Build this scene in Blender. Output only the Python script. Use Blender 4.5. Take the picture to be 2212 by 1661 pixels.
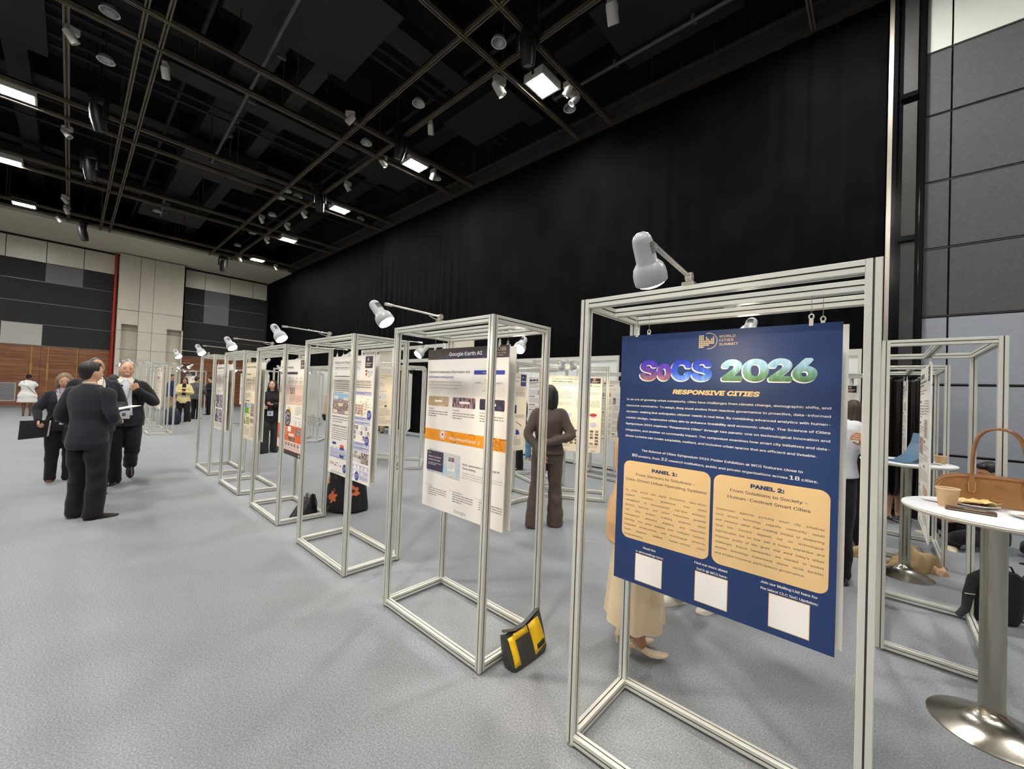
import bpy, bmesh, math, random
import numpy as np
from mathutils import Vector, Matrix
random.seed(7)
PI = math.pi
SC = bpy.context.scene
COL = SC.collection
for _o in list(bpy.data.objects):
    bpy.data.objects.remove(_o)

# ------------------------------------------------------------------ camera
cam_data = bpy.data.cameras.new('camera')
cam = bpy.data.objects.new('camera', cam_data)
COL.objects.link(cam)
SC.camera = cam
cam_data.sensor_fit = 'HORIZONTAL'
cam_data.sensor_width = 36.0
cam_data.lens = 36.0 * 869.836 / 2212.0
cam_data.clip_start = 0.05
cam_data.clip_end = 200.0
_yaw, _pitch, _roll = -0.739087, 0.018495, 0.039025
_f = Vector((math.sin(_yaw) * math.cos(_pitch), math.cos(_yaw) * math.cos(_pitch), math.sin(_pitch)))
_r0 = Vector((math.cos(_yaw), -math.sin(_yaw), 0.0))
_u0 = _r0.cross(_f)
_r = _r0 * math.cos(_roll) + _u0 * math.sin(_roll)
_u = -_r0 * math.sin(_roll) + _u0 * math.cos(_roll)
_M = Matrix(((_r.x, _u.x, -_f.x, 0.0), (_r.y, _u.y, -_f.y, 0.0), (_r.z, _u.z, -_f.z, 1.5679), (0, 0, 0, 1)))
cam.matrix_world = _M

# ------------------------------------------------------------------ world, exposure, main light levels
world = bpy.data.worlds.new('world')
SC.world = world
world.use_nodes = True
world.node_tree.nodes['Background'].inputs[0].default_value = (0.5, 0.52, 0.55, 1)
world.node_tree.nodes['Background'].inputs[1].default_value = 0.015
SC.view_settings.view_transform = 'Standard'
SC.view_settings.look = 'None'
SC.view_settings.exposure = 0.0
SC.view_settings.gamma = 1.0
SC.view_settings.use_curve_mapping = False
FLOOD_STRENGTH = 370.0      # ceiling flood panels
SPOT_POWER = 16.0           # the arm spotlights on the frames
SPOT_COLOR = (1.0, 0.76, 0.47)

# ------------------------------------------------------------------ materials
MATS = {}


def lin(c):
    return tuple(((v / 255.0) / 12.92 if v / 255.0 <= 0.04045 else ((v / 255.0 + 0.055) / 1.055) ** 2.4) for v in c)


def mat(name, rgb, rough=0.6, metal=0.0, bump=0.0, bscale=200.0, var=0.0, vscale=8.0, emit=None, estr=0.0, spec=0.5,
        sheen=0.0, stretch=(1, 1, 1), alpha_glass=False):
    """procedural material; rgb is 0-255 sRGB base colour of the thing itself"""
    if name in MATS:
        return MATS[name]
    m = bpy.data.materials.new(name)
    m.use_nodes = True
    nt = m.node_tree
    b = nt.nodes['Principled BSDF']
    c = lin(rgb)
    b.inputs['Base Color'].default_value = (*c, 1)
    b.inputs['Roughness'].default_value = rough
    b.inputs['Metallic'].default_value = metal
    b.inputs['Specular IOR Level'].default_value = spec
    if sheen:
        b.inputs['Sheen Weight'].default_value = sheen
    if emit:
        b.inputs['Emission Color'].default_value = (*emit, 1)
        b.inputs['Emission Strength'].default_value = estr
    if bump or var:
        tc = nt.nodes.new('ShaderNodeTexCoord')
        mp = nt.nodes.new('ShaderNodeMapping')
        mp.inputs['Scale'].default_value = stretch
        nt.links.new(tc.outputs['Object'], mp.inputs['Vector'])
    if var:
        n = nt.nodes.new('ShaderNodeTexNoise')
        n.inputs['Scale'].default_value = vscale
        n.inputs['Detail'].default_value = 6
        nt.links.new(mp.outputs[0], n.inputs['Vector'])
        r = nt.nodes.new('ShaderNodeValToRGB')
        r.color_ramp.elements[0].position = 0.3
        r.color_ramp.elements[1].position = 0.7
        r.color_ramp.elements[0].color = (*[v * (1 - var) for v in c], 1)
        r.color_ramp.elements[1].color = (*[min(1, v * (1 + var)) for v in c], 1)
        nt.links.new(n.outputs['Fac'], r.inputs[0])
        nt.links.new(r.outputs[0], b.inputs['Base Color'])
    if bump:
        n2 = nt.nodes.new('ShaderNodeTexNoise')
        n2.inputs['Scale'].default_value = bscale
        n2.inputs['Detail'].default_value = 4
        nt.links.new(mp.outputs[0], n2.inputs['Vector'])
        bp = nt.nodes.new('ShaderNodeBump')
        bp.inputs['Strength'].default_value = bump
        bp.inputs['Distance'].default_value = 0.02
        nt.links.new(n2.outputs['Fac'], bp.inputs['Height'])
        nt.links.new(bp.outputs[0], b.inputs['Normal'])
    MATS[name] = m
    return m


def new_mat(name):
    m = bpy.data.materials.new(name)
    m.use_nodes = True
    MATS[name] = m
    return m, m.node_tree, m.node_tree.nodes['Principled BSDF']


def node(nt, t, **kw):
    n = nt.nodes.new(t)
    for k, v in kw.items():
        setattr(n, k, v)
    return n


def ramp(nt, src, stops, interp='LINEAR'):
    r = nt.nodes.new('ShaderNodeValToRGB')
    r.color_ramp.interpolation = interp
    els = r.color_ramp.elements
    els[0].position, els[0].color = stops[0][0], (*stops[0][1], 1)
    els[1].position, els[1].color = stops[-1][0], (*stops[-1][1], 1)
    for p, c in stops[1:-1]:
        e = els.new(p)
        e.color = (*c, 1)
    nt.links.new(src, r.inputs[0])
    return r.outputs[0]


# ------------------------------------------------------------------ mesh building
class MB:
    def __init__(self):
        self.v, self.f, self.m, self.s = [], [], [], []
        self.mats = []

    def slot(self, m):
        if m not in self.mats:
            self.mats.append(m)
        return self.mats.index(m)

    def add(self, verts, faces, m=None, smooth=False, M=None):
        o = len(self.v)
        if M is not None:
            verts = [M @ Vector(p) for p in verts]
        self.v.extend([tuple(p) for p in verts])
        k = self.slot(m) if m is not None else 0
        for f in faces:
            self.f.append([i + o for i in f])
            self.m.append(k)
            self.s.append(smooth)

    def box(self, lo, hi, m=None, M=None):
        x0, y0, z0 = lo
        x1, y1, z1 = hi
        self.add([(x0, y0, z0), (x1, y0, z0), (x1, y1, z0), (x0, y1, z0), (x0, y0, z1), (x1, y0, z1), (x1, y1, z1), (x0, y1, z1)],
                 [(0, 3, 2, 1), (4, 5, 6, 7), (0, 1, 5, 4), (1, 2, 6, 5), (2, 3, 7, 6), (3, 0, 4, 7)], m, False, M)

    def rings(self, rings, m=None, smooth=True, caps=True, M=None):
        n = len(rings[0])
        vs = [p for r in rings for p in r]
        fs = []
        for i in range(len(rings) - 1):
            for j in range(n):
                a, b = i * n + j, i * n + (j + 1) % n
                fs.append((a, b, b + n, a + n))
        if caps:
            fs.append(tuple(range(n))[::-1])
            fs.append(tuple((len(rings) - 1) * n + j for j in range(n)))
        self.add(vs, fs, m, smooth, M)

    def tube(self, pts, radii, m=None, n=10, M=None, caps=True, flat=1.0, upref=(0, 0, 1), round_ends=False):
        pts = [Vector(p) for p in pts]
        if not isinstance(radii, (list, tuple)):
            radii = [radii] * len(pts)
        rs = []
        up = Vector(upref)
        a = None
        for i, p in enumerate(pts):
            if i == 0:
                d = pts[1] - p
            elif i == len(pts) - 1:
                d = p - pts[i - 1]
            else:
                d = (pts[i + 1] - p).normalized() + (p - pts[i - 1]).normalized()
            if d.length < 1e-9:
                d = Vector((0, 0, 1))
            d.normalize()
            if a is None:
                a = up.cross(d)
                if a.length < 1e-2:
                    a = Vector((1, 0, 0)) - d * d.x
                    if a.length < 1e-2:
                        a = Vector((0, 1, 0))
            else:
                a = a - d * a.dot(d)      # carry the frame along the path so it never flips
            a.normalize()
            b = d.cross(a)
            R = radii[i]
            ring = [p + a * (math.cos(2 * PI * j / n) * R) + b * (math.sin(2 * PI * j / n) * R * flat) for j in range(n)]
            if round_ends and i == 0:
                rs.append([p - d * R * 0.6 + (q - p) * 0.55 for q in ring])
            rs.append(ring)
            if round_ends and i == len(pts) - 1:
                rs.append([p + d * R * 0.6 + (q - p) * 0.55 for q in ring])
        self.rings(rs, m, True, caps, M)

    def lathe(self, prof, m=None, n=24, M=None, smooth=True, caps=True):
        rs = [[(r * math.cos(2 * PI * j / n), r * math.sin(2 * PI * j / n), z) for j in range(n)] for r, z in prof]
        self.rings(rs, m, smooth, caps, M)

    def ell(self, c, r, m=None, nu=16, nv=10, M=None):
        prof = []
        for i in range(nv + 1):
            t = -PI / 2 + PI * i / nv
            prof.append((max(1e-4, math.cos(t)), math.sin(t)))
        rs = [[(c[0] + r[0] * k * math.cos(2 * PI * j / nu), c[1] + r[1] * k * math.sin(2 * PI * j / nu), c[2] + r[2] * z) for j in range(nu)] for k, z in prof]
        self.rings(rs, m, True, True, M)

    def poly(self, pts, m=None, M=None):
        self.add(pts, [tuple(range(len(pts)))], m, False, M)

    def prism(self, pts2, d0, d1, m=None, M=None, axis='y'):
        """extrude a 2d outline; axis y: outline in x,z"""
        n = len(pts2)
        if axis == 'y':
            a = [(x, d0, z) for x, z in pts2]
            b = [(x, d1, z) for x, z in pts2]
        elif axis == 'z':
            a = [(x, z, d0) for x, z in pts2]
            b = [(x, z, d1) for x, z in pts2]
        else:
            a = [(d0, x, z) for x, z in pts2]
            b = [(d1, x, z) for x, z in pts2]
        fs = [tuple(range(n)), tuple(range(n, 2 * n))[::-1]] + [(i, (i + 1) % n, (i + 1) % n + n, i + n) for i in range(n)]
        self.add(a + b, fs, m, False, M)

    def mesh(self, name, m=None, recalc=True, sharp=None):
        me = bpy.data.meshes.new(name)
        me.from_pydata(self.v, [], self.f)
        if m is not None:
            me.materials.append(m)
        else:
            for k in self.mats:
                me.materials.append(k)
            me.polygons.foreach_set('material_index', self.m)
        me.polygons.foreach_set('use_smooth', self.s)
        if recalc:
            bm = bmesh.new()
            bm.from_mesh(me)
            bmesh.ops.recalc_face_normals(bm, faces=bm.faces)
            bm.to_mesh(me)
            bm.free()
        if any(self.s):
            me.set_sharp_from_angle(angle=sharp if sharp else 0.9)
        me.update()
        return me

    def build(self, name, m=None, parent=None, loc=None, recalc=True, sharp=None):
        o = bpy.data.objects.new(name, self.mesh(name, m, recalc, sharp))
        COL.objects.link(o)
        if parent:
            o.parent = parent
        if loc:
            o.location = loc
        return o


def tag(o, label=None, cat=None, group=None, kind=None):
    if label:
        o['label'] = label
    if cat:
        o['category'] = cat
    if group:
        o['group'] = group
    if kind:
        o['kind'] = kind
    return o


def empty(name, loc=(0, 0, 0), rz=0.0):
    o = bpy.data.objects.new(name, None)
    o.empty_display_size = 0.1
    COL.objects.link(o)
    o.location = loc
    o.rotation_euler = (0, 0, rz)
    return o


def thing(name, label, cat, loc=(0, 0, 0), rz=0.0, group=None):
    return tag(empty(name, loc, rz), label, cat, group)


def kids(o):
    return list(o.children)


def dup(o, loc=None, rz=None, label=None, group=None, parent=None):
    c = o.copy()
    COL.objects.link(c)
    if parent is not None:
        c.parent = parent
    if loc is not None:
        c.location = loc
    if rz is not None:
        c.rotation_euler = (0, 0, rz)
    if label:
        c['label'] = label
    if group:
        c['group'] = group
    for ch in kids(o):
        dup(ch, parent=c)
    return c


def struct(name, mb, m=None, **kw):
    return tag(mb.build(name, m, **kw), kind='structure')


def crease(me, amp=0.005, seed=0.0):
    """uneven folds of soft cloth"""
    n = len(me.vertices)
    co = np.empty(n * 3, np.float32)
    no = np.empty(n * 3, np.float32)
    me.vertices.foreach_get('co', co)
    me.vertices.foreach_get('normal', no)
    co, no = co.reshape(-1, 3), no.reshape(-1, 3)
    rg = np.random.RandomState(int(seed * 100) % 9999)
    acc = np.zeros(n)
    for k in range(14):
        d = rg.normal(size=3) * np.array((1.0, 1.0, 1.5))
        d = d / np.linalg.norm(d) * rg.uniform(9, 42)
        w = rg.normal(size=3) * 5
        acc += np.sin(co @ d + 1.3 * np.sin(co @ w + rg.uniform(0, 6)) + rg.uniform(0, 6)) * rg.uniform(0.5, 1.0)
    acc = acc / 3.0
    acc = np.where(acc > 0, acc, acc * 0.45)
    co = co + no * (amp * acc)[:, None]
    me.vertices.foreach_set('co', co.astype(np.float32).ravel())
    me.update()


def bake_remesh(mb, voxel, smooth_it=4, factor=0.5):
    """weld overlapping closed shapes into one continuous skin"""
    me = mb.mesh('tmp', None, True)
    o = bpy.data.objects.new('tmp', me)
    COL.objects.link(o)
    r = o.modifiers.new('r', 'REMESH')
    r.mode = 'VOXEL'
    r.voxel_size = voxel
    if smooth_it:
        s = o.modifiers.new('s', 'SMOOTH')
        s.factor = factor
        s.iterations = smooth_it
    dg = bpy.context.evaluated_depsgraph_get()
    ev = o.evaluated_get(dg)
    out = bpy.data.meshes.new_from_object(ev)
    bpy.data.objects.remove(o)
    bpy.data.meshes.remove(me)
    out.materials.clear()
    out.polygons.foreach_set('use_smooth', [True] * len(out.polygons))
    return out


def mesh_obj(name, me, m=None, parent=None, loc=None):
    me.name = name
    if m is not None:
        me.materials.clear()
        me.materials.append(m)
    o = bpy.data.objects.new(name, me)
    COL.objects.link(o)
    if parent:
        o.parent = parent
    if loc:
        o.location = loc
    return o

# ------------------------------------------------------------------ the hall
S_ROOM = 1.045
ZG = 7.75            # underside height of the ceiling grid
XE = -28.74          # end wall
YC = 8.17            # curtain plane
XR = 9.0             # wall behind the camera, to the right
YB = -11.5           # wall behind the camera, to the left

# carpet
m, nt, b = new_mat('carpet')
tc = node(nt, 'ShaderNodeTexCoord')
n1 = node(nt, 'ShaderNodeTexNoise')
n1.inputs['Scale'].default_value = 120
n1.inputs['Detail'].default_value = 5
n1.inputs['Roughness'].default_value = 0.75
n2 = node(nt, 'ShaderNodeTexNoise')
n2.inputs['Scale'].default_value = 1.3
n2.inputs['Detail'].default_value = 3
nt.links.new(tc.outputs['Object'], n1.inputs['Vector'])
nt.links.new(tc.outputs['Object'], n2.inputs['Vector'])
c1 = ramp(nt, n1.outputs['Fac'], [(0.34, lin((114, 119, 124))), (0.52, lin((142, 146, 150))), (0.68, lin((172, 175, 177)))])
mx = node(nt, 'ShaderNodeMixRGB', blend_type='MULTIPLY')
mx.inputs[0].default_value = 0.35
c2 = ramp(nt, n2.outputs['Fac'], [(0.3, (0.78, 0.77, 0.76)), (0.7, (1, 1, 1))])
nt.links.new(c1, mx.inputs[1])
nt.links.new(c2, mx.inputs[2])
nt.links.new(mx.outputs[0], b.inputs['Base Color'])
b.inputs['Roughness'].default_value = 0.95
b.inputs['Specular IOR Level'].default_value = 0.15
bp_ = node(nt, 'ShaderNodeBump')
bp_.inputs['Strength'].default_value = 0.5
bp_.inputs['Distance'].default_value = 0.004
nt.links.new(n1.outputs['Fac'], bp_.inputs['Height'])
nt.links.new(bp_.outputs[0], b.inputs['Normal'])
mb = MB()
mb.box((XE - 0.3, YB - 0.3, -0.08), (XR + 0.3, YC + 0.6, 0.0))
struct('floor', mb, MATS['carpet'])

CREAM = mat('cream panel', (208, 203, 186), 0.35, var=0.03, vscale=2)
CREAMM = mat('cream plaster', (205, 200, 182), 0.6, var=0.02, vscale=2)
BLACKP = mat('black fabric panel', (38, 37, 36), 0.8, var=0.15, vscale=30, bump=0.1, bscale=300)
GREYP = mat('grey fabric panel', (112, 113, 115), 0.8, var=0.1, vscale=40, bump=0.1, bscale=300)
LIGHTP = mat('light grey panel', (175, 174, 170), 0.6, var=0.04, vscale=20)
JOINT = mat('joint shadow gap', (24, 24, 24), 0.8)
STEELJ = mat('thin steel joint', (120, 120, 118), 0.4, 0.6)
# wood veneer
m, nt, b = new_mat('wood veneer')
tc = node(nt, 'ShaderNodeTexCoord')
mp = node(nt, 'ShaderNodeMapping')
mp.inputs['Scale'].default_value = (1.0, 0.35, 7.0)
nt.links.new(tc.outputs['Object'], mp.inputs['Vector'])
n1 = node(nt, 'ShaderNodeTexNoise')
n1.inputs['Scale'].default_value = 2.2
n1.inputs['Detail'].default_value = 8
n1.inputs['Roughness'].default_value = 0.65
n1.inputs['Distortion'].default_value = 0.6
nt.links.new(mp.outputs[0], n1.inputs['Vector'])
nt.links.new(ramp(nt, n1.outputs['Fac'], [(0.3, lin((84, 48, 26))), (0.5, lin((124, 78, 48))), (0.68, lin((156, 106, 68)))]), b.inputs['Base Color'])
b.inputs['Roughness'].default_value = 0.45
WOOD = MATS['wood veneer']

# end wall: rows of panels, wood veneer below
mb = MB()
mb.box((XE - 0.3, YB, 0), (XE - 0.05, YC + 0.5, 11.0), JOINT)
rows = [2.86, 3.84, 4.83, 5.83, 6.72, 7.72]
PW = 1.195
def end_cols():
    y = 0.24 - PW * 10
    while y < YC:
        yield y, y + PW
        y += PW
for (y0, y1) in end_cols():
    if y1 < YB:
        continue
    pillar = (y0 > 1.35 and y1 < 4.2)
    for k in range(5):
        z0, z1 = rows[k], rows[k + 1]
        mm = CREAM if k == 4 else BLACKP
        if k == 3 and abs(y0 - (0.24 - PW)) < 0.1:
            mm = GREYP
        if k == 0 and abs(y0 - (0.24 - 2 * PW)) < 0.1:
            mm = LIGHTP
        if k in (2, 3) and abs(y0 - (0.24 + PW * 4)) < 0.25:
            mm = GREYP
        if k in (0, 2) and abs(y0 - (0.24 - 5 * PW)) < 0.1:
            mm = GREYP
        gap = 0.012
        vg = 0.012 if k == 4 else 0.001
        mb.box((XE - 0.06, max(y0 + vg, YB), z0 + gap), (XE, min(y1 - vg, YC), z1 - gap), mm)
        if k < 4:
            mb.box((XE - 0.05, max(y0, YB), z0 - 0.012), (XE - 0.004, min(y1, YC), z0 + 0.012), STEELJ)
    mb.box((XE - 0.06, max(y0 + 0.004, YB), 0.0), (XE, min(y1 - 0.004, YC), rows[0] - 0.02), WOOD)
    mb.box((XE, max(y0, YB), 0.0), (XE + 0.006, min(y1, YC), 0.09), STEELJ)
struct('wall_end', mb)
# brass seams and the doors in the veneer
BRASS = mat('brass strip', (190, 158, 84), 0.3, 0.9)
mb = MB()
for y in (-1.228, -0.729, 0.2):
    mb.box((XE, y - 0.012, 0.1), (XE + 0.012, y + 0.012, 2.83), BRASS)
struct('trim_brass', mb)
mb = MB()
for y in (-1.228, -0.729):
    mb.box((XE, y - 0.03, 1.25), (XE + 0.05, y + 0.03, 2.05), BRASS)
d1 = struct('door_1', mb)
mb = MB()
for k in range(14):
    z = 0.34 + k * 0.054
    mb.box((XE - 0.005, -2.12, z), (XE + 0.02, -1.66, z + 0.04), GREYP)
mb.box((XE, -2.16, 0.28), (XE + 0.012, -1.62, 1.12), LIGHTP)
struct('trim_vent', mb)

# projecting cream pilaster on the end wall
mb = MB()
px0, px1 = XE, XE + 0.55
py = (1.46, 2.25, 2.80, 4.06)
mb.box((px0, py[0], 0), (px1, py[0] + 0.17, 7.75), CREAMM)
mb.box((px0, py[0] + 0.17, 4.23), (px1, py[1], 7.75), CREAMM)
mb.box((px0, py[1], 0), (px1 + 0.02, py[2] - 0.03, 7.75), CREAM)
mb.box((px0, py[2] - 0.01, 0), (px1 + 0.02, py[2] + 0.58, 7.75), CREAM)
mb.box((px0, py[2] + 0.58, 4.20), (px1, py[3], 7.75), CREAMM)
mb.box((px0, py[3] - 0.06, 0), (px1, py[3], 7.75), CREAMM)
mb.box((px0, py[0] + 0.17, 0), (px0 + 0.18, py[1], 4.23), CREAMM)
mb.box((px0, py[2] + 0.58, 0), (px0 + 0.18, py[3], 4.20), CREAMM)
for z in (2.1, 2.95, 3.9, 4.95):
    mb.box((px1 - 0.02, py[1] - 0.78, z), (px1 + 0.021, py[3], z + 0.014), JOINT)
mb.box((px1 - 0.02, py[1] - 0.02, 0), (px1 + 0.0205, py[1], 7.75), STEELJ)
mb.box((px1 - 0.02, py[2] - 0.03, 0), (px1 + 0.0205, py[2] - 0.01, 7.75), STEELJ)
struct('wall_pilaster', mb)
mb = MB()
mb.tube([(XE + 0.12, 1.36, 0), (XE + 0.12, 1.36, 7.75)], 0.065, n=14)
struct('trim_pipe', mb, mat('red pipe paint', (168, 40, 26), 0.4))

# soffit along the end wall
mb = MB()
mb.box((XE - 0.1, YB, 7.80), (-24.75, YC + 0.2, 8.0), CREAMM)
mb.box((XE, YB, 7.72), (XE + 0.04, YC, 7.80), JOINT)
struct('ceiling_soffit', mb)

# black curtain wall with gathered folds
m, nt, b = new_mat('black curtain')
tc = node(nt, 'ShaderNodeTexCoord')
b.inputs['Base Color'].default_value = (0.0075, 0.0075, 0.0095, 1)
b.inputs['Roughness'].default_value = 0.8
b.inputs['Specular IOR Level'].default_value = 0.04
n1 = node(nt, 'ShaderNodeTexNoise')
n1.inputs['Scale'].default_value = 1.4
n1.inputs['Detail'].default_value = 5
nt.links.new(tc.outputs['Object'], n1.inputs['Vector'])
nt.links.new(ramp(nt, n1.outputs['Fac'], [(0.35, (0.0018, 0.0018, 0.0024)), (0.75, (0.0050, 0.0050, 0.0062))]), b.inputs['Base Color'])
CURT = MATS['black curtain']


def fold(x):
    gath = 0.25 + 1.0 * max(math.exp(-((x + 14.2) / 1.2) ** 2), math.exp(-((x + 10.6) / 0.7) ** 2), math.exp(-((x + 1.0) / 0.9) ** 2),
                            math.exp(-((x + 3.1) / 0.25) ** 2))
    return gath * (0.035 * math.sin(x * 17.0) + 0.022 * math.sin(x * 31.0 + 1.3)) + 0.03 * math.sin(x * 2.1)


mb = MB()
xs = []
x = XE
while x < 0.02:
    xs.append(x)
    x += 0.045
zz = [0.03, 0.6, 2.0, 4.0, 6.0, 7.86]
rings_ = [[(x, YC + 0.08 + fold(x) * (1.0 if z < 4 else 0.45 if z < 7 else 0.25), z) for x in xs] for z in zz]
vs = [p for r in rings_ for p in r]
n = len(xs)
fs = [(i * n + j, i * n + j + 1, (i + 1) * n + j + 1, (i + 1) * n + j) for i in range(len(zz) - 1) for j in range(n - 1)]
mb.add(vs, fs, CURT, True)
struct('wall_curtain', mb, None, recalc=False)
mb = MB()
mb.box((XE, YC + 0.25, 0), (0.05, YC + 0.45, 11.0))
struct('wall_back', mb, mat('black paint', (6, 6, 6), 0.9))
# header beam over the curtain with hanger bolts
DARKST = mat('dark painted steel', (52, 50, 46), 0.7, 0.2, var=0.25, vscale=6)
mb = MB()
mb.box((XE, YC - 0.14, 7.84), (XR, YC + 0.3, 8.14), DARKST)
mb.box((XE, YC - 0.2, 8.13), (XR, YC - 0.02, 8.17), DARKST)
x = -26.0
while x < 0.5:
    mb.tube([(x, YC - 0.1, 8.15), (x, YC - 0.1, 8.15 + random.choice((0.22, 0.3, 0.75)))], 0.012, DARKST, n=6)
    mb.box((x - 0.03, YC - 0.14, 8.15), (x + 0.03, YC - 0.06, 8.2), DARKST)
    x += 0.62
struct('trim_header', mb)

# edge trim, black column with inset panels, right wall of grey panels
mb = MB()
mb.box((0.035, YC - 0.14, 0), (0.085, YC + 0.2, 8.3))
struct('trim_edge', mb, mat('satin steel edge', (176, 170, 158), 0.3, 0.85))
GLOSSB = mat('gloss black', (15, 15, 18), 0.12)
mb = MB()
mb.box((0.085, YC - 0.06, 0), (0.428, YC + 0.2, 11.0), GLOSSB)
mb.box((0.085, YC - 0.13, 0), (0.135, YC, 11.0), GLOSSB)
mb.box((0.385, YC - 0.1, 0), (0.428, YC, 11.0), GLOSSB)
SATB = mat('satin dark inset', (40, 40, 38), 0.55, var=0.2, vscale=5)
for z0, z1 in ((0.15, 3.95), (4.05, 6.0), (6.15, 7.9)):
    mb.box((0.2, YC - 0.09, z0), (0.345, YC - 0.03, z1), SATB)
    mb.box((0.17, YC - 0.12, z0 - 0.07), (0.345, YC - 0.03, z0), GLOSSB)
struct('wall_column', mb)
DARKP = mat('dark grey wall panel', (72, 73, 74), 0.75, var=0.12, vscale=25, bump=0.12, bscale=150)
MIDP = mat('blue grey wall panel', (142, 148, 157), 0.6, var=0.05, vscale=20, bump=0.05, bscale=200)
WHITEP = mat('white wall panel', (196, 202, 192), 0.5)
mb = MB()
mb.box((0.428, YC + 0.06, 0), (XR, YC + 0.3, 11.0), JOINT)
zr = [-0.02, 0.93, 1.9, 2.86, 3.83, 4.79, 5.76, 6.68, 7.75, 8.8]
xc = [0.43, 0.69, 2.0, 3.35, 4.7, 6.05, 7.4, XR]
for i in range(len(zr) - 1):
    for j in range(len(xc) - 1):
        mm = MIDP if i < 3 else (WHITEP if i > 6 else DARKP)
        mb.box((xc[j] + 0.010, YC, zr[i] + 0.018), (xc[j + 1] - 0.010, YC + 0.07, zr[i + 1] - 0.018), mm)
        mb.box((xc[j], YC + 0.03, zr[i] + 0.002), (xc[j + 1], YC + 0.055, zr[i] + 0.018), STEELJ)
struct('wall_right', mb)
# walls behind the camera
mb = MB()
for k in range(9):
    mb.box((XR, YB, k * 1.22 + 0.01), (XR + 0.2, YC + 0.3, k * 1.22 + 1.21), [WOOD, WOOD, LIGHTP, BLACKP, BLACKP, GREYP, BLACKP, CREAM, BLACKP][k])
struct('wall_rear', mb)
mb = MB()
for k in range(9):
    mb.box((XE, YB - 0.2, k * 1.22 + 0.01), (XR, YB, k * 1.22 + 1.21), [WOOD, WOOD, LIGHTP, BLACKP, BLACKP, GREYP, BLACKP, CREAM, BLACKP][k])
struct('wall_left', mb)

# dark slab, beams and ducts above the grid
SLAB = mat('dark ceiling', (15, 15, 15), 0.9, var=0.25, vscale=1.5)
DUCT = mat('dark duct', (22, 22, 22), 0.7, var=0.3, vscale=2)
mb = MB()
mb.box((XE - 0.3, YB - 0.3, 11.0), (XR + 0.3, YC + 0.6, 11.2))
struct('ceiling', mb, SLAB)
mb = MB()
random.seed(11)
for x in (-25.5, -22.0, -17.0, -12.0, -7.2, -2.5, 2.3):
    mb.box((x - 0.16, YB, 9.6), (x + 0.16, YC, 10.3), DUCT)
    mb.box((x - 0.26, YB, 9.56), (x + 0.26, YC, 9.62), DUCT)
    for y in range(-10, 8, 2):
        mb.box((x + 0.16, y - 0.02, 9.7), (x + 0.22, y + 0.02, 10.9), DUCT)
for y, w, z in ((-4.6, 0.9, 9.1), (2.6, 0.7, 8.9), (3.6, 0.35, 8.75), (7.0, 0.5, 8.9), (-1.2, 0.4, 9.3)):
    mb.box((XE, y - w / 2, z), (XR, y + w / 2, z + 0.45), DUCT)
for x, z in ((-11.5, 8.6), (-11.8, 8.62), (-12.1, 8.58), (-12.4, 8.7), (-12.9, 8.66), (-13.2, 8.6), (-7.9, 8.7), (-8.2, 8.7), (-15.6, 8.6), (-15.9, 8.62), (-17.3, 8.6)):
    mb.tube([(x, YB, z), (x, YC, z)], 0.035, DUCT, n=6)
for y, z in ((1.6, 8.9), (5.8, 8.8), (-2.8, 8.6)):
    mb.tube([(XE, y, z), (XR, y, z)], 0.045, DUCT, n=6)
for x, y0, y1, z in ((-21.2, -2, 3.5, 8.7), (-16.5, 2.0, 7.5, 8.8), (-11.9, 1.2, 7.0, 8.55), (-7.4, 2.0, 7.6, 8.7), (-3.2, 1.0, 7.6, 8.6), (-6.6, 6.2, 7.8, 8.5)):
    mb.box((x - 0.25, y0, z), (x + 0.25, y1, z + 0.3), DUCT)
for x0, y0, x1, y1, z in ((-16.8, 2.0, -14.95, 4.1, 8.3), (-22.6, 1.6, -20.9, 3.6, 8.3), (-12.4, 5.6, -10.8, 7.4, 8.35), (-8.3, 6.1, -6.2, 7.3, 8.3),
                         (-3.9, 5.9, -1.8, 7.5, 8.3), (-9.0, 1.6, -6.6, 3.9, 8.4), (-13.6, -2.5, -11.0, -0.6, 8.5)):
    mb.box((x0, y0, z), (x1, y1, z + 0.35), DUCT)
for k in range(40):
    x, y = random.uniform(-26, 0), random.uniform(-3, 7.6)
    mb.tube([(x, y, random.uniform(7.9, 8.3)), (x, y, 10.9)], 0.011, DUCT, n=5)
struct('ceiling_ducts', mb)

# twin-rail grid
RAIL = mat('bronze grey rail', (104, 97, 82), 0.5, 0.3, var=0.2, vscale=3)
GRIDX = [(-24.1, -23.2), (-19.25, -18.35), (-14.72, -13.8), (-10.15, -9.25), (-5.5, -4.62), (-0.9, 0.0), (3.7, 4.6)]
GRIDY = [(-8.1, -7.2), (-3.4, -2.5), (0.62, 0.9), (4.42, 5.34)]
k = 0


def rail_x(x):
    global k
    k += 1
    mb = MB()
    mb.box((x - 0.035, YB, ZG), (x - 0.012, YC - 0.12, ZG + 0.11), RAIL)
    mb.box((x + 0.012, YB, ZG), (x + 0.035, YC - 0.12, ZG + 0.11), RAIL)
    mb.box((x - 0.035, YB, ZG + 0.08), (x + 0.035, YC - 0.12, ZG + 0.115), RAIL)
    y = -9
    while y < 7:
        mb.tube([(x, y, ZG + 0.1), (x, y, 9.4)], 0.008, RAIL, n=5)
        y += 2.4
    struct('trim_%d' % k, mb)


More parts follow.
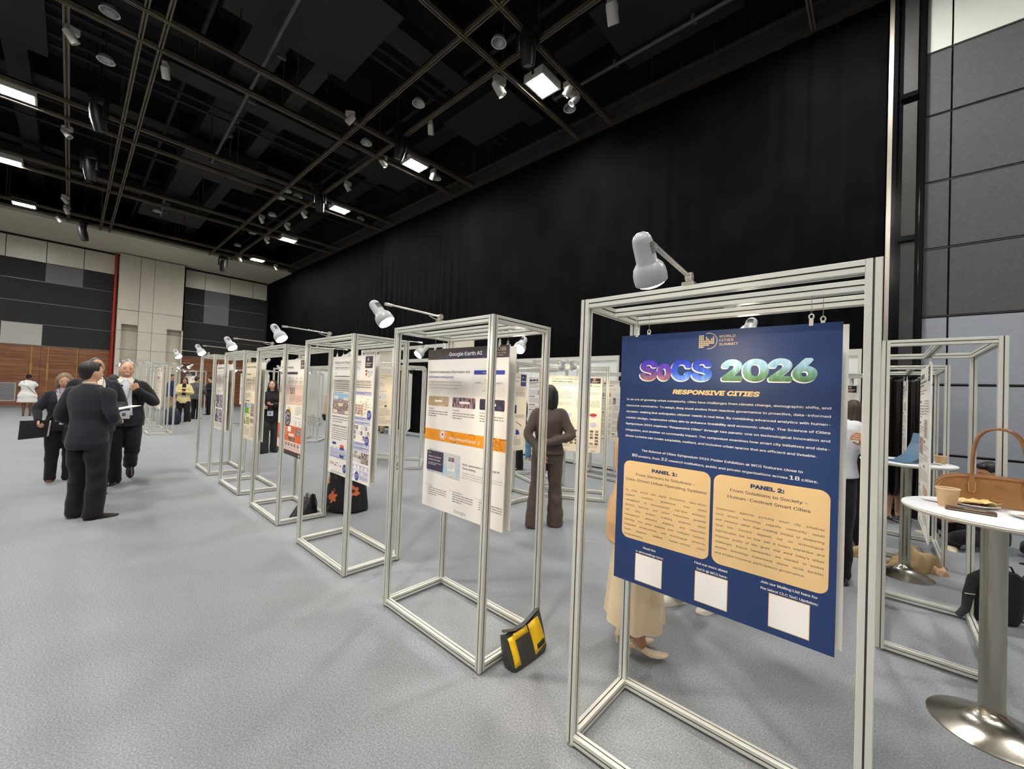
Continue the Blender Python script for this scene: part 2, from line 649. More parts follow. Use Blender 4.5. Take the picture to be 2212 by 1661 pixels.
def rail_y(y, w=0.035, dz=0.0):
    global k
    k += 1
    mb = MB()
    z = ZG + 0.02 + dz
    mb.box((-24.75, y - w, z), (XR, y - w * 0.35, z + 0.11), RAIL)
    mb.box((-24.75, y + w * 0.35, z), (XR, y + w, z + 0.11), RAIL)
    mb.box((-24.75, y - w, z + 0.08), (XR, y + w, z + 0.118), RAIL)
    struct('trim_%d' % k, mb)


for a, c in GRIDX:
    rail_x(a)
    rail_x(c)
for a, c in GRIDY:
    rail_y(a)
    rail_y(c)
rail_y(-0.3, 0.045, 0.06)
for (x0, y0, x1, y1, z) in ((-14.9, 2.6, -7.0, 2.35, 8.1), (-21.5, 2.2, -19.3, 2.05, 8.1), (-5.5, 7.1, 0.5, 7.1, 8.2)):
    k += 1
    mb = MB()
    mb.tube([(x0, y0, z), (x1, y1, z)], 0.04, mat('grey conduit', (84, 86, 90), 0.5, 0.3), n=8)
    for t in range(5):
        xx = x0 + (x1 - x0) * t / 4
        mb.box((xx - 0.03, y0 - 0.08, z - 0.02), (xx + 0.03, y0 + 0.08, z + 0.06), MATS['grey conduit'])
        mb.tube([(xx, y0, z), (xx, y0, 9.4)], 0.008, MATS['grey conduit'], n=5)
    struct('trim_%d' % k, mb)

# ------------------------------------------------------------------ ceiling fixtures
WHITEM = mat('white enamel', (200, 200, 192), 0.4)
BLACKM = mat('black housing', (22, 22, 24), 0.45)
FLOODE = mat('flood diffuser', (255, 255, 255), 0.5, emit=(1.0, 0.965, 0.92), estr=FLOOD_STRENGTH)
REFL = mat('grey reflector', (150, 152, 150), 0.3, 0.4)


def make_flood():
    t = empty('ceiling_floodlight')
    mb = MB()
    mb.box((-0.24, -0.3, 0.035), (0.24, 0.3, 0.15))
    mb.box((-0.24, -0.3, -0.005), (0.24, -0.265, 0.036))
    mb.box((-0.24, 0.265, -0.005), (0.24, 0.3, 0.036))
    mb.box((-0.24, -0.265, -0.005), (-0.205, 0.265, 0.036))
    mb.box((0.205, -0.265, -0.005), (0.24, 0.265, 0.036))
    mb.build('housing', WHITEM, t)
    mb = MB()
    mb.box((-0.2, -0.26, 0.012), (0.2, 0.26, 0.03))
    mb.build('diffuser', FLOODE, t)
    mb = MB()
    mb.box((-0.02, -0.32, 0.06), (0.02, -0.3, 0.3))
    mb.box((-0.02, 0.3, 0.06), (0.02, 0.32, 0.3))
    mb.box((-0.02, -0.32, 0.28), (0.02, 0.32, 0.3))
    mb.build('bracket', BLACKM, t)
    return t


FL = [  # x, y, label  (those the photo shows come first)
    (-5.14, 6.2, 'large glowing floodlight nearest the camera in the row along the black curtain'),
    (-9.68, 6.25, 'second glowing floodlight from the camera in the row along the black curtain'),
    (-14.24, 6.2, 'third glowing floodlight from the camera in the row along the black curtain'),
    (-19.1, 6.15, 'fourth glowing floodlight from the camera in the row along the black curtain'),
    (-23.55, 6.2, 'farthest glowing floodlight of the row along the curtain, above the end wall soffit'),
    (-14.35, -1.06, 'long glowing floodlight at the left edge, nearest of the left-hand row'),
    (-19.1, -1.5, 'small glowing floodlight cut off by the left edge, middle of the left-hand row'),
    (-23.5, -1.4, 'glowing floodlight above the cream soffit at the left, last of its row'),
]
for y in (-1.4, -8.6):
    for x in (-9.7, -5.1, -0.5, 4.2):
        FL.append((x, y, None))
for x in (-0.5, 4.2):
    FL.append((x, 6.2, None))
for x in (-23.5, -19.1, -14.3):
    FL.append((x, -8.6, None))
flood = make_flood()
for i, (x, y, lab) in enumerate(FL):
    o = flood if i == 0 else dup(flood)
    o.location = (x, y, ZG + 0.03)
    tag(o, lab or 'ceiling floodlight over the part of the hall outside the photo', 'ceiling light', None if lab else 'floodlights outside the photo')
    if lab is None:
        o['group'] = 'floodlights outside the photo'
    else:
        o['group'] = 'ceiling floodlights'


def at_note(x, y):
    """words for a spot on the ceiling, from what it hangs beside"""
    rx = min(range(len(GRIDX)), key=lambda q: abs(sum(GRIDX[q]) / 2 - x))
    return rx


def make_down():
    t = empty('ceiling_downlight')
    mb = MB()
    mb.lathe([(0.03, 0.10), (0.09, 0.095), (0.115, 0.07), (0.128, 0.015), (0.14, 0.0), (0.14, 0.008), (0.12, 0.008)], n=24, caps=False)
    mb.build('housing', WHITEM, t)
    mb = MB()
    mb.lathe([(0.119, 0.008), (0.09, 0.045), (0.05, 0.065), (0.001, 0.07)], n=24, caps=False)
    mb.build('reflector', REFL, t)
    mb = MB()
    mb.tube([(0, 0, 0.09), (0, 0, 1.2)], 0.006, n=6)
    mb.build('hanger', BLACKM, t)
    return t


DN = [(-9.99, 0.21, 'large unlit round downlight near the top edge, left of the twin rails'),
      (-11.57, 0.23, 'unlit round downlight below the one at the top left edge'),
      (-14.61, 0.22, 'unlit round downlight above the two crossing rails at left, under a black moving head'),
      (-19.44, 0.15, 'small unlit round downlight in the left rail bay near the cream soffit'),
      (-14.51, 4.56, 'round downlight left of two others in the cluster beside the third floodlight'),
      (-14.64, 4.94, 'round downlight at the right of the cluster beside the third floodlight'),
      (-15.24, 4.6, 'lowest round downlight of the cluster beside the third floodlight'),
      (-9.96, 4.94, 'round downlight hanging left of the second floodlight'),
      (-17.05, 4.89, 'small round downlight hanging left of the fourth floodlight'),
      (-19.8, 4.98, 'tiny round downlight hanging above the far white spotlights'),
      (-22.22, 5.01, 'tiny round downlight nearest the far corner of the ceiling'),
      (-20.35, 1.98, 'lone tiny round downlight in the dark bay above the cream pilaster'),
      (-5.2, 4.99, 'round downlight hanging above the crossing of the near rails'),
      (-7.67, 4.97, 'round downlight hanging between the first and second floodlights'),
      (-5.17, 7.21, 'round downlight right of the nearest floodlight by the header beam'),
      (-9.93, 7.17, 'round downlight right of the second floodlight by the header beam'),
      (-14.65, 7.17, 'round downlight right of the third floodlight by the header beam')]
dn = make_down()
for i, (x, y, lab) in enumerate(DN):
    o = dn if i == 0 else dup(dn)
    o.location = (x, y, 7.88)
    tag(o, lab, 'ceiling light', 'round ceiling downlights')


def make_spot():
    t = empty('ceiling_spotlight')
    mb = MB()
    mb.box((-0.04, -0.1, 0.05), (0.04, 0.1, 0.16))
    mb.build('driver_box', WHITEM, t)
    M = Matrix.Translation((0, 0.0, -0.03)) @ Matrix.Rotation(0.7, 4, 'X')
    mb = MB()
    mb.lathe([(0.03, 0.13), (0.06, 0.12), (0.068, 0.08), (0.072, -0.1), (0.066, -0.1), (0.064, -0.03), (0.001, -0.02)], n=18, M=M)
    mb.build('lamp_can', WHITEM, t)
    mb = MB()
    mb.lathe([(0.06, -0.055), (0.001, -0.05)], n=18, M=M, caps=False)
    mb.build('lens', REFL, t)
    return t


SP = [(-10.98, -0.23, 0.3, 'white track spotlight with round lens near the top left corner'),
      (-10.73, 1.05, 1.2, 'white box spotlight hanging under the inner rail at upper left'),
      (-15.44, -0.3, -0.5, 'white spotlight on the left rail below the black moving head'),
      (-21.37, -0.36, 0.2, 'white spotlight at the far end of the left rail, upper of a close pair'),
      (-22.68, -0.33, 0.9, 'white spotlight at the far end of the left rail, lower of a close pair'),
      (-24.14, -0.54, 0.4, 'small white spotlight against the cream soffit at left'),
      (-9.14, 4.12, 2.4, 'white spotlight by the long grey rail between two grid crossings'),
      (-5.8, 5.63, -0.4, 'white spotlight on the near cross rail left of the nearest floodlight'),
      (-7.97, 5.53, 0.8, 'white round spotlight under the rail above the second floodlight'),
      (-10.17, 5.56, -0.6, 'white spotlight under the rail just left of the second floodlight'),
      (-12.31, 5.57, 0.1, 'white spotlight under the rail above the third floodlight'),
      (-3.27, 5.64, 0.2, 'large white spotlight cut by the top edge above the curtain'),
      (-4.76, 6.56, 1.6, 'white round spotlight touching the right side of the nearest floodlight'),
      (-4.81, 6.87, 2.4, 'white box spotlight on the rail right of the nearest floodlight'),
      (-9.63, 6.82, 1.5, 'white spotlight touching the right side of the second floodlight'),
      (-15.61, 5.51, 0.2, 'small white spotlight above and left of the third floodlight'),
      (-17.38, 5.54, -0.3, 'small white spotlight right above the fourth floodlight'),
      (-17.43, 4.66, 0.5, 'small white hanging spotlight left of the fourth floodlight'),
      (-19.8, 5.53, 0.0, 'tiny white spotlight left of the fourth floodlight by a black hanging lamp'),
      (-23.9, 5.51, 0.7, 'tiny white spotlight beside the far black moving head'),
      (-23.97, 7.18, 0.3, 'tiny white spotlight right of the farthest floodlight')]
sp = make_spot()
for i, (x, y, rz, lab) in enumerate(SP):
    o = sp if i == 0 else dup(sp)
    o.location = (x, y, 7.74)
    o.rotation_euler = (0, 0, rz)
    if i in (7, 11):
        o.scale = (1.3, 1.3, 1.3)
    tag(o, lab, 'spotlight', 'white ceiling spotlights')


def make_head():
    t = empty('moving_head_light')
    mb = MB()
    mb.box((-0.16, -0.12, 0.42), (0.16, 0.12, 0.56))
    mb.build('base', BLACKM, t)
    mb = MB()
    mb.box((-0.2, -0.05, 0.02), (-0.15, 0.05, 0.42))
    mb.box((0.15, -0.05, 0.02), (0.2, 0.05, 0.42))
    mb.box((-0.2, -0.06, 0.36), (0.2, 0.06, 0.42))
    mb.build('yoke', BLACKM, t)
    mb = MB()
    mb.lathe([(0.05, 0.32), (0.1, 0.3), (0.13, 0.18), (0.14, 0.0), (0.12, -0.2), (0.11, -0.26), (0.09, -0.26), (0.085, -0.2), (0.001, -0.2)], n=18,
             M=Matrix.Rotation(0.25, 4, 'X'))
    mb.build('lamp_head', BLACKM, t)
    mb = MB()
    mb.lathe([(0.085, -0.235), (0.001, -0.225)], n=18, M=Matrix.Rotation(0.25, 4, 'X'), caps=False)
    mb.build('lens', REFL, t)
    mb = MB()
    mb.tube([(0, 0, 0.55), (0, 0, 3.71)], 0.016, n=8)
    mb.build('drop_pipe', BLACKM, t)
    return t


HD = [(-13.01, 0.2, 0.6, 'black moving head stage light hanging at upper left over the crossing rails'),
      (-16.42, 0.14, 1.0, 'black moving head stage light hanging in the middle of the left rail bay'),
      (-24.02, 0.13, 0.2, 'black moving head stage light against the cream soffit, left one'),
      (-24.39, 4.93, 1.4, 'black moving head stage light against the cream soffit, right one beside the pilaster'),
      (-4.56, 5.07, 0.5, 'large black moving head stage light on the rail above the nearest floodlight'),
      (-8.85, 5.27, 2.0, 'black moving head stage light hanging just above the second floodlight'),
      (-13.6, 5.25, 0.8, 'black moving head stage light hanging above the third floodlight')]
hd = make_head()
for i, (x, y, rz, lab) in enumerate(HD):
    o = hd if i == 0 else dup(hd)
    o.location = (x, y, 7.3 if i < 4 else 7.46)
    o.rotation_euler = (0, 0, rz)
    tag(o, lab, 'stage light', 'moving head stage lights')

# ------------------------------------------------------------------ aluminium display frames
ALU = mat('satin aluminium', (209, 210, 201), 0.34, 0.22, spec=0.5)
ALUG = mat('groove painted shade', (86, 86, 82), 0.5, 0.4)  # shade inside the profile groove, put into the colour of its faces
FOOTM = mat('zinc foot', (150, 152, 148), 0.4, 0.8)
W_, D_, H_ = 0.978, 0.493, 2.0
_side = [(-0.018, -0.02), (-0.0026, -0.02), (-0.0026, -0.0155), (0.0026, -0.0155), (0.0026, -0.02), (0.018, -0.02)]
PROF = []
for q in range(4):
    c, s = math.cos(q * PI / 2), math.sin(q * PI / 2)
    PROF += [(c * x - s * y, s * x + c * y) for x, y in _side]


def beam(mb, p0, p1):
    p0, p1 = Vector(p0), Vector(p1)
    d = (p1 - p0).normalized()
    up = Vector((0, 0, 1)) if abs(d.z) < 0.9 else Vector((0, 1, 0))
    a = up.cross(d).normalized()
    b = d.cross(a)
    n = len(PROF)
    vs = [p + a * x + b * y for p in (p0, p1) for x, y in PROF]
    side, groove = [], []
    for i in range(n):
        f = (i, (i + 1) % n, (i + 1) % n + n, i + n)
        (groove if i % 6 in (1, 2, 3) else side).append(f)
    o = len(mb.v)
    mb.add(vs, side + [tuple(range(n))[::-1], tuple(range(n, 2 * n))], ALU)
    k = mb.slot(ALUG)
    for f in groove:
        mb.f.append([i + o for i in f])
        mb.m.append(k)
        mb.s.append(False)


def make_frame():
    t = empty('display_frame')
    for x in (0, W_):
        for y in (0, D_):
            mb = MB()
            beam(mb, (x, y, 0.014), (x, y, H_))
            p = mb.build('post', None, t)
            mb = MB()
            mb.lathe([(0.02, 0.0), (0.021, 0.004), (0.018, 0.009), (0.008, 0.011), (0.008, 0.016)], n=14, M=Matrix.Translation((x, y, 0)))
            mb.build('foot', FOOTM, p)
    for z in (0.036, H_ - 0.0205):
        for a, c in (((0.02, 0, z), (W_ - 0.02, 0, z)), ((0.02, D_, z), (W_ - 0.02, D_, z)), ((0, 0.02, z), (0, D_ - 0.02, z)), ((W_, 0.02, z), (W_, D_ - 0.02, z))):
            mb = MB()
            beam(mb, a, c)
            mb.build('rail', None, t)
    mb = MB()
    beam(mb, (0.02, D_ * 0.5, H_ - 0.0205), (W_ - 0.02, D_ * 0.5, H_ - 0.0205))
    mb.build('rail', None, t)
    return t


R = math.radians
# x, y of the near-left post, turn, label
FRAMES = {
    'f1': (-0.994, 1.581, 0, 'nearest aluminium display frame, holding the navy blue poster'),
    'f2': (-2.593, 1.595, 0, 'aluminium display frame holding the white and orange poster, second of the front row'),
    'f3': (-4.195, 1.578, -0.1, 'aluminium display frame above the floral skirt, third of the front row'),
    'f4': (-5.832, 1.605, -0.5, 'aluminium display frame of the orange and white infographic poster'),
    'f5': (-7.460, 1.617, 0.2, 'aluminium display frame beside the woman in black, fifth of the front row'),
    'f6': (-9.098, 1.604, -0.2, 'last aluminium display frame of the front row before the open aisle'),
    'f8': (-15.59, 1.5, 0, 'first aluminium display frame beyond the aisle, behind the smiling man'),
    'f9': (-17.2, 1.5, 0, 'second aluminium display frame beyond the aisle, behind the smiling man'),
    'f10': (-18.8, 1.5, 0, 'third aluminium display frame beyond the aisle, by the pilaster'),
    'f11': (-20.4, 1.5, 0, 'farthest aluminium display frame beyond the aisle, by the pilaster'),
    'r1': (0.525, 3.6, 90, 'aluminium display frame at right between the two bar tables, seen end on'),
    'r2': (0.50, 5.84, 90, 'aluminium display frame at right behind the one with the tall leaning backpack'),
    'r3': (-0.85, 6.78, 33, 'aluminium display frame behind the man in the white shirt'),
    's1': (-3.79, 4.835, 31, 'turned aluminium display frame faced by the woman in the brown suit'),
    's2': (-3.76, 3.8, 90, 'aluminium display frame seen end on just right of the orange and white poster'),
    's5': (-5.08, 5.72, -24, 'aluminium display frame behind the end-on one, by the black trouser legs'),
    's6': (-4.35, 6.75, 0, 'aluminium display frame close to the white partition, right of the turned frame'),
    's4': (-7.62, 4.83, -38, 'narrow-looking turned aluminium display frame left of the orange and white poster'),
    's3': (-8.46, 4.19, 33, 'turned aluminium display frame seen between the second and third front frames'),
    'k1': (-13.05, 4.0, 33, 'turned aluminium display frame behind the fourth and fifth front frames'),
    'k2': (-12.25, 4.75, -38, 'aluminium display frame touching the turned one behind the fourth front frame'),
    'k3': (-17.7, 4.1, 33, 'distant turned aluminium display frame behind the last front frame'),
    'k4': (-16.9, 4.85, -38, 'distant aluminium display frame just behind the man in black holding a cup'),
    'k5': (-25.2, 3.6, 30, 'distant aluminium display frame with a dark headed poster behind the yellow jacket'),
    'k6': (-18.6, 6.6, 20, 'distant aluminium display frame by the far white partition, left one'),
    'k7': (-17.0, 6.5, -30, 'distant aluminium display frame by the far white partition, right one'),
}
frame0 = make_frame()
FR = {}
for i, (key, (x, y, a, lab)) in enumerate(FRAMES.items()):
    o = frame0 if i == 0 else dup(frame0)
    o.location = (x, y, 0)
    o.rotation_euler = (0, 0, R(a))
    tag(o, lab, 'display frame', 'aluminium poster display frames')
    FR[key] = Matrix.Translation((x, y, 0)) @ Matrix.Rotation(R(a), 4, 'Z')

# ------------------------------------------------------------------ arm spotlights clamped on the frames
LAMPW = mat('lamp grey-white plastic', (186, 190, 191), 0.28)
CHROME = mat('chrome', (222, 217, 205), 0.22, 0.65)
BULB = mat('lit bulb', (255, 250, 240), 0.4, emit=(1.0, 0.9, 0.75), estr=40)
BULBOFF = mat('reflector bulb glass', (235, 232, 225), 0.25)
SLOT = mat('vent slot', (60, 62, 62), 0.6)
CABLE = mat('clear cable', (200, 200, 195), 0.3)


def make_lamp(cap=(-0.035, -0.458, 0.052), mouth=(0.060, -0.400, -0.085)):
    """base on a top rail at the origin; the arm reaches towards -y, the head looks down towards +y"""
    t = empty('arm_spotlight')
    mb = MB()
    mb.box((-0.022, -0.02, 0.0), (0.022, 0.02, 0.012))
    mb.tube([(0, 0, 0.01), (0, 0, 0.03)], 0.007, n=10)
    mb.tube([(-0.012, 0, 0.035), (0.012, 0, 0.035)], 0.017, n=16)
    mb.ell((0, 0, 0.035), (0.013, 0.016, 0.016), nu=14, nv=8)
    mb.build('clamp', CHROME, t)
    mb = MB()
    mb.tube([(0.004, 0.0, 0.036), (0.004, -0.36, 0.046)], 0.0045, n=8)
    mb.tube([(-0.006, 0.0, 0.036), (-0.006, -0.36, 0.046)], 0.0045, n=8)
    mb.tube([(0, -0.35, 0.045), (0, -0.395, 0.044)], 0.009, n=8)
    mb.build('arm', CHROME, t)
    cap, mouth = Vector(cap), Vector(mouth)
    d = (mouth - cap).normalized()
    rot = Vector((0, 0, -1)).rotation_difference(d).to_matrix().to_4x4()
    M = Matrix.Translation(cap) @ rot
    mb = MB()
    prof = [(0.001, 0.0), (0.012, -0.002), (0.021, -0.008), (0.027, -0.018), (0.029, -0.03), (0.0305, -0.088), (0.036, -0.095), (0.044, -0.105), (0.0485, -0.120),
            (0.0500, -0.136), (0.0485, -0.154), (0.0460, -0.156), (0.046, -0.136), (0.036, -0.115), (0.001, -0.11)]
    mb.lathe(prof, n=28, M=M, caps=False)
    mb.build('lamp_housing', LAMPW, t)
    mb = MB()
    for k in range(6):
        z = -0.035 - k * 0.006
        mb.tube([M @ Vector((0.0305 * math.cos(a), 0.0305 * math.sin(a), z)) for a in (1.05, 1.3, 1.57, 1.84, 2.1)], 0.0014, n=5)
        mb.tube([M @ Vector((0.0305 * math.cos(a), 0.0305 * math.sin(a), z)) for a in (-0.5, -0.25, 0, 0.25, 0.5)], 0.0014, n=5)
    mb.build('vent_slot', SLOT, t)
    mb = MB()
    mb.lathe([(0.016, -0.112), (0.03, -0.125), (0.043, -0.142), (0.0445, -0.153), (0.038, -0.161), (0.028, -0.166), (0.014, -0.169), (0.001, -0.170)], n=24, M=M, caps=False)
    mb.build('bulb', BULB, t)
    mb = MB()
    mb.tube([(0.006, -0.03, 0.035), (0.016, -0.1, 0.024), (0.012, -0.06, 0.014), (0.02, 0.03, 0.006), (0.026, 0.06, 0.003)], 0.0025, n=6)
    mb.build('cable', CABLE, t)
    ld = bpy.data.lights.new('spot_beam', 'SPOT')
    ld.energy = SPOT_POWER
    ld.color = SPOT_COLOR
    ld.spot_size = R(105)
    ld.spot_blend = 0.7
    ld.shadow_soft_size = 0.035
    lo = bpy.data.objects.new('spot_beam', ld)
    COL.objects.link(lo)
    lo.parent = t
    lo.matrix_local = Matrix.Translation(cap + d * 0.178) @ rot
    return t


LAMPS = [  # frame, side ('f' front / 'b' back), along, turn, label
    ('f1', 'f', 0.45, 0.04, 'big grey-white arm spotlight on top of the nearest frame, over the navy poster'),
    ('f2', 'f', 0.49, 0, 'lit arm spotlight over the white and orange poster, held left of its frame'),
    ('f3', 'f', 0.48, 0, 'lit arm spotlight on the third front frame, above the infographic poster'),
    ('f4', 'f', 0.5, 0.03, 'lit arm spotlight on the fourth front frame, above the fifth frame'),
    ('f5', 'f', 0.5, 0, 'lit arm spotlight on the fifth front frame, second smallest of the front row'),
    ('f6', 'f', 0.5, 0, 'lit arm spotlight on the last front frame, beside the cream pilaster'),
    ('f1', 'b', 0.47, 0, 'arm spotlight behind the navy poster, its grey neck peeking over the top edge'),
    ('f2', 'b', 0.55, 0.3, 'glowing bare-bulb arm spotlight right of the white and orange poster'),
    ('f3', 'b', 0.62, -0.1, 'glowing arm spotlight left of the white and orange poster, behind the third frame'),
    ('f4', 'b', 0.55, 0.0, 'arm spotlight behind the fourth front frame, peeking over the urban poster'),
    ('f5', 'b', 0.5, 0.0, 'glowing arm spotlight above the woman in black'),
    ('f6', 'b', 0.5, 0.0, 'arm spotlight on the rear side of the last front frame'),
    ('f8', 'f', 0.5, 0, 'arm spotlight at the smiling man\'s temple, over the first frame beyond the aisle'),
    ('f9', 'f', 0.5, 0, 'arm spotlight left of the smiling man, over the second frame beyond the aisle'),
    ('f10', 'f', 0.5, 0, 'arm spotlight left of the smiling man, over the third frame beyond the aisle'),
    ('f8', 'b', 0.5, 0, 'arm spotlight on the rear of the first frame beyond the aisle'),
    ('f9', 'b', 0.5, 0, 'arm spotlight on the rear of the second frame beyond the aisle'),
    ('s1', 'f', 0.55, 0.1, 'arm spotlight hanging above the woman in the brown suit, grey neck and glowing bulb'),
    ('s1', 'f', 0.25, 0.5, 'glowing spotlight bulb directly above the head of the woman in the brown suit'),
    ('s2', 'f', 0.8, 0.3, 'arm spotlight on the end-on frame right of the orange and white poster'),
    ('s3', 'f', 0.5, 0, 'arm spotlight over the turned frame behind the third front frame'),
    ('s4', 'f', 0.75, 0.2, 'glowing arm spotlight inside the narrow-looking turned frame'),
    ('s3', 'b', 0.6, 0.1, 'arm spotlight on the rear of the turned frame behind the third front frame'),
    ('k1', 'f', 0.5, 0, 'glowing arm spotlight left of the woman in black\'s head'),
    ('k1', 'b', 0.5, 0, 'arm spotlight on the rear of the turned frame behind the fourth front frame'),
    ('k3', 'f', 0.4, 0, 'glowing arm spotlight over the distant turned frame beside the man holding a cup'),
    ('k5', 'f', 0.25, 0, 'left one of two arm spotlights over the dark headed distant poster'),
    ('k5', 'f', 0.75, 0, 'right one of two arm spotlights over the dark headed distant poster'),
    ('k6', 'f', 0.5, 0, 'small glowing arm spotlight in front of the far white partition'),
]
lampn = make_lamp((0, -0.475, 0.05), (0.005, -0.385, -0.08))
lamp0 = make_lamp()
lamp1 = make_lamp((0, -0.46, 0.02), (0, -0.35, -0.085))
used_b = False
for i, (fk, side, u, tw, lab) in enumerate(LAMPS):
    if side == 'b':
        o = dup(lamp1) if used_b else lamp1
        used_b = True
    else:
        o = lampn if i == 0 else (lamp0 if i == 1 else dup(lamp0))
    Mf = FR[fk]
    if side == 'f':
        p, rz = Mf @ Vector((u, 0.0, H_)), Mf.to_euler().z + tw
    else:
        p, rz = Mf @ Vector((u, D_, H_)), Mf.to_euler().z + PI + tw
    o.location = p
    o.rotation_euler = (0, 0, rz)
    tag(o, lab, 'spotlight', 'arm spotlights on the display frames')

# ------------------------------------------------------------------ white partition walls
PART = mat('white partition board', (222, 226, 226), 0.5)
mb = MB()
YP_ = 7.72


def partition(x0, x1, y, h=2.42, rz=0.0):
    n = max(1, round((x1 - x0) / 0.99))
    w = (x1 - x0) / n
    for i in range(n):
        a, c = x0 + i * w, x0 + (i + 1) * w
        mb.box((a + 0.02, y - 0.004, 0.1), (c - 0.02, y + 0.004, h - 0.1), PART)
        for z0, z1 in ((0.03, 0.1), (h - 0.1, h)):
            mb.box((a + 0.02, y - 0.018, z0), (c - 0.02, y + 0.018, z1), ALU)
        mb.box((a - 0.02, y - 0.02, 0), (a + 0.02, y + 0.02, h), ALU)
    mb.box((x1 - 0.02, y - 0.02, 0), (x1 + 0.02, y + 0.02, h), ALU)


partition(-9.0, -4.05, YP_)
tag(mb.build('partition_wall'), 'white partition wall with aluminium edges before the curtain, behind the brown suit', 'partition', 'white partition walls')
mb = MB()
partition(-3.2, -0.22, 8.0)
tag(mb.build('partition_wall'), 'white partition wall ending right of the navy poster, behind the white shirt', 'partition', 'white partition walls')
mb = MB()
partition(-20.6, -14.6, YP_)
tag(mb.build('partition_wall'), 'distant white partition wall seen between the third and fourth front frames', 'partition', 'white partition walls')
# tall exhibition stand gantry far behind the second and third frames
t = thing('exhibition_gantry', 'white beamed exhibition stand rising behind the second and third front frames', 'exhibition stand')
for x in (-14.0, -11.9, -9.2):
    mb = MB()
    mb.box((x - 0.05, 7.15, 0), (x + 0.05, 7.25, 2.88))
    mb.build('post', PART, t)
for z, x0, x1 in ((2.83, -13.95, -9.25), (2.42, -11.85, -9.25)):
    mb = MB()
    mb.box((x0, 7.16, z - 0.05), (x1, 7.24, z + 0.05))
    mb.build('beam', ALU, t)
for x0, x1, z0, z1 in ((-13.9, -13.0, 2.0, 2.78), (-12.9, -11.95, 2.0, 2.78), (-9.1, -8.0, 2.3, 2.9)):
    mb = MB()
    mb.box((x0, 7.19, z0), (x1, 7.22, z1))
    mb.build('fascia_panel', CREAMM, t)

# ------------------------------------------------------------------ printed poster boards
BW, BH, BT = 0.828, 1.151, 0.008
FOAM = mat('white foam board', (232, 230, 222), 0.55)
PAPER = mat('matt print white', (236, 232, 224), 0.5)
WIRE = mat('steel wire', (150, 150, 148), 0.3, 0.9)
HOOK = mat('clear plastic hook', (215, 215, 205), 0.25)
INK = mat('ink black', (38, 36, 36), 0.5)
INKG = mat('ink grey', (142, 138, 134), 0.5)
INKB = mat('ink blue', (42, 62, 150), 0.5)
NAVY = mat('ink navy', (30, 56, 104), 0.42)
NAVYD = mat('ink dark navy', (34, 34, 62), 0.45)
GOLD = mat('ink gold', (222, 190, 138), 0.5)
GOLDL = mat('ink light gold', (232, 204, 150), 0.5)
WHITEI = mat('ink white', (238, 236, 232), 0.5)
PTXT = mat('ink panel text', (66, 64, 76), 0.5)
ORANGE = mat('ink orange', (232, 150, 24), 0.5, var=0.05, vscale=9)
ORED = mat('ink red orange', (222, 104, 60), 0.5)
LILAC = mat('ink lilac', (186, 188, 212), 0.5)
BEIGE = mat('ink beige', (214, 190, 176), 0.5)
CREAMI = mat('ink cream', (232, 219, 194), 0.5)
PALEB = mat('ink pale grey', (208, 212, 216), 0.5)
RED = mat('ink red', (176, 44, 44), 0.5)
GREENI = mat('ink green', (138, 176, 70), 0.5)
SKYI = mat('ink sky', (150, 190, 222), 0.5)


def photo(name, stops, scale=14, kind='noise', axis_stops=None, stretch=(1, 1, 1)):
    m, nt, b = new_mat(name)
    tc = node(nt, 'ShaderNodeTexCoord')
    mp = node(nt, 'ShaderNodeMapping')
    mp.inputs['Scale'].default_value = stretch
    nt.links.new(tc.outputs['Object'], mp.inputs['Vector'])
    if kind == 'voronoi':
        n = node(nt, 'ShaderNodeTexVoronoi')
        n.inputs['Scale'].default_value = scale
        sp_ = node(nt, 'ShaderNodeSeparateColor')
        nt.links.new(mp.outputs[0], n.inputs['Vector'])
        nt.links.new(n.outputs['Color'], sp_.inputs[0])
        src = sp_.outputs[0]
    else:
        n = node(nt, 'ShaderNodeTexNoise')
        n.inputs['Scale'].default_value = scale
        n.inputs['Detail'].default_value = 5
        nt.links.new(mp.outputs[0], n.inputs['Vector'])
        src = n.outputs['Fac']
    col = ramp(nt, src, [(p, lin(c)) for p, c in stops])
    if axis_stops:
        sx = node(nt, 'ShaderNodeSeparateXYZ')
        nt.links.new(tc.outputs['Object'], sx.inputs[0])
        lo, hi, st = axis_stops
        mr = node(nt, 'ShaderNodeMapRange')
        mr.inputs['From Min'].default_value = lo
        mr.inputs['From Max'].default_value = hi
        nt.links.new(sx.outputs['Z'], mr.inputs['Value'])
        c2 = ramp(nt, mr.outputs[0], [(p, lin(c)) for p, c in st])
        mx = node(nt, 'ShaderNodeMixRGB', blend_type='OVERLAY')
        mx.inputs[0].default_value = 0.55
        nt.links.new(c2, mx.inputs[1])
        nt.links.new(col, mx.inputs[2])
        col = mx.outputs[0]
    nt.links.new(col, b.inputs['Base Color'])
    b.inputs['Roughness'].default_value = 0.5
    return m


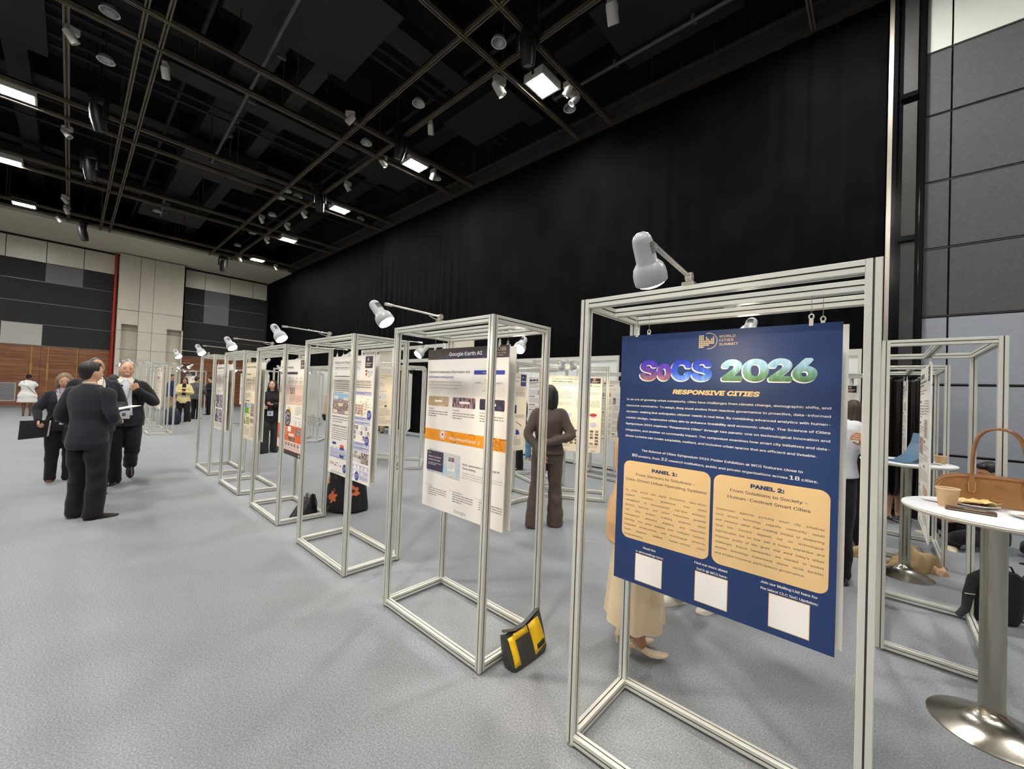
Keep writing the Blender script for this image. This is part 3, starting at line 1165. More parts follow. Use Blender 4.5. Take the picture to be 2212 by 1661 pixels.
PH_NIGHT = photo('photo night city', [(0.25, (60, 30, 110)), (0.5, (120, 110, 190)), (0.75, (220, 180, 220))], 70, 'noise',
                 (0.935, 1.06, [(0.0, (196, 140, 90)), (0.35, (120, 80, 150)), (0.7, (88, 60, 190)), (1.0, (90, 50, 170))]), (1, 1, 0.5))
PH_BLUE = photo('photo blue city', [(0.3, (40, 60, 150)), (0.55, (110, 130, 200)), (0.8, (220, 230, 250))], 60, 'noise',
                (0.935, 1.06, [(0.0, (150, 190, 235)), (0.3, (60, 120, 210)), (0.7, (40, 60, 170)), (1.0, (44, 40, 130))]), (1.6, 1, 0.3))
PH_DAY = photo('photo green city', [(0.3, (90, 120, 130)), (0.55, (160, 180, 180)), (0.75, (240, 245, 240))], 38, 'noise',
               (0.935, 1.06, [(0.0, (70, 110, 60)), (0.28, (120, 165, 130)), (0.5, (170, 205, 225)), (0.75, (205, 228, 236)), (1.0, (110, 165, 220))]), (1.5, 1, 0.7))
PH_CITY = photo('photo grey skyline', [(0.2, (84, 62, 60)), (0.5, (150, 122, 118)), (0.8, (206, 184, 176))], 150, 'voronoi', None, (1, 1, 0.5))
PH_MAP = photo('photo beige map', [(0.4, (196, 170, 150)), (0.5, (180, 150, 96)), (0.62, (206, 178, 164))], 14)
PH_PPL = photo('photo street people', [(0.2, (60, 44, 50)), (0.45, (190, 160, 150)), (0.6, (160, 84, 44)), (0.85, (130, 134, 160))], 62, 'voronoi', None, (1.4, 1, 0.5))
PH_DARK = photo('photo dark earth', [(0.4, (30, 28, 48)), (0.62, (66, 60, 84)), (0.75, (200, 170, 140))], 22)
PH_SPACE = photo('photo dark space', [(0.35, (50, 46, 40)), (0.65, (66, 60, 56))], 6)
PH_BROWN = photo('photo small thumbnails', [(0.2, (40, 34, 30)), (0.5, (110, 84, 62)), (0.75, (160, 150, 120)), (0.9, (90, 120, 60))], 40, 'voronoi')
PH_DETAIL = photo('photo detail', [(0.3, (50, 42, 44)), (0.5, (128, 110, 108)), (0.8, (214, 200, 190))], 140, 'voronoi')
PH_TERR = photo('photo grey map', [(0.35, (186, 186, 184)), (0.5, (206, 208, 208)), (0.7, (158, 196, 214))], 9)
PH_PURPLE = photo('photo purple petals', [(0.25, (40, 30, 60)), (0.5, (110, 80, 150)), (0.75, (206, 196, 214))], 55, 'voronoi')
PH_GREEN = photo('photo green plan', [(0.25, (90, 150, 60)), (0.5, (150, 190, 80)), (0.75, (206, 206, 90))], 10, 'voronoi')


def rr(x0, v0, x1, v1, r, n=6):
    pts = []
    for cx, cy, a0 in ((x1 - r, v1 - r if v1 > v0 else v1 + r, 0), (x0 + r, v1 - r, PI / 2), (x0 + r, v0 + r, PI), (x1 - r, v0 + r, 1.5 * PI)):
        for k in range(n + 1):
            a = a0 + PI / 2 * k / n
            pts.append((cx + r * math.cos(a), cy + r * math.sin(a)))
    return pts


try:
    import os
    FONT = bpy.data.fonts.load(os.path.join(bpy.utils.resource_path('LOCAL'), 'datafiles', 'fonts', 'Inter.woff2'))
    FBOLD, FVS = 0.62, 0.98
except Exception:
    FONT, FBOLD, FVS = None, 1.0, 1.0


GLYPH = {}


def _text_mesh(body, res):
    cu = bpy.data.curves.new('t', 'FONT')
    cu.body = body
    cu.resolution_u = res
    cu.fill_mode = 'NONE'
    if FONT:
        cu.font = FONT
    o = bpy.data.objects.new('t', cu)
    COL.objects.link(o)
    me = bpy.data.meshes.new_from_object(o.evaluated_get(bpy.context.evaluated_depsgraph_get()))
    bpy.data.objects.remove(o)
    bpy.data.curves.remove(cu)
    v = [(p.co.x, p.co.y) for p in me.vertices]
    e = [tuple(p.vertices) for p in me.edges]
    bpy.data.meshes.remove(me)
    return v, e


def _fill(v, e):
    """fill closed outlines by winding number, as stacked trapezoids"""
    nb = {}
    for a, c in e:
        nb.setdefault(a, []).append(c)
        nb.setdefault(c, []).append(a)
    seen, ed = set(), []
    for st in nb:
        if st in seen:
            continue
        lp, cur = [], st
        while cur is not None and cur not in seen:
            seen.add(cur)
            lp.append(v[cur])
            cur = next((q for q in nb[cur] if q not in seen), None)
        ed += [(lp[i - 1], lp[i]) for i in range(len(lp)) if abs(lp[i - 1][1] - lp[i][1]) > 1e-7]
    ys = set(round(p[1], 6) for q in ed for p in q)
    for i in range(len(ed)):
        (ax, ay), (bx, by) = ed[i]
        for j in range(i):
            (cx, cy), (dx, dy) = ed[j]
            den = (bx - ax) * (dy - cy) - (by - ay) * (dx - cx)
            if abs(den) > 1e-12:
                t = ((cx - ax) * (dy - cy) - (cy - ay) * (dx - cx)) / den
                u = ((cx - ax) * (by - ay) - (cy - ay) * (bx - ax)) / den
                if 1e-4 < t < 1 - 1e-4 and 1e-4 < u < 1 - 1e-4:
                    ys.add(round(ay + t * (by - ay), 6))
    ys = sorted(ys)
    ov, of = [], []
    for y0, y1 in zip(ys, ys[1:]):
        if y1 - y0 < 2e-6:
            continue
        ym = (y0 + y1) / 2
        xs = []
        for (ax, ay), (bx, by) in ed:
            if min(ay, by) <= ym < max(ay, by):
                f = lambda y: ax + (bx - ax) * (y - ay) / (by - ay)
                xs.append((f(ym), f(y0), f(y1), 1 if by > ay else -1))
        xs.sort()
        w = 0
        for k in range(len(xs) - 1):
            if w == 0:
                st = xs[k]
            w += xs[k][3]
            if w != 0 and w + xs[k + 1][3] == 0:
                en = xs[k + 1]
                n = len(ov)
                ov += [(st[1], y0), (en[1], y0), (en[2], y1), (st[2], y1)]
                of.append((n, n + 1, n + 2, n + 3))
    return ov, of


def glyph(ch, res=2):
    """one letter, filled without overlaps, and its advance"""
    if (ch, res) in GLYPH:
        return GLYPH[(ch, res)]
    if 'HH' not in GLYPH:
        GLYPH['HH'] = max(p[0] for p in _text_mesh('HH', 2)[0])
    adv = max(p[0] for p in _text_mesh('H' + ch + 'H', 2)[0]) - GLYPH['HH']
    v, f = ([], []) if ch == ' ' else _fill(*_text_mesh(ch, res))
    GLYPH[(ch, res)] = (v, f, adv)
    return GLYPH[(ch, res)]


class Print:
    """flat ink on the face of a board; x from the left edge, v from the top edge downwards (negative)"""

    def __init__(self, h=BH):
        self.mb = MB()
        self.h = h
        self.y = -BT / 2 - 0.0004

    def lay(self, k):
        return -BT / 2 - 0.0004 - 0.0003 * k

    def pg(self, pts, m, k=1):
        y = self.lay(k)
        self.mb.poly([(x, y, self.h + v) for x, v in pts], m)

    def quad(self, x0, v0, x1, v1, m, k=1):
        self.pg([(x0, v0), (x1, v0), (x1, v1), (x0, v1)], m, k)

    def rrect(self, x0, v0, x1, v1, r, m, k=1):
        self.pg(rr(x0, min(v0, v1), x1, max(v0, v1), r), m, k)

    def disc(self, x, v, rx, rv, m, k=1, n=28):
        self.pg([(x + rx * math.cos(2 * PI * i / n), v + rv * math.sin(2 * PI * i / n)) for i in range(n)], m, k)

    def ring(self, x, v, r0, r1, m, a0=0, a1=2 * PI, k=2, n=32):
        for i in range(n):
            a, c = a0 + (a1 - a0) * i / n, a0 + (a1 - a0) * (i + 1) / n
            self.pg([(x + r0 * math.cos(a), v + r0 * math.sin(a)), (x + r1 * math.cos(a), v + r1 * math.sin(a)),
                     (x + r1 * math.cos(c), v + r1 * math.sin(c)), (x + r0 * math.cos(c), v + r0 * math.sin(c))], m, k)

    def line(self, x0, v0, x1, v1, w, m, k=2):
        d = Vector((x1 - x0, v1 - v0))
        if d.length < 1e-6:
            return
        d = Vector((-d.y, d.x)).normalized() * w / 2
        self.pg([(x0 - d.x, v0 - d.y), (x1 - d.x, v1 - d.y), (x1 + d.x, v1 + d.y), (x0 + d.x, v0 + d.y)], m, k)

    def text(self, s, x, v, size, m, width=None, align='L', bold=0.0, shear=0.0, k=3, vscale=1.0):
        """v is the baseline"""
        vx, vf, pen = [], [], 0.0
        for ch in s:
            gv, gf, adv = glyph(ch, 6 if size > 0.1 else 2)
            o_ = len(vx)
            vx.extend((p[0] + pen, p[1]) for p in gv)
            vf.extend(tuple(i + o_ for i in f) for f in gf)
            pen += adv
        if not vx:
            return
        if shear:
            vx = [(p[0] + shear * p[1], p[1]) for p in vx]
        lo, hi = min(p[0] for p in vx), max(p[0] for p in vx)
        sx = size if width is None else width / (hi - lo)
        wid = (hi - lo) * sx
        ox = x if align == 'L' else (x - wid if align == 'R' else x - wid / 2)
        y = self.lay(k)
        # weight: the glyph is printed again a hair to each side
        if bold <= 0:
            sh = [(0, 0)]
        elif bold < 0.05:
            sh = [(-bold * 0.7, 0), (bold * 0.7, 0)]
        else:
            sh = [(0, 0)] + [(bold * q * math.cos(a), bold * q * 0.8 * math.sin(a)) for q, nn in ((0.55, 12), (1.0, 32)) for a in [2 * PI * i / nn for i in range(nn)]]
        for q, (bx, bz) in enumerate(sh):
            vs = [(ox + (p[0] - lo) * sx + bx * size, y - 0.000006 * q, self.h + v + (p[1] * vscale * FVS + bz) * size) for p in vx]
            self.mb.add(vs, vf, m)

    def greek(self, x0, v0, x1, n, step, m=None, th=0.27, seed=1, last=0.6, k=2):
        """unreadably small print: rows of word-length dashes"""
        rnd = random.Random(seed)
        m = m or INKG
        for i in range(n):
            v = v0 - i * step
            x, e = x0, x1 if i < n - 1 else x0 + (x1 - x0) * last
            while x < e - 0.002:
                w = min(e - x, step * rnd.uniform(0.7, 2.6))
                self.quad(x, v, x + w, v - step * th, m, k)
                x += w + step * 0.3

    def done(self, name, parent):
        return self.mb.build(name, None, parent, recalc=False)


def make_board(parent, h=BH, w=BW):
    mb = MB()
    mb.box((0, -BT / 2, 0), (w, BT / 2, h))
    mb.build('foam_board', FOAM, parent)
    for x in (0.075, w - 0.09):
        mb = MB()
        mb.tube([(x, 0, h + 0.035), (x, 0, 1.96 - 0.707 + (h - BH) * 0)], 0.0012, n=5)
        mb.build('hanging_wire', WIRE, parent)
        mb = MB()
        for i in range(14):
            a, c = 2 * PI * i / 14, 2 * PI * (i + 1) / 14
            mb.tube([(x + 0.007 * math.cos(a), 0, h + 0.026 + 0.009 * math.sin(a)), (x + 0.007 * math.cos(c), 0, h + 0.026 + 0.009 * math.sin(c))], 0.0026, n=6)
        mb.box((x - 0.006, -0.0055, h - 0.008), (x + 0.006, 0.0055, h + 0.017))
        mb.build('hook', HOOK, parent)


def place_poster(t, fk, side, u=0.069, z=0.707, tilt=0.0, gap=0.032):
    Mf = FR[fk]
    if side == 'f':
        t.location = Mf @ Vector((u, D_ / 2 - gap, z))
        t.rotation_euler = (0, tilt, Mf.to_euler().z)
    else:
        t.location = Mf @ Vector((u + BW, D_ / 2 + gap, z))
        t.rotation_euler = (0, tilt, Mf.to_euler().z + PI)


def badge(P, x0, v0, x1, v1, m=None):
    P.quad(x0, v0, x1, v1, m or NAVYD, 2)
    w = x1 - x0
    h = v0 - v1
    P.ring(x0 + w * 0.4, v0 - h * 0.25, w * 0.08, w * 0.11, GOLDL, k=3, n=14)
    P.quad(x0 + w * 0.3, v0 - h * 0.2, x0 + w * 0.42, v0 - h * 0.33, GOLDL, 3)
    P.greek(x0 + w * 0.15, v0 - h * 0.55, x1 - w * 0.15, 2, h * 0.17, GOLDL, 0.5, 3, 0.7, k=3)


# ---- 1: the navy symposium poster
t = thing('exhibition_poster', 'big navy blue symposium poster with gold panels hanging in the nearest frame', 'poster')
make_board(t)
P = Print()
P.quad(0, 0, BW, -BH, NAVY, 0)
P.done('navy_print', t)
P = Print()
random.seed(3)
for i in range(9):
    xx = 0.355 + i * 0.0068
    top = [5, 5, 5, 2, 4, 3, 2, 3, 4][i]
    for j in range(7):
        vv = -0.0190 - j * 0.0079
        if j >= 5 - top and vv > -0.0715 + i * 0.0022:
            P.rrect(xx, vv, xx + 0.0050, vv - 0.0058, 0.0010, GOLDL, 2)
P.ring(0.3935, -0.0445, 0.0315, 0.0338, GOLDL, -1.75, 1.9)
for s, v, x1 in (('WORLD', -0.0325, 0.4938), ('CITIES', -0.0485, 0.4860), ('SUMMIT', -0.0650, 0.5045)):
    P.text(s, 0.4335, v, 0.0195, GOLDL, width=x1 - 0.4335, bold=0.005)
P.done('logo', t)
P = Print()
for s, x0, x1, sz, mm in (('S', 0.098, 0.176, 0.156, PH_NIGHT), ('o', 0.179, 0.2395, 0.156, PH_NIGHT), ('C', 0.243, 0.3255, 0.156, PH_BLUE), ('S', 0.330, 0.4065, 0.156, PH_BLUE),
                          ('2', 0.448, 0.5195, 0.148, PH_DAY), ('0', 0.5235, 0.6085, 0.148, PH_DAY), ('2', 0.612, 0.684, 0.148, PH_DAY), ('6', 0.687, 0.757, 0.148, PH_DAY)):
    vs_ = 1.0 if s != 'o' else 1.05
    P.text(s, x0 + 0.004, -0.2085, sz, WHITEI, width=x1 - x0 - 0.012, bold=0.060, k=2, vscale=vs_)
    P.text(s, x0 + 0.0075, -0.2045, sz, mm, width=x1 - x0 - 0.012, bold=0.055, k=4, vscale=vs_)
P.done('title_lettering', t)
P = Print()
P.text('RESPONSIVE CITIES', 0.2525, -0.2695, 0.0345, GOLDL, width=0.330, bold=0.052, shear=0.2)
for s, x1, v, b in (('In an era of growing urban complexity, cities face challenges from climate change, demographic shifts, and', 0.801, -0.3065, 0),
                    ('resource constraints. To adapt, they must evolve from reactive governance to proactive, data-informed', 0.801, -0.3355, 0),
                    ('decision-making that anticipates citizens\u2019 needs in real time. By combining advanced analytics with human-', 0.801, -0.3640, 0),
                    ('centric design, responsive cities aim to enhance liveability and economic vitality. The Science of Cities', 0.801, -0.3930, 0),
                    ('Symposium 2026 explores \u201cResponsive Cities\u201d through two panels: one on technological innovation and', 0.801, -0.4215, 0),
                    ('integration, and another on community impact. The symposium examines how smart city initiatives and data-', 0.801, -0.4505, 0),
                    ('driven systems can create adaptable, resilient, and inclusive urban spaces that are efficient and liveable.', 0.764, -0.4790, 0)):
    P.text(s, 0.0355, v, 0.0172, WHITEI, width=x1 - 0.0355, bold=0.022)
P.text('The Science of Cities Symposium 2026 Poster Exhibition at WCS features close to', 0.119, -0.5405, 0.0185, WHITEI, width=0.607, bold=0.024)
x = 0.073
for s, w, sz in (('80', 0.026, 0.026), ('posters, from', 0.098, 0.0175), ('32', 0.028, 0.026), ('research institutions, public and private organisations across', 0.437, 0.0175), ('18', 0.030, 0.028), ('cities.', 0.048, 0.0185)):
    P.text(s, x, -0.5690, sz, WHITEI, width=w, bold=0.026)
    x += w + 0.0062
P.done('body_lettering', t)
for x0, x1, head, heads, hv, body in (
        (0.034, 0.4185, 'PANEL 1:', (('From Sensors to Solutions \u2013', 0.095, 0.359), ('Data-Driven Urban Operating Systems', 0.049, 0.4035)), ((0.171, 0.281, -0.6285), (-0.6560), (-0.6825)),
         ['As cities evolve into digital ecosystems, data-driven', 'systems transform governance from siloed', 'management to interconnected, real-time decisions.',
          'Sensors, services, and citizen interactions generate', 'vast data streams enabling proactive urban', 'management, predictive analytics, and responsive',
          'planning. This panel explores how intelligent systems,', 'integrated infrastructures, and technological advances', 'foster adaptive, resilient, human-centred urban', 'environments.']),
        (0.4305, 0.8065, 'PANEL 2:', (('From Solutions to Society \u2013', 0.4925, 0.7435), ('Human-Centred Smart Cities', 0.4835, 0.7515)), ((0.564, 0.671, -0.6235), (-0.6510), (-0.6775)),
         ['Government agencies pursuing smart city initiatives', 'must ensure technology supports community needs', 'and cohesion rather than creating divides or weakening',
          'local ties. Success depends not on technological', 'sophistication but on how well it fosters interaction and', 'improves quality of life; goals vital amid today\u2019s urban',
          'challenges. Robust frameworks are needed to assess', 'whether technology investments deliver social benefits', 'and enable inclusive, participatory governance.'])):
    P = Print()
    P.rrect(x0, -0.5905, x1, -0.9505, 0.031, GOLD, 2)
    P.text(head, hv[0][0], hv[0][2], 0.027, NAVY, width=hv[0][1] - hv[0][0], bold=0.055, k=3)
    for (s, a, c), v in zip(heads, hv[1:]):
        P.text(s, a, v, 0.0228, PTXT, width=c - a, bold=0.02, k=3)
    n = len(body)
    for i, s in enumerate(body):
        v = -0.7320 - i * (0.0228 if n == 10 else 0.0222)
        lead = 0.0125
        w = (x1 - x0) - 2 * lead
        if i == n - 1:
            w *= 0.26 if n == 10 else 0.845
        words_ = s.split(' ')
        if i < n - 1:
            # justified: words keep their natural width, the gaps take up the rest
            nat = [sum(glyph(c)[2] for c in q) * 0.0165 * 1.04 for q in words_]
            g = (w - sum(nat)) / (len(words_) - 1)
            kk = 1.0
            if g < 0.0045:
                g = 0.0045
                kk = (w - g * (len(words_) - 1)) / sum(nat)
            xx = x0 + lead
            for q, nw in zip(words_, nat):
                P.text(q, xx, v, 0.0165, PTXT, width=nw * kk * 0.97, k=3, bold=0.006)
                xx += nw * kk + g
        else:
            P.text(s, x0 + lead, v, 0.0165, PTXT, width=w, k=3, bold=0.006)
    P.done('info_panel', t)
for x0, l1, l2, v in ((0.107, ('Read the', 0.142, 0.199), ('e-proceedings here:', 0.1075, 0.2345), -1.011), (0.370, ('Find out more about', 0.366, 0.491), ('SoCS @ WCS here:', 0.3745, 0.4905), -1.006),
                      (0.634, ('Join our Mailing List here for', 0.6055, 0.7785), ('the latest CLC SoC Updates:', 0.605, 0.780), -1.0025)):
    P = Print()
    P.quad(x0 - 0.0015, v + 0.0015, x0 + 0.1235, v - 0.1225, GOLD, 2)
    P.quad(x0 + 0.001, v - 0.001, x0 + 0.121, v - 0.12, WHITEI, 3)
    P.done('blank_card', t)
    P = Print()
    P.text(l1[0], l1[1], v + 0.0305, 0.018, WHITEI, width=l1[2] - l1[1], bold=0.03)
    P.text(l2[0], l2[1], v + 0.0075, 0.018, WHITEI, width=l2[2] - l2[1], bold=0.03)
    P.done('caption_lettering', t)
place_poster(t, 'f1', 'f', 0.069, 0.707, 0.002)

# ---- 2: white, black and orange poster
t = thing('exhibition_poster', 'white poster with a black header and an orange band, in the second front frame', 'poster')
make_board(t)
P = Print()
P.quad(0, 0, BW, -BH, PAPER, 0)
P.done('paper_print', t)
P = Print()
P.quad(0, 0, BW, -0.078, PH_SPACE, 1)
pts = [(0.10 + 0.62 * i / 24, -0.078 + 0.047 * math.sin(PI * i / 24)) for i in range(25)]
P.pg(pts, mat('ink earth limb', (74, 70, 118), 0.5), 2)
P.pg([(x + 0.006 * (0.41 - x), v * 0.94 - 0.0075 if v > -0.077 else v) for x, v in pts], PH_DARK, 3)
P.text('Google Earth AI', 0.2475, -0.0560, 0.050, WHITEI, width=0.337, bold=0.012, k=4)
P.quad(0.655, 0, BW, -0.078, mat('ink dark plum', (58, 50, 58), 0.5), 3)
P.text('SCIENCE OF CITIES', 0.672, -0.052, 0.013, GOLDL, width=0.128, k=4)
P.text('SYMPOSIUM', 0.705, -0.066, 0.013, GOLDL, width=0.07, k=4)
P.ring(0.742, -0.022, 0.010, 0.0125, GOLDL, k=4, n=16)
P.greek(0.760, -0.014, 0.80, 3, 0.008, GOLDL, 0.45, 5, 1, k=4)
P.done('header_print', t)
P = Print()
P.text('Transform planetary information into', 0.0145, -0.176, 0.0335, INK, width=0.461, bold=0.016)
P.text('actionable intelligence', 0.0145, -0.212, 0.0335, INKB, width=0.290, bold=0.018)
for s, w, v in (('Built on years of global modeling and Gemini\u2019s advanced reasoning', 0.37, -0.2425), ('capabilities, Earth AI is helping enterprises, nonprofits, and cities with', 0.386, -0.2645), ('everything from environmental monitoring to disaster response.', 0.345, -0.2870)):
    P.text(s, 0.0165, v, 0.0155, INKG, width=w)
P.rrect(0.50, -0.145, 0.812, -0.33, 0.012, mat('ink faint grey', (228, 227, 224), 0.5), 1)
P.rrect(0.515, -0.158, 0.7985, -0.1855, 0.008, INKB, 2)
P.text('Geospatial Reasoning', 0.600, -0.176, 0.0125, WHITEI, width=0.115, bold=0.01)
for x0 in (0.520, 0.613, 0.706):
    P.rrect(x0, -0.232, x0 + 0.082, -0.250, 0.004, PALEB, 2)
    P.greek(x0 + 0.022, -0.238, x0 + 0.06, 1, 0.009, INKG, 0.5, 2, 1, k=3)
P.greek(0.622, -0.218, 0.69, 1, 0.010, INKG, 0.5, 3, 1)
P.text('Google Foundation Models', 0.602, -0.293, 0.0125, INK, width=0.125)
for x0, x1, mm, cap, a, sd in ((0.027, 0.263, PH_MAP, 'Imagery', 0.06, 3), (0.305, 0.541, PH_PPL, 'Population', 0.075, 4), (0.582, 0.807, PH_DARK, 'Environment', 0.085, 5)):
    P.rrect(x0, -0.3445, x1, -0.4150, 0.009, mm, 2)
    P.text(cap, x0 + 0.006, -0.4390, 0.017, INK, width=a, bold=0.02)
    P.greek(x0 + 0.006, -0.4520, x1 - 0.006, 3, 0.0165, INKG, 0.42, sd, 0.45)
    P.rrect(x0 + 0.075, -0.371, x1 - 0.075 + (0.02 if sd == 4 else 0), -0.386, 0.003, WHITEI, 3)
P.done('upper_print', t)
P = Print()
P.quad(0, -0.5835, BW, -0.6640, ORANGE, 2)
P.disc(0.2105, -0.6145, 0.0385, 0.0345, WHITEI, 3)
P.disc(0.2105, -0.6145, 0.034, 0.0305, mat('ink deep orange', (198, 110, 40), 0.5), 4)
P.ring(0.2105, -0.6145, 0.012, 0.026, WHITEI, k=5)
P.text('WeatherNext 2', 0.278, -0.6420, 0.040, WHITEI, width=0.321, bold=0.004, k=4)
rnd = random.Random(5)
for x, v in ((0.255, -0.585), (0.50, -0.588), (0.30, -0.652), (0.72, -0.60), (0.775, -0.593)):
    for i in range(13):
        nx, nv = x + rnd.uniform(-0.004, 0.016), max(-0.662, min(-0.585, v + rnd.uniform(-0.013, 0.009)))
        P.line(x, v, nx, nv, 0.0025, INK, 4)
        x, v = min(nx, BW - 0.003), nv
for cx, cv in ((0.735, -0.625), (0.775, -0.612), (0.79, -0.64), (0.755, -0.648)):
    P.ring(cx, cv, 0.010, 0.0125, INK, k=4, n=9)
P.done('orange_band', t)
P = Print()
P.pg([(0.062, -0.728), (0.412, -0.741), (0.416, -0.912), (0.045, -0.896)], PH_TERR, 2)
P.rrect(0.0395, -0.7425, 0.232, -0.884, 0.006, mat('ink plum', (64, 54, 74), 0.5), 3)
P.greek(0.052, -0.757, 0.085, 1, 0.01, PALEB, 0.5, 2, 1, k=4)
P.text('Deliver AI-powered', 0.058, -0.790, 0.023, WHITEI, width=0.145, bold=0.012, k=4)
P.text('weather forecasts', 0.058, -0.812, 0.023, WHITEI, width=0.140, bold=0.012, k=4)
P.greek(0.058, -0.828, 0.215, 2, 0.011, PALEB, 0.4, 7, 0.6, k=4)
P.rrect(0.062, -0.8535, 0.093, -0.866, 0.004, INKB, 4)
P.rrect(0.197, -0.862, 0.217, -0.872, 0.003, INKB, 4)
P.rrect(0.280, -0.760, 0.358, -0.858, 0.004, WHITEI, 3)
P.quad(0.285, -0.763, 0.353, -0.795, PH_PPL, 4)
P.greek(0.287, -0.804, 0.35, 5, 0.0095, INKG, 0.4, 4, 0.7, k=4)
for a in range(4):
    x, v = 0.25 + a * 0.02, -0.745
    for i in range(9):
        nx, nv = x + random.uniform(0.0, 0.02), v - random.uniform(0.006, 0.022)
        if nv < -0.9 or nx > 0.41:
            break
        P.line(x, v, nx, nv, 0.0018, SKYI, 4)
        x, v = nx, nv
P.text('Next-generation meteorological', 0.440, -0.7985, 0.026, INK, width=0.348, bold=0.018)
P.text('forecasting', 0.440, -0.8240, 0.026, INK, width=0.127, bold=0.018)
for s, w, v in (('WeatherNext 2 represents a paradigm shift in global forecasting. Built', 0.374, -0.8530), ('collaboratively by Google DeepMind and Google, it uses AI to deliver', 0.372, -0.8690), ('lightning-fast, highly localized predictions.', 0.218, -0.8850)):
    P.text(s, 0.441, v, 0.0155, INKG, width=w)
for x0, s, w, sd in ((0.072, 'Accuracy', 0.048, 3), (0.347, 'Speed & Efficiency', 0.098, 4), (0.612, 'Timely', 0.04, 5)):
    P.ring(x0 - 0.025, -0.992, 0.004, 0.007, GOLD, k=2, n=10)
    P.text(s, x0, -0.998, 0.015, INK, width=w, bold=0.015)
    P.greek(x0, -1.008, x0 + 0.206, 4, 0.0155, INKG, 0.4, sd, 0.5)
P.text('Google', 0.3685, -1.131, 0.042, INKG, width=0.121, bold=0.004)
P.done('lower_print', t)
place_poster(t, 'f2', 'f', 0.085, 0.710, 0.003)

# ---- 3: urban research poster
t = thing('exhibition_poster', 'white and lilac research poster with a city photo, hanging above the floral skirt', 'poster')
make_board(t)
P = Print()
P.quad(0, 0, BW, -BH, PAPER, 0)
P.text('Making the intangible tangible:', 0.045, -0.072, 0.052, NAVYD, width=0.545, bold=0.004)
P.text('towards reasonable urban operating', 0.045, -0.118, 0.042, NAVYD, width=0.52, bold=0.002)
P.quad(0.045, -0.084, 0.59, -0.087, NAVYD)
P.quad(0.045, -0.128, 0.565, -0.1305, NAVYD)
badge(P, 0.665, -0.012, 0.80, -0.118)
P.text('NUS', 0.712, -0.165, 0.046, NAVYD, width=0.095, bold=0.003)
P.rrect(0.672, -0.135, 0.706, -0.150, 0.003, NAVYD)
P.pg([(0.676, -0.158), (0.704, -0.158), (0.704, -0.175), (0.690, -0.194), (0.676, -0.175)], RED)
P.greek(0.725, -0.176, 0.80, 2, 0.014, INKG, 0.4, 3)
P.greek(0.045, -0.160, 0.12, 1, 0.018, INKG, 0.4)
P.greek(0.045, -0.190, 0.62, 1, 0.018, INK, 0.5, 4)
P.text('Intangibly Driven Operations: Reasonable Design', 0.045, -0.246, 0.036, NAVYD, width=0.735, bold=0.004)
P.quad(0.045, -0.2525, 0.78, -0.2545, NAVYD)
P.greek(0.055, -0.266, 0.79, 3, 0.021, INKG, 0.4, 5)
P.greek(0.055, -0.329, 0.40, 2, 0.021, INKG, 0.4, 6)
P.quad(0.035, -0.365, 0.40, -0.425, SKYI)
P.quad(0.035, -0.425, 0.40, -0.565, PH_CITY)
for i in range(15):
    xx = 0.04 + i * 0.0235
    P.quad(xx, -0.425 + random.uniform(0.0, 0.02), xx + 0.014, -0.44, PH_CITY, 2)
for x0, v0 in ((0.06, -0.385), (0.27, -0.395), (0.16, -0.455), (0.05, -0.525), (0.31, -0.525)):
    P.quad(x0, v0, x0 + 0.095, v0 - 0.03, CREAMI, 3)
P.text('REPRESENTING THE INTANGIBLE', 0.035, -0.600, 0.029, NAVYD, width=0.38, bold=0.015)
P.greek(0.045, -0.612, 0.41, 2, 0.024, INKG, 0.4, 7)
P.text('Intelligently Operated City', 0.035, -0.690, 0.042, NAVYD, width=0.40, bold=0.005)
P.greek(0.045, -0.706, 0.40, 6, 0.0205, INKG, 0.42, 8)
P.quad(0.02, -0.905, 0.42, -0.985, LILAC, 1)
for x0, v0, w, mm in ((0.07, -0.842, 0.085, INKB), (0.24, -0.858, 0.085, ORED), (0.24, -0.955, 0.085, INKB), (0.24, -0.882, 0.085, INKB)):
    P.quad(x0, v0, x0 + w, v0 - 0.024, mm, 3)
for k in range(8):
    P.greek(0.06 + (k % 4) * 0.085, -0.890 - (k // 4) * 0.05, 0.12 + (k % 4) * 0.085, 2, 0.012, INKG, 0.4, k)
P.text('Reasonable Urban Operating System', 0.035, -1.012 + 0.02, 0.030, INKB, width=0.41, bold=0.008)
P.text('RDL', 0.045, -1.088 + 0.02, 0.055, NAVYD, width=0.105, bold=0.006)
for k in range(5):
    (P.disc if k in (0, 4) else P.ring)(*((0.165 + k * 0.026, -1.063, 0.009, 0.009, NAVYD, 2) if k in (0, 4) else (0.165 + k * 0.026, -1.063, 0.007, 0.009, INKG)))
P.greek(0.165, -1.036, 0.25, 1, 0.018, INKG, 0.4)
P.greek(0.06, -1.125, 0.40, 2, 0.013, INKG, 0.4, 9)
P.done('left_print', t)
P = Print()
rnd = random.Random(12)
for v0, h in ((-0.330, 0.035), (-0.560, 0.035), (-0.600, 0.035), (-0.790, 0.035), (-0.828, 0.04)):
    P.quad(0.46, v0, 0.805, v0 - h, LILAC, 1)
    P.greek(0.52, v0 - 0.006, 0.79, 2, 0.012, INKB, 0.4, int(-v0 * 100), k=2)
    P.disc(0.485, v0 - h / 2, 0.011, 0.016, PH_DETAIL, 3)
for k in range(60):
    P.quad(*(lambda a, c: (a, c, a + 0.012, c - 0.008))(rnd.uniform(0.60, 0.79), rnd.uniform(-0.375, -0.55)), rnd.choice((INKG, INKG, ORED, GREENI, GOLD)), 2)
P.quad(0.50, -0.445, 0.665, -0.545, BEIGE, 2)
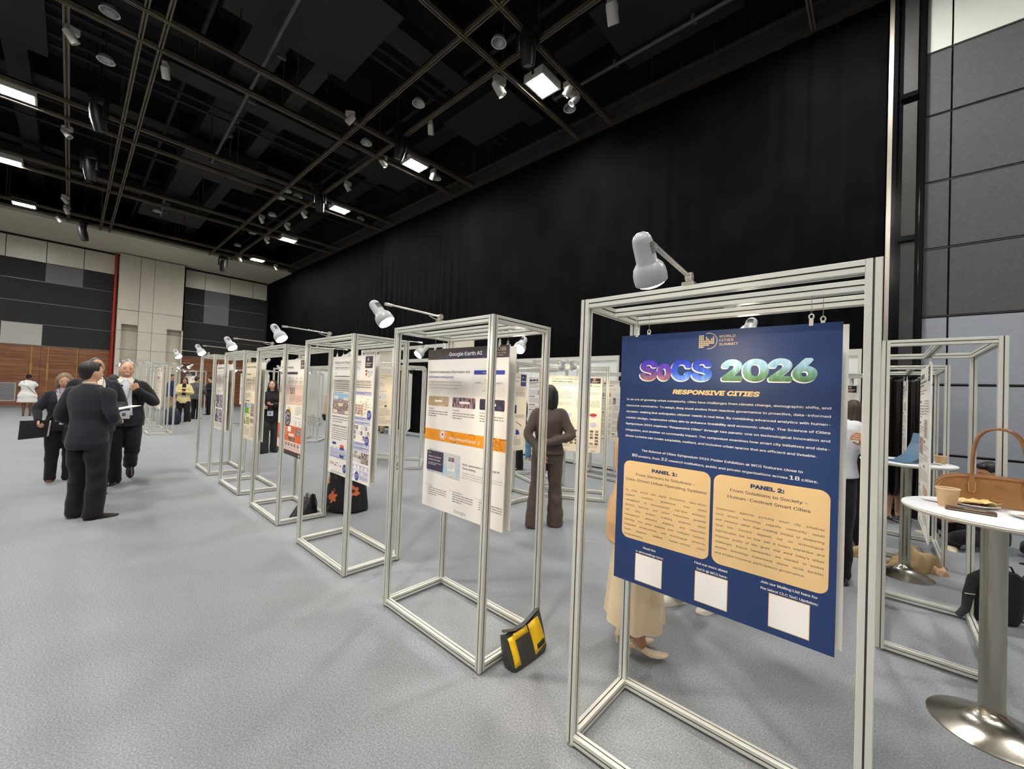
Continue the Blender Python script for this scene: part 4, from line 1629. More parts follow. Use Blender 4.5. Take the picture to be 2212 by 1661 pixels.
for k in range(12):
    P.quad(0.515 + (k % 3) * 0.05, -0.455 - (k // 3) * 0.022, 0.553 + (k % 3) * 0.05, -0.468 - (k // 3) * 0.022, PH_CITY, 3)
for k in range(24):
    P.quad(0.465 + (k % 8) * 0.042, -0.640 - (k // 8) * 0.045, 0.502 + (k % 8) * 0.042, -0.678 - (k // 8) * 0.045, rnd.choice((PH_DETAIL, PH_DETAIL, PALEB, PAPER)), 2)
for k in range(9):
    P.quad(0.47 + (k % 3) * 0.065, -0.872 - (k // 3) * 0.036, 0.53 + (k % 3) * 0.065, -0.903 - (k // 3) * 0.036, rnd.choice((PH_DETAIL, PALEB)), 2)
P.quad(0.665, -0.875, 0.80, -0.975, PH_DETAIL, 2)
for r_ in range(3):
    v = -0.995 - r_ * 0.045
    P.quad(0.45, v, 0.805, v - 0.036, LILAC, 1)
    for k in range(5 - r_):
        P.pg([(0.475 + k * 0.066 + 0.024 * math.cos(PI * i / 10) + 0.02, v - 0.034 + 0.03 * math.sin(PI * i / 10)) for i in range(11)], WHITEI, 2)
for x, v in ((0.775, -0.535), (0.755, -0.765), (0.455, -0.645), (0.455, -0.845), (0.60, -1.098), (0.355, -1.075)):
    P.disc(x, v, 0.038, 0.042, INKB, 3)
    P.greek(x - 0.022, v + 0.015, x + 0.022, 3, 0.013, WHITEI, 0.35, 4, k=4)
P.done('right_print', t)
place_poster(t, 'f3', 'f', 0.100, 0.700, 0.004)

# ---- 4: orange infographic poster
t = thing('exhibition_poster', 'white, beige and orange infographic poster in the fourth front frame', 'poster')
make_board(t)
P = Print()
P.quad(0, 0, BW, -BH, PAPER, 0)
P.text('Design for community', 0.05, -0.105, 0.05, INK, width=0.40, bold=0.01)
P.quad(0.05, -0.08, 0.17, -0.092, INK)
P.quad(0.03, -0.150, 0.60, -0.180, NAVYD)
badge(P, 0.68, -0.012, 0.80, -0.115, mat('ink dark grey', (66, 62, 66), 0.5))
for k in range(6):
    P.disc(0.08 + k * 0.125, -0.225, 0.018, 0.016, LILAC)
    P.greek(0.04 + k * 0.125, -0.255, 0.125 + k * 0.125, 3, 0.014, INKG, 0.4, k)
P.quad(0, -0.305, BW, -0.545, BEIGE)
for x0, v0, w, h, mm in ((0.03, -0.335, 0.10, 0.075, PH_DETAIL), (0.37, -0.335, 0.17, 0.085, PH_DETAIL)):
    P.quad(x0, v0, x0 + w, v0 - h, mm, 2)
for x0, sd in ((0.15, 2), (0.38, 3), (0.58, 4)):
    P.greek(x0, -0.43 if x0 > 0.3 else -0.34, x0 + 0.19, 7 if x0 < 0.3 else 5, 0.017, mat('ink brown grey', (150, 122, 112), 0.5), 0.4, sd)
P.greek(0.04, -0.56, 0.13, 4, 0.022, RED, 0.35, 5)
# rings diagram
for r0, r1, mm in ((0.085, 0.105, INK), (0.068, 0.085, PH_PPL), (0.045, 0.068, PH_PURPLE), (0.02, 0.045, PH_DARK), (0.0, 0.02, SKYI)):
    P.ring(0.34, -0.71, r0, r1, mm, k=2)
P.pg([(0.34, -0.60), (0.36, -0.565), (0.43, -0.60), (0.455, -0.69), (0.44, -0.68), (0.40, -0.63)], mat('ink yellow', (226, 184, 70), 0.5), 1)
P.greek(0.58, -0.56, 0.78, 6, 0.018, INKG, 0.4, 6)
P.text('Partnerships', 0.57, -0.70, 0.03, INKG, width=0.2, bold=0.01)
P.greek(0.58, -0.73, 0.64, 6, 0.022, INKG, 0.4, 7)
P.greek(0.70, -0.73, 0.76, 6, 0.022, INKG, 0.4, 8)
P.done('upper_print', t)
P = Print()
P.quad(0, -0.795, BW, -0.985, ORED)
P.quad(0.36, -0.81, 0.47, -0.87, WHITEI, 2)
P.quad(0.61, -0.82, 0.78, -0.90, PH_DETAIL, 2)
P.quad(0.03, -0.91, 0.15, -0.97, PH_DETAIL, 2)
P.quad(0.40, -0.93, 0.60, -0.98, PH_BROWN, 2)
for k in range(4):
    P.disc(0.42 + k * 0.045, -0.905, 0.02, 0.02, WHITEI, 3)
P.greek(0.18, -0.82, 0.34, 6, 0.02, WHITEI, 0.25, 9)
P.quad(0, -0.985, BW, -1.095, mat('ink pale pink', (234, 212, 200), 0.5))
for k in range(7):
    P.quad(0.1 + k * 0.095, -1.0, 0.17 + k * 0.095, -1.04, PH_DETAIL, 2)
    P.greek(0.1 + k * 0.095, -1.05, 0.18 + k * 0.095, 3, 0.013, INKG, 0.4, k)
P.quad(0, -1.095, BW, -1.151, mat('ink charcoal', (58, 54, 58), 0.5))
P.quad(0, -1.092, BW, -1.097, ORED, 2)
P.rrect(0.745, -1.11, 0.77, -1.14, 0.004, WHITEI, 2)
P.done('lower_print', t)
place_poster(t, 'f4', 'f', 0.15, 0.707, 0.004)


# ---- generic research sheets
def sheet(P, seed, paper=PAPER, dark=False, photos=3, cols=2, title=None, pics=None, head=None):
    rnd = random.Random(seed)
    P.quad(0, 0, BW, -BH, paper, 0)
    if head:
        P.quad(0, 0, BW, -0.12, head, 1)
    ti = WHITEI if head else NAVYD
    if title:
        P.text(title, 0.04, -0.075, 0.045, ti, width=0.55, bold=0.006)
    else:
        P.greek(0.04, -0.04, 0.6, 1, 0.075, ti, 0.45, seed)
    P.greek(0.04, -0.095, 0.55, 2, 0.024, ti if head else INK, 0.4, seed + 1)
    badge(P, 0.67, -0.015, 0.80, -0.11)
    P.greek(0.04, -0.16, 0.6, 2, 0.02, INKG, 0.4, seed + 2)
    w = (BW - 0.08) / cols
    for c in range(cols):
        x0 = 0.04 + c * w
        v = -0.235
        while v > -1.06:
            k = rnd.random()
            if k < 0.3:
                P.greek(x0, v, x0 + w * 0.5, 1, 0.034, INK, 0.5, rnd.randint(0, 999))
                v -= 0.035
                n = rnd.randint(2, 6)
                n = min(n, int((v + 1.09) / 0.02))
                if n > 0:
                    P.greek(x0, v, x0 + w * 0.92, n, 0.02, INKG, 0.38, rnd.randint(0, 999))
                v -= n * 0.02 + 0.02
            elif k < 0.55:
                h = min(rnd.uniform(0.06, 0.13), v + 1.1)
                a = x0
                m_ = rnd.randint(1, 3)
                for q in range(m_):
                    P.quad(a, v, a + w * 0.9 / m_ - 0.01, v - h, rnd.choice(pics or (PH_DETAIL, PH_CITY, PALEB, PH_MAP)), 2)
                    a += w * 0.9 / m_
                v -= h + 0.02
            else:
                n = min(rnd.randint(3, 7), int((v + 1.09) / 0.018))
                if n > 0:
                    P.greek(x0, v, x0 + w * 0.92, n, 0.018, INKG, 0.38, rnd.randint(0, 999))
                v -= max(n, 1) * 0.018 + 0.025
    P.greek(0.1, -1.115, 0.7, 1, 0.02, INK, 0.5, seed + 3)


# 5 and 6: photo-grid poster and green plan poster
t = thing('exhibition_poster', 'white poster with a green and yellow plan and photos, in the fifth front frame', 'poster')
make_board(t)
P = Print()
P.quad(0, 0, BW, -BH, mat('ink warm white', (236, 222, 196), 0.5), 0)
P.text('Planning for Resilience', 0.10, -0.08, 0.06, NAVYD, width=0.62)
badge(P, 0.69, -0.02, 0.80, -0.10)
P.greek(0.12, -0.17, 0.55, 1, 0.03, INK, 0.45, 3)
P.text('Introduction', 0.08, -0.27, 0.045, LILAC, width=0.28, bold=0.02)
P.greek(0.08, -0.31, 0.42, 6, 0.022, INKG, 0.4, 4)
P.greek(0.48, -0.22, 0.78, 9, 0.024, INKG, 0.4, 5)
P.greek(0.08, -0.46, 0.42, 4, 0.022, INKG, 0.4, 6)
P.greek(0.04, -0.57, 0.62, 1, 0.03, INK, 0.5, 7)
P.quad(0.08, -0.61, 0.40, -0.77, PH_GREEN, 1)
P.quad(0.08, -0.61, 0.20, -0.67, RED, 2)
P.quad(0.24, -0.61, 0.40, -0.68, SKYI, 2)
P.quad(0.44, -0.61, 0.60, -0.80, PH_DETAIL, 1)
P.greek(0.08, -0.79, 0.40, 1, 0.02, INK, 0.5)
P.pg([(0.08, -0.93), (0.16, -0.82), (0.22, -0.93)], INK, 2)
P.quad(0.24, -0.82, 0.40, -0.93, GREENI, 2)
P.quad(0.44, -0.83, 0.60, -0.90, PH_CITY, 1)
P.text('Discussion', 0.06, -0.98, 0.04, NAVYD, width=0.25)
P.greek(0.06, -1.0, 0.42, 6, 0.018, INKG, 0.4, 8)
P.greek(0.48, -0.95, 0.78, 8, 0.02, INKG, 0.4, 9)
P.done('printed_sheet', t)
place_poster(t, 'f5', 'f', 0.10, 0.707, 0.003)

t = thing('exhibition_poster', 'white poster with a grid of purple and green photos, in the sixth front frame', 'poster')
make_board(t)
P = Print()
P.quad(0, 0, BW, -BH, PAPER, 0)
P.text('Natural Healing', 0.08, -0.08, 0.07, NAVYD, width=0.55, bold=0.01)
P.quad(0.04, -0.13, 0.80, -0.136, INKG)
P.greek(0.05, -0.18, 0.38, 10, 0.026, INKG, 0.4, 3)
P.greek(0.44, -0.18, 0.78, 12, 0.026, INKG, 0.4, 4)
P.greek(0.05, -0.46, 0.38, 3, 0.026, INKG, 0.4, 5)
for r_ in range(2):
    for c in range(3):
        P.quad(0.05 + c * 0.25, -0.54 - r_ * 0.26, 0.28 + c * 0.25, -0.77 - r_ * 0.26, (PH_PURPLE if (r_ + c) % 2 or r_ else PH_DETAIL) if c else photo('photo dark leaves%d' % r_, [(0.3, (30, 34, 30)), (0.55, (90, 100, 60)), (0.8, (200, 196, 190))], 26, 'voronoi'))
P.greek(0.05, -1.05, 0.78, 4, 0.02, INKG, 0.4, 6)
P.done('printed_sheet', t)
place_poster(t, 'f6', 'f', 0.08, 0.707, 0.003)

# turned frames
t = thing('exhibition_poster', 'white poster with rows of small thumbnails, faced by the woman in the brown suit', 'poster')
make_board(t)
P = Print()
P.quad(0, 0, BW, -BH, mat('ink ivory', (234, 224, 204), 0.5), 0)
P.text('Creating a Data-to-Design', 0.06, -0.050, 0.045, INK, width=0.55, bold=0.01)
P.greek(0.06, -0.075, 0.60, 1, 0.030, INK, 0.4, 2)
P.greek(0.06, -0.105, 0.5, 2, 0.024, INKG, 0.4, 3)
P.text('BACKGROUND', 0.06, -0.215, 0.032, NAVYD, width=0.20)
P.greek(0.06, -0.235, 0.38, 6, 0.021, INKG, 0.4, 4)
P.greek(0.06, -0.40, 0.38, 3, 0.021, INKG, 0.4, 5)
P.text('AIM', 0.44, -0.205, 0.032, NAVYD, width=0.06)
P.greek(0.44, -0.235, 0.80, 3, 0.021, INKG, 0.4, 6)
P.text('METHOD', 0.44, -0.335, 0.032, NAVYD, width=0.14)
P.greek(0.44, -0.36, 0.80, 6, 0.022, INKG, 0.4, 7)
badge(P, 0.645, -0.015, 0.80, -0.095)
P.text('IDeE', 0.695, -0.150, 0.045, INK, width=0.105, bold=0.02)
P.pg([(0.650, -0.13), (0.672, -0.11), (0.676, -0.118), (0.664, -0.13), (0.676, -0.142), (0.672, -0.15)], INK, 2)
P.greek(0.06, -0.56, 0.22, 5, 0.022, INKG, 0.4, 8)
for x0, v0, mm in ((0.27, -0.55, LILAC), (0.645, -0.55, RED), (0.645, -0.69, LILAC), (0.48, -0.55, LILAC)):
    P.disc(x0 + 0.06, v0 - 0.03, 0.055, 0.025, mm, 2)
    P.pg([(x0, v0 - 0.055), (x0 + 0.125, v0 - 0.055), (x0 + 0.063, v0 - 0.085)], LILAC, 2)
P.rrect(0.27, -0.68, 0.40, -0.78, 0.004, INKG, 1)
P.rrect(0.273, -0.683, 0.397, -0.777, 0.004, PAPER, 2)
for r_ in range(5):
    for c in range(10):
        if (r_, c) in ((3, 8), (4, 7), (2, 4), (1, 5)):
            continue
        P.quad(0.055 + c * 0.076, -0.815 - r_ * 0.047, 0.055 + c * 0.076 + 0.052, -0.815 - r_ * 0.047 - 0.034, PH_BROWN if (r_ + c) % 3 else PH_DETAIL, 2)
P.greek(0.06, -1.055, 0.36, 3, 0.016, INKG, 0.4, 9)
P.greek(0.46, -1.055, 0.78, 3, 0.016, INKG, 0.4, 10)
P.text('BDP.', 0.26, -1.135, 0.030, RED, width=0.07, bold=0.02)
P.text('IDeE', 0.68, -1.135, 0.030, INK, width=0.07, bold=0.02)
P.done('printed_sheet', t)
place_poster(t, 's1', 'f', 0.075, 0.69, 0)

t = thing('exhibition_poster', 'cream poster with blue charts, right behind the edge of the orange banded poster', 'poster')
make_board(t)
P = Print()
P.quad(0, 0, BW, -BH, mat('ink ivory2', (236, 226, 208), 0.5), 0)
P.text('Perspectives on', 0.30, -0.075, 0.05, INK, width=0.34, bold=0.012)
P.text('Singapore', 0.42, -0.130, 0.05, INK, width=0.22, bold=0.012)
badge(P, 0.675, -0.015, 0.80, -0.19, NAVY)
P.quad(0.69, -0.135, 0.79, -0.185, INKB, 4)
P.greek(0.06, -0.29, 0.78, 4, 0.022, INKG, 0.4, 3)
P.text('METHODS', 0.25, -0.445, 0.042, NAVYD, width=0.24)
P.quad(0.20, -0.475, 0.60, -0.60, NAVYD)
P.quad(0.40, -0.50, 0.56, -0.53, WHITEI, 2)
P.greek(0.06, -0.62, 0.78, 4, 0.02, INKG, 0.4, 4)
for k in range(3):
    for i in range(6):
        P.line(0.2 + k * 0.2 + i * 0.02, -0.72 - i * 0.01, 0.23 + k * 0.2 + i * 0.02, -0.735 - i * 0.012, 0.012, (INKG, NAVYD, INKG)[k])
for k in range(3):
    x0 = 0.22 + k * 0.19
    P.pg([(x0, -0.83), (x0 + 0.02, -0.825), (x0 + 0.07, -0.86), (x0 + 0.09, -0.915), (x0, -0.915)], INKB if k else PALEB)
    P.pg([(x0, -0.83), (x0 + 0.02, -0.825), (x0 + 0.05, -0.843), (x0 + 0.01, -0.85)], GREENI, 2)
P.text('DISCUSSION POINTS', 0.15, -0.965, 0.04, NAVYD, width=0.48)
P.greek(0.06, -0.98, 0.72, 7, 0.016, INKG, 0.4, 6)
P.greek(0.06, -1.10, 0.5, 2, 0.016, INKG, 0.4, 7)
P.done('printed_sheet', t)
place_poster(t, 's2', 'f', 0.075, 0.70, 0)

t = thing('exhibition_poster', 'cream poster with headings and a small map, between the second and third front frames', 'poster')
make_board(t)
P = Print()
P.quad(0, 0, BW, -BH, CREAMI, 0)
P.text('Urban Innovation in Singapore\u2019s', 0.08, -0.055, 0.042, INK, width=0.60)
P.text('Infrastructure Challenge', 0.08, -0.098, 0.042, INK, width=0.46)
P.greek(0.06, -0.16, 0.6, 1, 0.025, INKG, 0.4, 2)
badge(P, 0.74, -0.02, 0.81, -0.10)
for s, v, w in (('AIM', -0.225, 0.1), ('METHODS', -0.395, 0.27), ('KEY DISCUSSION', -0.78, 0.36), ('Future application', -0.985, 0.3)):
    P.text(s, 0.42, v, 0.04, INK, width=w, align='C', bold=0.012)
P.greek(0.35, -0.25, 0.62, 1, 0.025, INKG, 0.4, 3)
P.rrect(0.33, -0.43, 0.57, -0.56, 0.02, PALEB, 1)
P.disc(0.38, -0.49, 0.012, 0.012, RED, 2)
P.disc(0.42, -0.515, 0.012, 0.012, RED, 2)
P.greek(0.32, -0.60, 0.6, 4, 0.03, INKG, 0.3, 4)
P.disc(0.56, -0.71, 0.03, 0.025, photo('photo dark green', [(0.3, (60, 84, 50)), (0.7, (120, 140, 100))], 20), 2)
P.greek(0.36, -0.80, 0.66, 7, 0.021, INKG, 0.4, 5)
P.greek(0.06, -0.28, 0.27, 4, 0.06, INKG, 0.12, 6)
P.greek(0.05, -0.95, 0.30, 7, 0.022, INKG, 0.4, 7)
P.greek(0.36, -1.01, 0.78, 5, 0.02, INKG, 0.4, 8)
P.greek(0.7, -0.30, 0.79, 8, 0.06, INKG, 0.12, 9)
P.done('printed_sheet', t)
place_poster(t, 's3', 'f', 0.075, 0.705, 0)

# plain research sheets on the remaining frames; backs of the front row
GEN = []
for sd, kw in ((21, {}), (34, dict(cols=3, paper=mat('ink ivory3', (236, 228, 212), 0.5))), (47, dict(cols=1, pics=(PH_GREEN, PH_MAP, PALEB))), (58, dict(head=NAVY))):
    g = empty('exhibition_poster')
    make_board(g)
    P = Print()
    sheet(P, sd, **kw)
    P.done('printed_sheet', g)
    GEN.append(g)
used = [0, 0, 0, 0]
for fk, side, g, lab in (
        ('r1', 'b', 0, 'thin poster hanging nearly edge on in the frame between the two bar tables'),
        ('r2', 'b', 2, 'narrow sliver of a poster in the rear frame, in front of the gloss black drape'),
        ('r3', 'f', 0, 'poster with a navy logo behind the heads right of the navy poster'),
        ('s6', 'f', 1, 'poster by the white partition, just left of the tan blazer'),
        ('s4', 'f', 1, 'poster seen edge on inside the narrow-looking turned frame'),
        ('s5', 'f', 2, 'poster behind the blue charts poster, by the black trouser legs'),
        ('k1', 'f', 1, 'cream poster between the fifth and sixth front frames'),
        ('k2', 'f', 0, 'poster on the frame touching the turned one behind the fourth front frame'),
        ('k3', 'f', 0, 'distant poster over the turned frame beside the man holding a cup'),
        ('k4', 'f', 2, 'distant poster just behind the man in black holding a cup'),
        ('k5', 'f', 3, 'distant poster with a dark blue head strip above the yellow jacket'),
        ('k6', 'f', 0, 'distant poster by the far white partition, left one'),
        ('k7', 'f', 1, 'distant poster with orange corner by the far white partition, right one'),
        ('f8', 'f', 1, 'white poster in the first frame beyond the aisle, right of the smiling man'),
        ('f9', 'f', 0, 'white poster in the second frame beyond the aisle'),
        ('f10', 'f', 2, 'white poster in the third frame beyond the aisle'),
        ('f11', 'f', 1, 'white poster in the farthest frame beyond the aisle'),
        ('f1', 'b', 2, 'white backed poster hanging back to back with the navy poster'),
        ('f2', 'b', 0, 'white backed poster hanging back to back with the orange banded poster'),
        ('f3', 'b', 1, 'white backed poster hanging back to back with the city photo poster'),
        ('f4', 'b', 2, 'white backed poster hanging back to back with the orange infographic'),
        ('f5', 'b', 0, 'white backed poster hanging back to back with the green plan poster'),
        ('f6', 'b', 1, 'white backed poster hanging back to back with the purple photo poster'),
        ('s1', 'b', 0, 'white backed poster behind the thumbnails poster'),
        ('s2', 'b', 1, 'white backed poster behind the blue charts poster'),
        ('s3', 'b', 2, 'white backed poster behind the small map poster')):
    o = GEN[g] if not used[g] else dup(GEN[g])
    used[g] += 1
    tag(o, lab, 'poster', 'hanging poster boards')
    place_poster(o, fk, side, 0.075 if side == 'f' else 0.085, 0.705, 0)

# ------------------------------------------------------------------ bar tables and what stands on them
m, nt, b = new_mat('brushed steel')
tc = node(nt, 'ShaderNodeTexCoord')
mp = node(nt, 'ShaderNodeMapping')
mp.inputs['Scale'].default_value = (60, 60, 1.5)
nz = node(nt, 'ShaderNodeTexNoise')
nz.inputs['Scale'].default_value = 6
nt.links.new(tc.outputs['Object'], mp.inputs['Vector'])
nt.links.new(mp.outputs[0], nz.inputs['Vector'])
nt.links.new(ramp(nt, nz.outputs['Fac'], [(0.3, lin((170, 165, 153))), (0.7, lin((186, 181, 169)))]), b.inputs['Base Color'])
b.inputs['Metallic'].default_value = 1.0
b.inputs['Roughness'].default_value = 0.24
b.inputs['Anisotropic'].default_value = 0.6
STEEL = MATS['brushed steel']
TOPW = mat('white laminate', (236, 238, 242), 0.3)
TOPE = mat('cream edge band', (222, 218, 200), 0.5)
TBL = 1.06


def bar_table(loc, R_top, R_base, rp, label):
    t = thing('bar_table', label, 'table', loc, 0, 'white bar tables')
    mb = MB()
    mb.lathe([(0.001, 0), (R_base, 0), (R_base, 0.006), (R_base * 0.93, 0.012), (R_base * 0.62, 0.032), (R_base * 0.42, 0.058), (rp * 1.12, 0.092), (rp, 0.12), (0.001, 0.12)], n=64)
    mb.build('base', STEEL, t)
    mb = MB()
    mb.lathe([(rp, 0.11), (rp, TBL - 0.03)], n=36)
    mb.build('pole', STEEL, t)
    mb = MB()
    mb.lathe([(0.001, TBL - 0.006), (R_top - 0.012, TBL - 0.006), (R_top - 0.002, TBL - 0.001), (R_top - 0.006, TBL), (0.001, TBL)], TOPW, n=72)
    mb.lathe([(0.001, TBL - 0.024), (R_top - 0.02, TBL - 0.024), (R_top - 0.004, TBL - 0.018), (R_top, TBL - 0.008), (R_top - 0.003, TBL - 0.004), (0.001, TBL - 0.004)], TOPE, n=72)
    mb.build('tabletop', None, t)
    mb = MB()
    mb.lathe([(0.1, TBL - 0.03), (0.1, TBL - 0.024), (0.001, TBL - 0.024)], n=24)
    mb.build('mounting_plate', STEEL, t)
    return t


bar_table((0.435, 3.11, 0), 0.335, 0.225, 0.046, 'white round bar table with a steel pole carrying the tan handbag, at the right edge')
bar_table((0.203, 5.32, 0), 0.335, 0.205, 0.040, 'white round bar table with a steel pole carrying the blue laptop')

KRAFT = mat('kraft paper', (204, 170, 126), 0.7, var=0.05, vscale=60)
KRAFTL = mat('cup rim paper', (234, 218, 186), 0.6)


def cup(loc, label, r=0.043, h=0.095):
    t = thing('paper_cup', label, 'cup', loc, 0, 'kraft paper cups')
    mb = MB()
    n = 48
    prof = [(r * 0.70, 0.0), (r * 0.72, 0.002), (r * 0.98, h - 0.004), (r * 0.955, h - 0.004), (r * 0.70, 0.006), (0.001, 0.006)]
    rs = [[((rr_ + (0.0006 if q % 2 else 0)) * math.cos(2 * PI * q / n), (rr_ + (0.0006 if q % 2 else 0)) * math.sin(2 * PI * q / n), z) for q in range(n)] for rr_, z in prof]
    mb.rings(rs, None, True, True)
    mb.build('cup_wall', KRAFT, t)
    mb = MB()
    for i in range(48):
        a, c = 2 * PI * i / 48, 2 * PI * (i + 1) / 48
        mb.tube([(r * math.cos(a), r * math.sin(a), h - 0.002), (r * math.cos(c), r * math.sin(c), h - 0.002)], 0.0022, n=6)
    mb.build('rolled_rim', KRAFTL, t)


cup((0.275, 3.12, TBL), 'kraft paper cup in front of the tan handbag', 0.0455, 0.095)
cup((0.43, 5.42, TBL), 'kraft paper cup on the far bar table beside the blue laptop', 0.045, 0.075)

# plates with scraps
CERAM = mat('white ceramic', (238, 238, 236), 0.2)
NAPK = mat('napkin yellow paper', (238, 208, 140), 0.8, bump=0.15, bscale=60)
FOOD = mat('sauce smears', (150, 84, 44), 0.5, var=0.4, vscale=60)


def plate(loc, R_, label, scraps, napkin=None):
    t = thing('plate', label, 'plate', loc, 0)
    mb = MB()
    mb.lathe([(0.001, 0), (R_ * 0.6, 0), (R_ * 0.66, 0.003), (R_, 0.016), (R_ * 0.985, 0.018), (R_ * 0.66, 0.006), (0.001, 0.005)], n=48)
    mb.build('dish', CERAM, t)
    mb = MB()
    rnd = random.Random(scraps)
    for k in range(9):
        x, y = rnd.uniform(-0.5, 0.5) * R_, rnd.uniform(-0.5, 0.5) * R_
        mb.ell((x, y, 0.009), (rnd.uniform(0.006, 0.02), rnd.uniform(0.004, 0.012), 0.004), nu=8, nv=5)
    s = mb.build('food_scraps', FOOD, t)
    s['kind'] = 'stuff'
    return t


pt = plate((0.385, 3.235, TBL), 0.088, 'white plate with a crumpled yellow napkin and fork beside the handbag', 4)
mb = MB()
g = 12
vs, fs = [], []
rnd = random.Random(8)
for i in range(g + 1):
    for j in range(g + 1):
        x, y = -0.085 + 0.17 * i / g, -0.06 + 0.11 * j / g
        vs.append((x, y, 0.020 + 0.010 * abs(math.sin(i * 0.9 + j * 0.4)) * rnd.uniform(0.6, 1.1) + 0.004 * math.cos(j * 1.3)))
fs = [(i * (g + 1) + j, (i + 1) * (g + 1) + j, (i + 1) * (g + 1) + j + 1, i * (g + 1) + j + 1) for i in range(g) for j in range(g)]
mb.add(vs, fs, None, False)
o = mb.build('paper_napkin', NAPK)
tag(o, 'crumpled yellow napkin lying on the plate by the handbag', 'napkin')
so = o.modifiers.new('thick', 'SOLIDIFY')
so.thickness = 0.0012
o.location = (0.375, 3.245, TBL + 0.001)
o.rotation_euler = (0, 0, 0.5)
mb = MB()
mb.tube([(0, 0, 0.0), (0.07, 0, 0.004), (0.1, 0, 0.001)], [0.0035, 0.003, 0.004], n=8, flat=0.5)
for k in range(4):
    mb.tube([(0.1, -0.006 + 0.004 * k, 0.001), (0.135, -0.007 + 0.0047 * k, 0.004)], 0.0013, n=6)
o = mb.build('fork', STEEL)
tag(o, 'small steel fork on the plate rim with the yellow napkin', 'fork')
o.location = (0.50, 3.185, TBL + 0.021)
o.rotation_euler = (0, 0, 2.6)
plate((0.56, 3.10, TBL), 0.085, 'white plate with chocolate smears cut by the right edge of the photo', 9)
t = thing('plate', 'thin white plate rim at the left edge of the handbag table', 'plate', (0.255, 3.245, TBL))
mb = MB()
mb.lathe([(0.001, 0), (0.05, 0), (0.07, 0.006), (0.069, 0.008), (0.05, 0.003), (0.001, 0.003)], n=40)
mb.build('dish', CERAM, t)
# dark brown wallet phone case
LEATH = mat('dark brown leather', (72, 50, 34), 0.35, bump=0.1, bscale=150)
t = thing('phone_case', 'dark brown leather phone case lying before the paper cup', 'phone case', (0.345, 3.035, TBL), -0.02)
mb = MB()
mb.prism(rr(-0.085, -0.028, 0.085, 0.028, 0.008), 0.0, 0.006, axis='z')
mb.prism(rr(-0.082, -0.026, 0.085, 0.028, 0.008), 0.009, 0.015, axis='z')
mb.build('cover', LEATH, t)
mb = MB()
mb.prism(rr(-0.08, -0.025, 0.08, 0.026, 0.006), 0.006, 0.009, axis='z')
mb.build('phone_body', mat('phone silver', (186, 180, 168), 0.3, 0.6), t)
mb = MB()
mb.box((-0.02, -0.018, 0.0151), (0.05, -0.004, 0.0156))
mb.build('painted_reflection', mat('painted reflection gold', (196, 178, 130), 0.35), t)  # thin gold strip: a light reflection painted onto the cover

# tan handbag
TAN = mat('tan leather', (146, 104, 58), 0.45, bump=0.08, bscale=260)
TANL = mat('tan leather rolled edge', (136, 92, 54), 0.4)
STIT = mat('cream stitching', (226, 202, 160), 0.6)
GOLDM = mat('gold hardware', (204, 168, 96), 0.25, 0.9)
t = thing('handbag', 'tan leather handbag with two tall rolled handles on the near bar table', 'handbag', (0.475, 3.36, TBL), 0.0)
HW = 0.225
prof2 = [(-HW + 0.02, 0.0), (HW - 0.02, 0.0), (HW, 0.02)] + [(HW * math.copysign(abs(math.cos(PI * q / 24)) ** 0.55, math.cos(PI * q / 24)), 0.045 + 0.10 * math.sin(PI * q / 24) ** 0.6) for q in range(1, 24)] + [(-HW, 0.02)]
mb = MB()
rs = []
for yy, sc in ((-0.055, 0.94), (-0.06, 0.97), (-0.05, 1.0), (0.0, 1.015), (0.05, 1.0), (0.06, 0.97), (0.055, 0.94)):
    rs.append([(x * sc, yy * (0.65 + 0.35 * (1 - z / 0.15)), z * (sc if z > 0.03 else 1)) for x, z in prof2])
mb.rings(rs, None, True, True)
mb.build('body', TAN, t, sharp=0.6)
mb = MB()
edge = [(x, z) for x, z in prof2 if z > 0.03]
for yy in (-0.033, 0.033):
    mb.tube([(x * 0.99, yy, z + 0.003) for x, z in edge], 0.0075, n=8)
mb.tube([(x, 0.0, z + 0.008) for x, z in edge[1:-1]], 0.006, n=8)
mb.build('rolled_edge', TANL, t)
for yy, dx in ((-0.045, 0.0), (0.045, 0.012)):
    pts = []
    for i in range(25):
        a = PI * i / 24
        w = 0.095 * math.cos(a) * (1.0 + 0.6 * math.sin(a) ** 2 * (1 - 0.4 * abs(math.cos(a))))
        pts.append((w + dx + 0.0, yy * (1 - 0.7 * math.sin(a)), 0.12 + 0.29 * math.sin(a) ** 0.85))
    mb = MB()
    mb.tube(pts, 0.0062, n=10)
    h_ = mb.build('handle', TANL, t)
    mb = MB()
    for sx in (-1, 1):
        x0 = sx * 0.095 + dx
        pl = [(x0 - 0.008, 0.15), (x0 + 0.008, 0.15), (x0 + 0.014, 0.118), (x0 + 0.012, 0.07), (x0 + 0.006, 0.062), (x0 - 0.006, 0.062), (x0 - 0.012, 0.07), (x0 - 0.014, 0.118)]
        s = -1 if yy < 0 else 1
        ya, yb = sorted((s * 0.049, s * 0.058))
        mb.prism(pl, ya, yb)
    mb.build('handle_tab', TAN, h_)
    mb = MB()
    for sx in (-1, 1):
        x0 = sx * 0.095 + dx
        s = -1 if yy < 0 else 1
        for q in (-1, 1):
            mb.tube([(x0 + q * 0.0135, s * 0.0585, 0.116), (x0 + q * 0.0115, s * 0.0585, 0.07), (x0 + q * 0.005, s * 0.0585, 0.064)], 0.0008, n=5)
    mb.build('stitching', STIT, h_)
mb = MB()
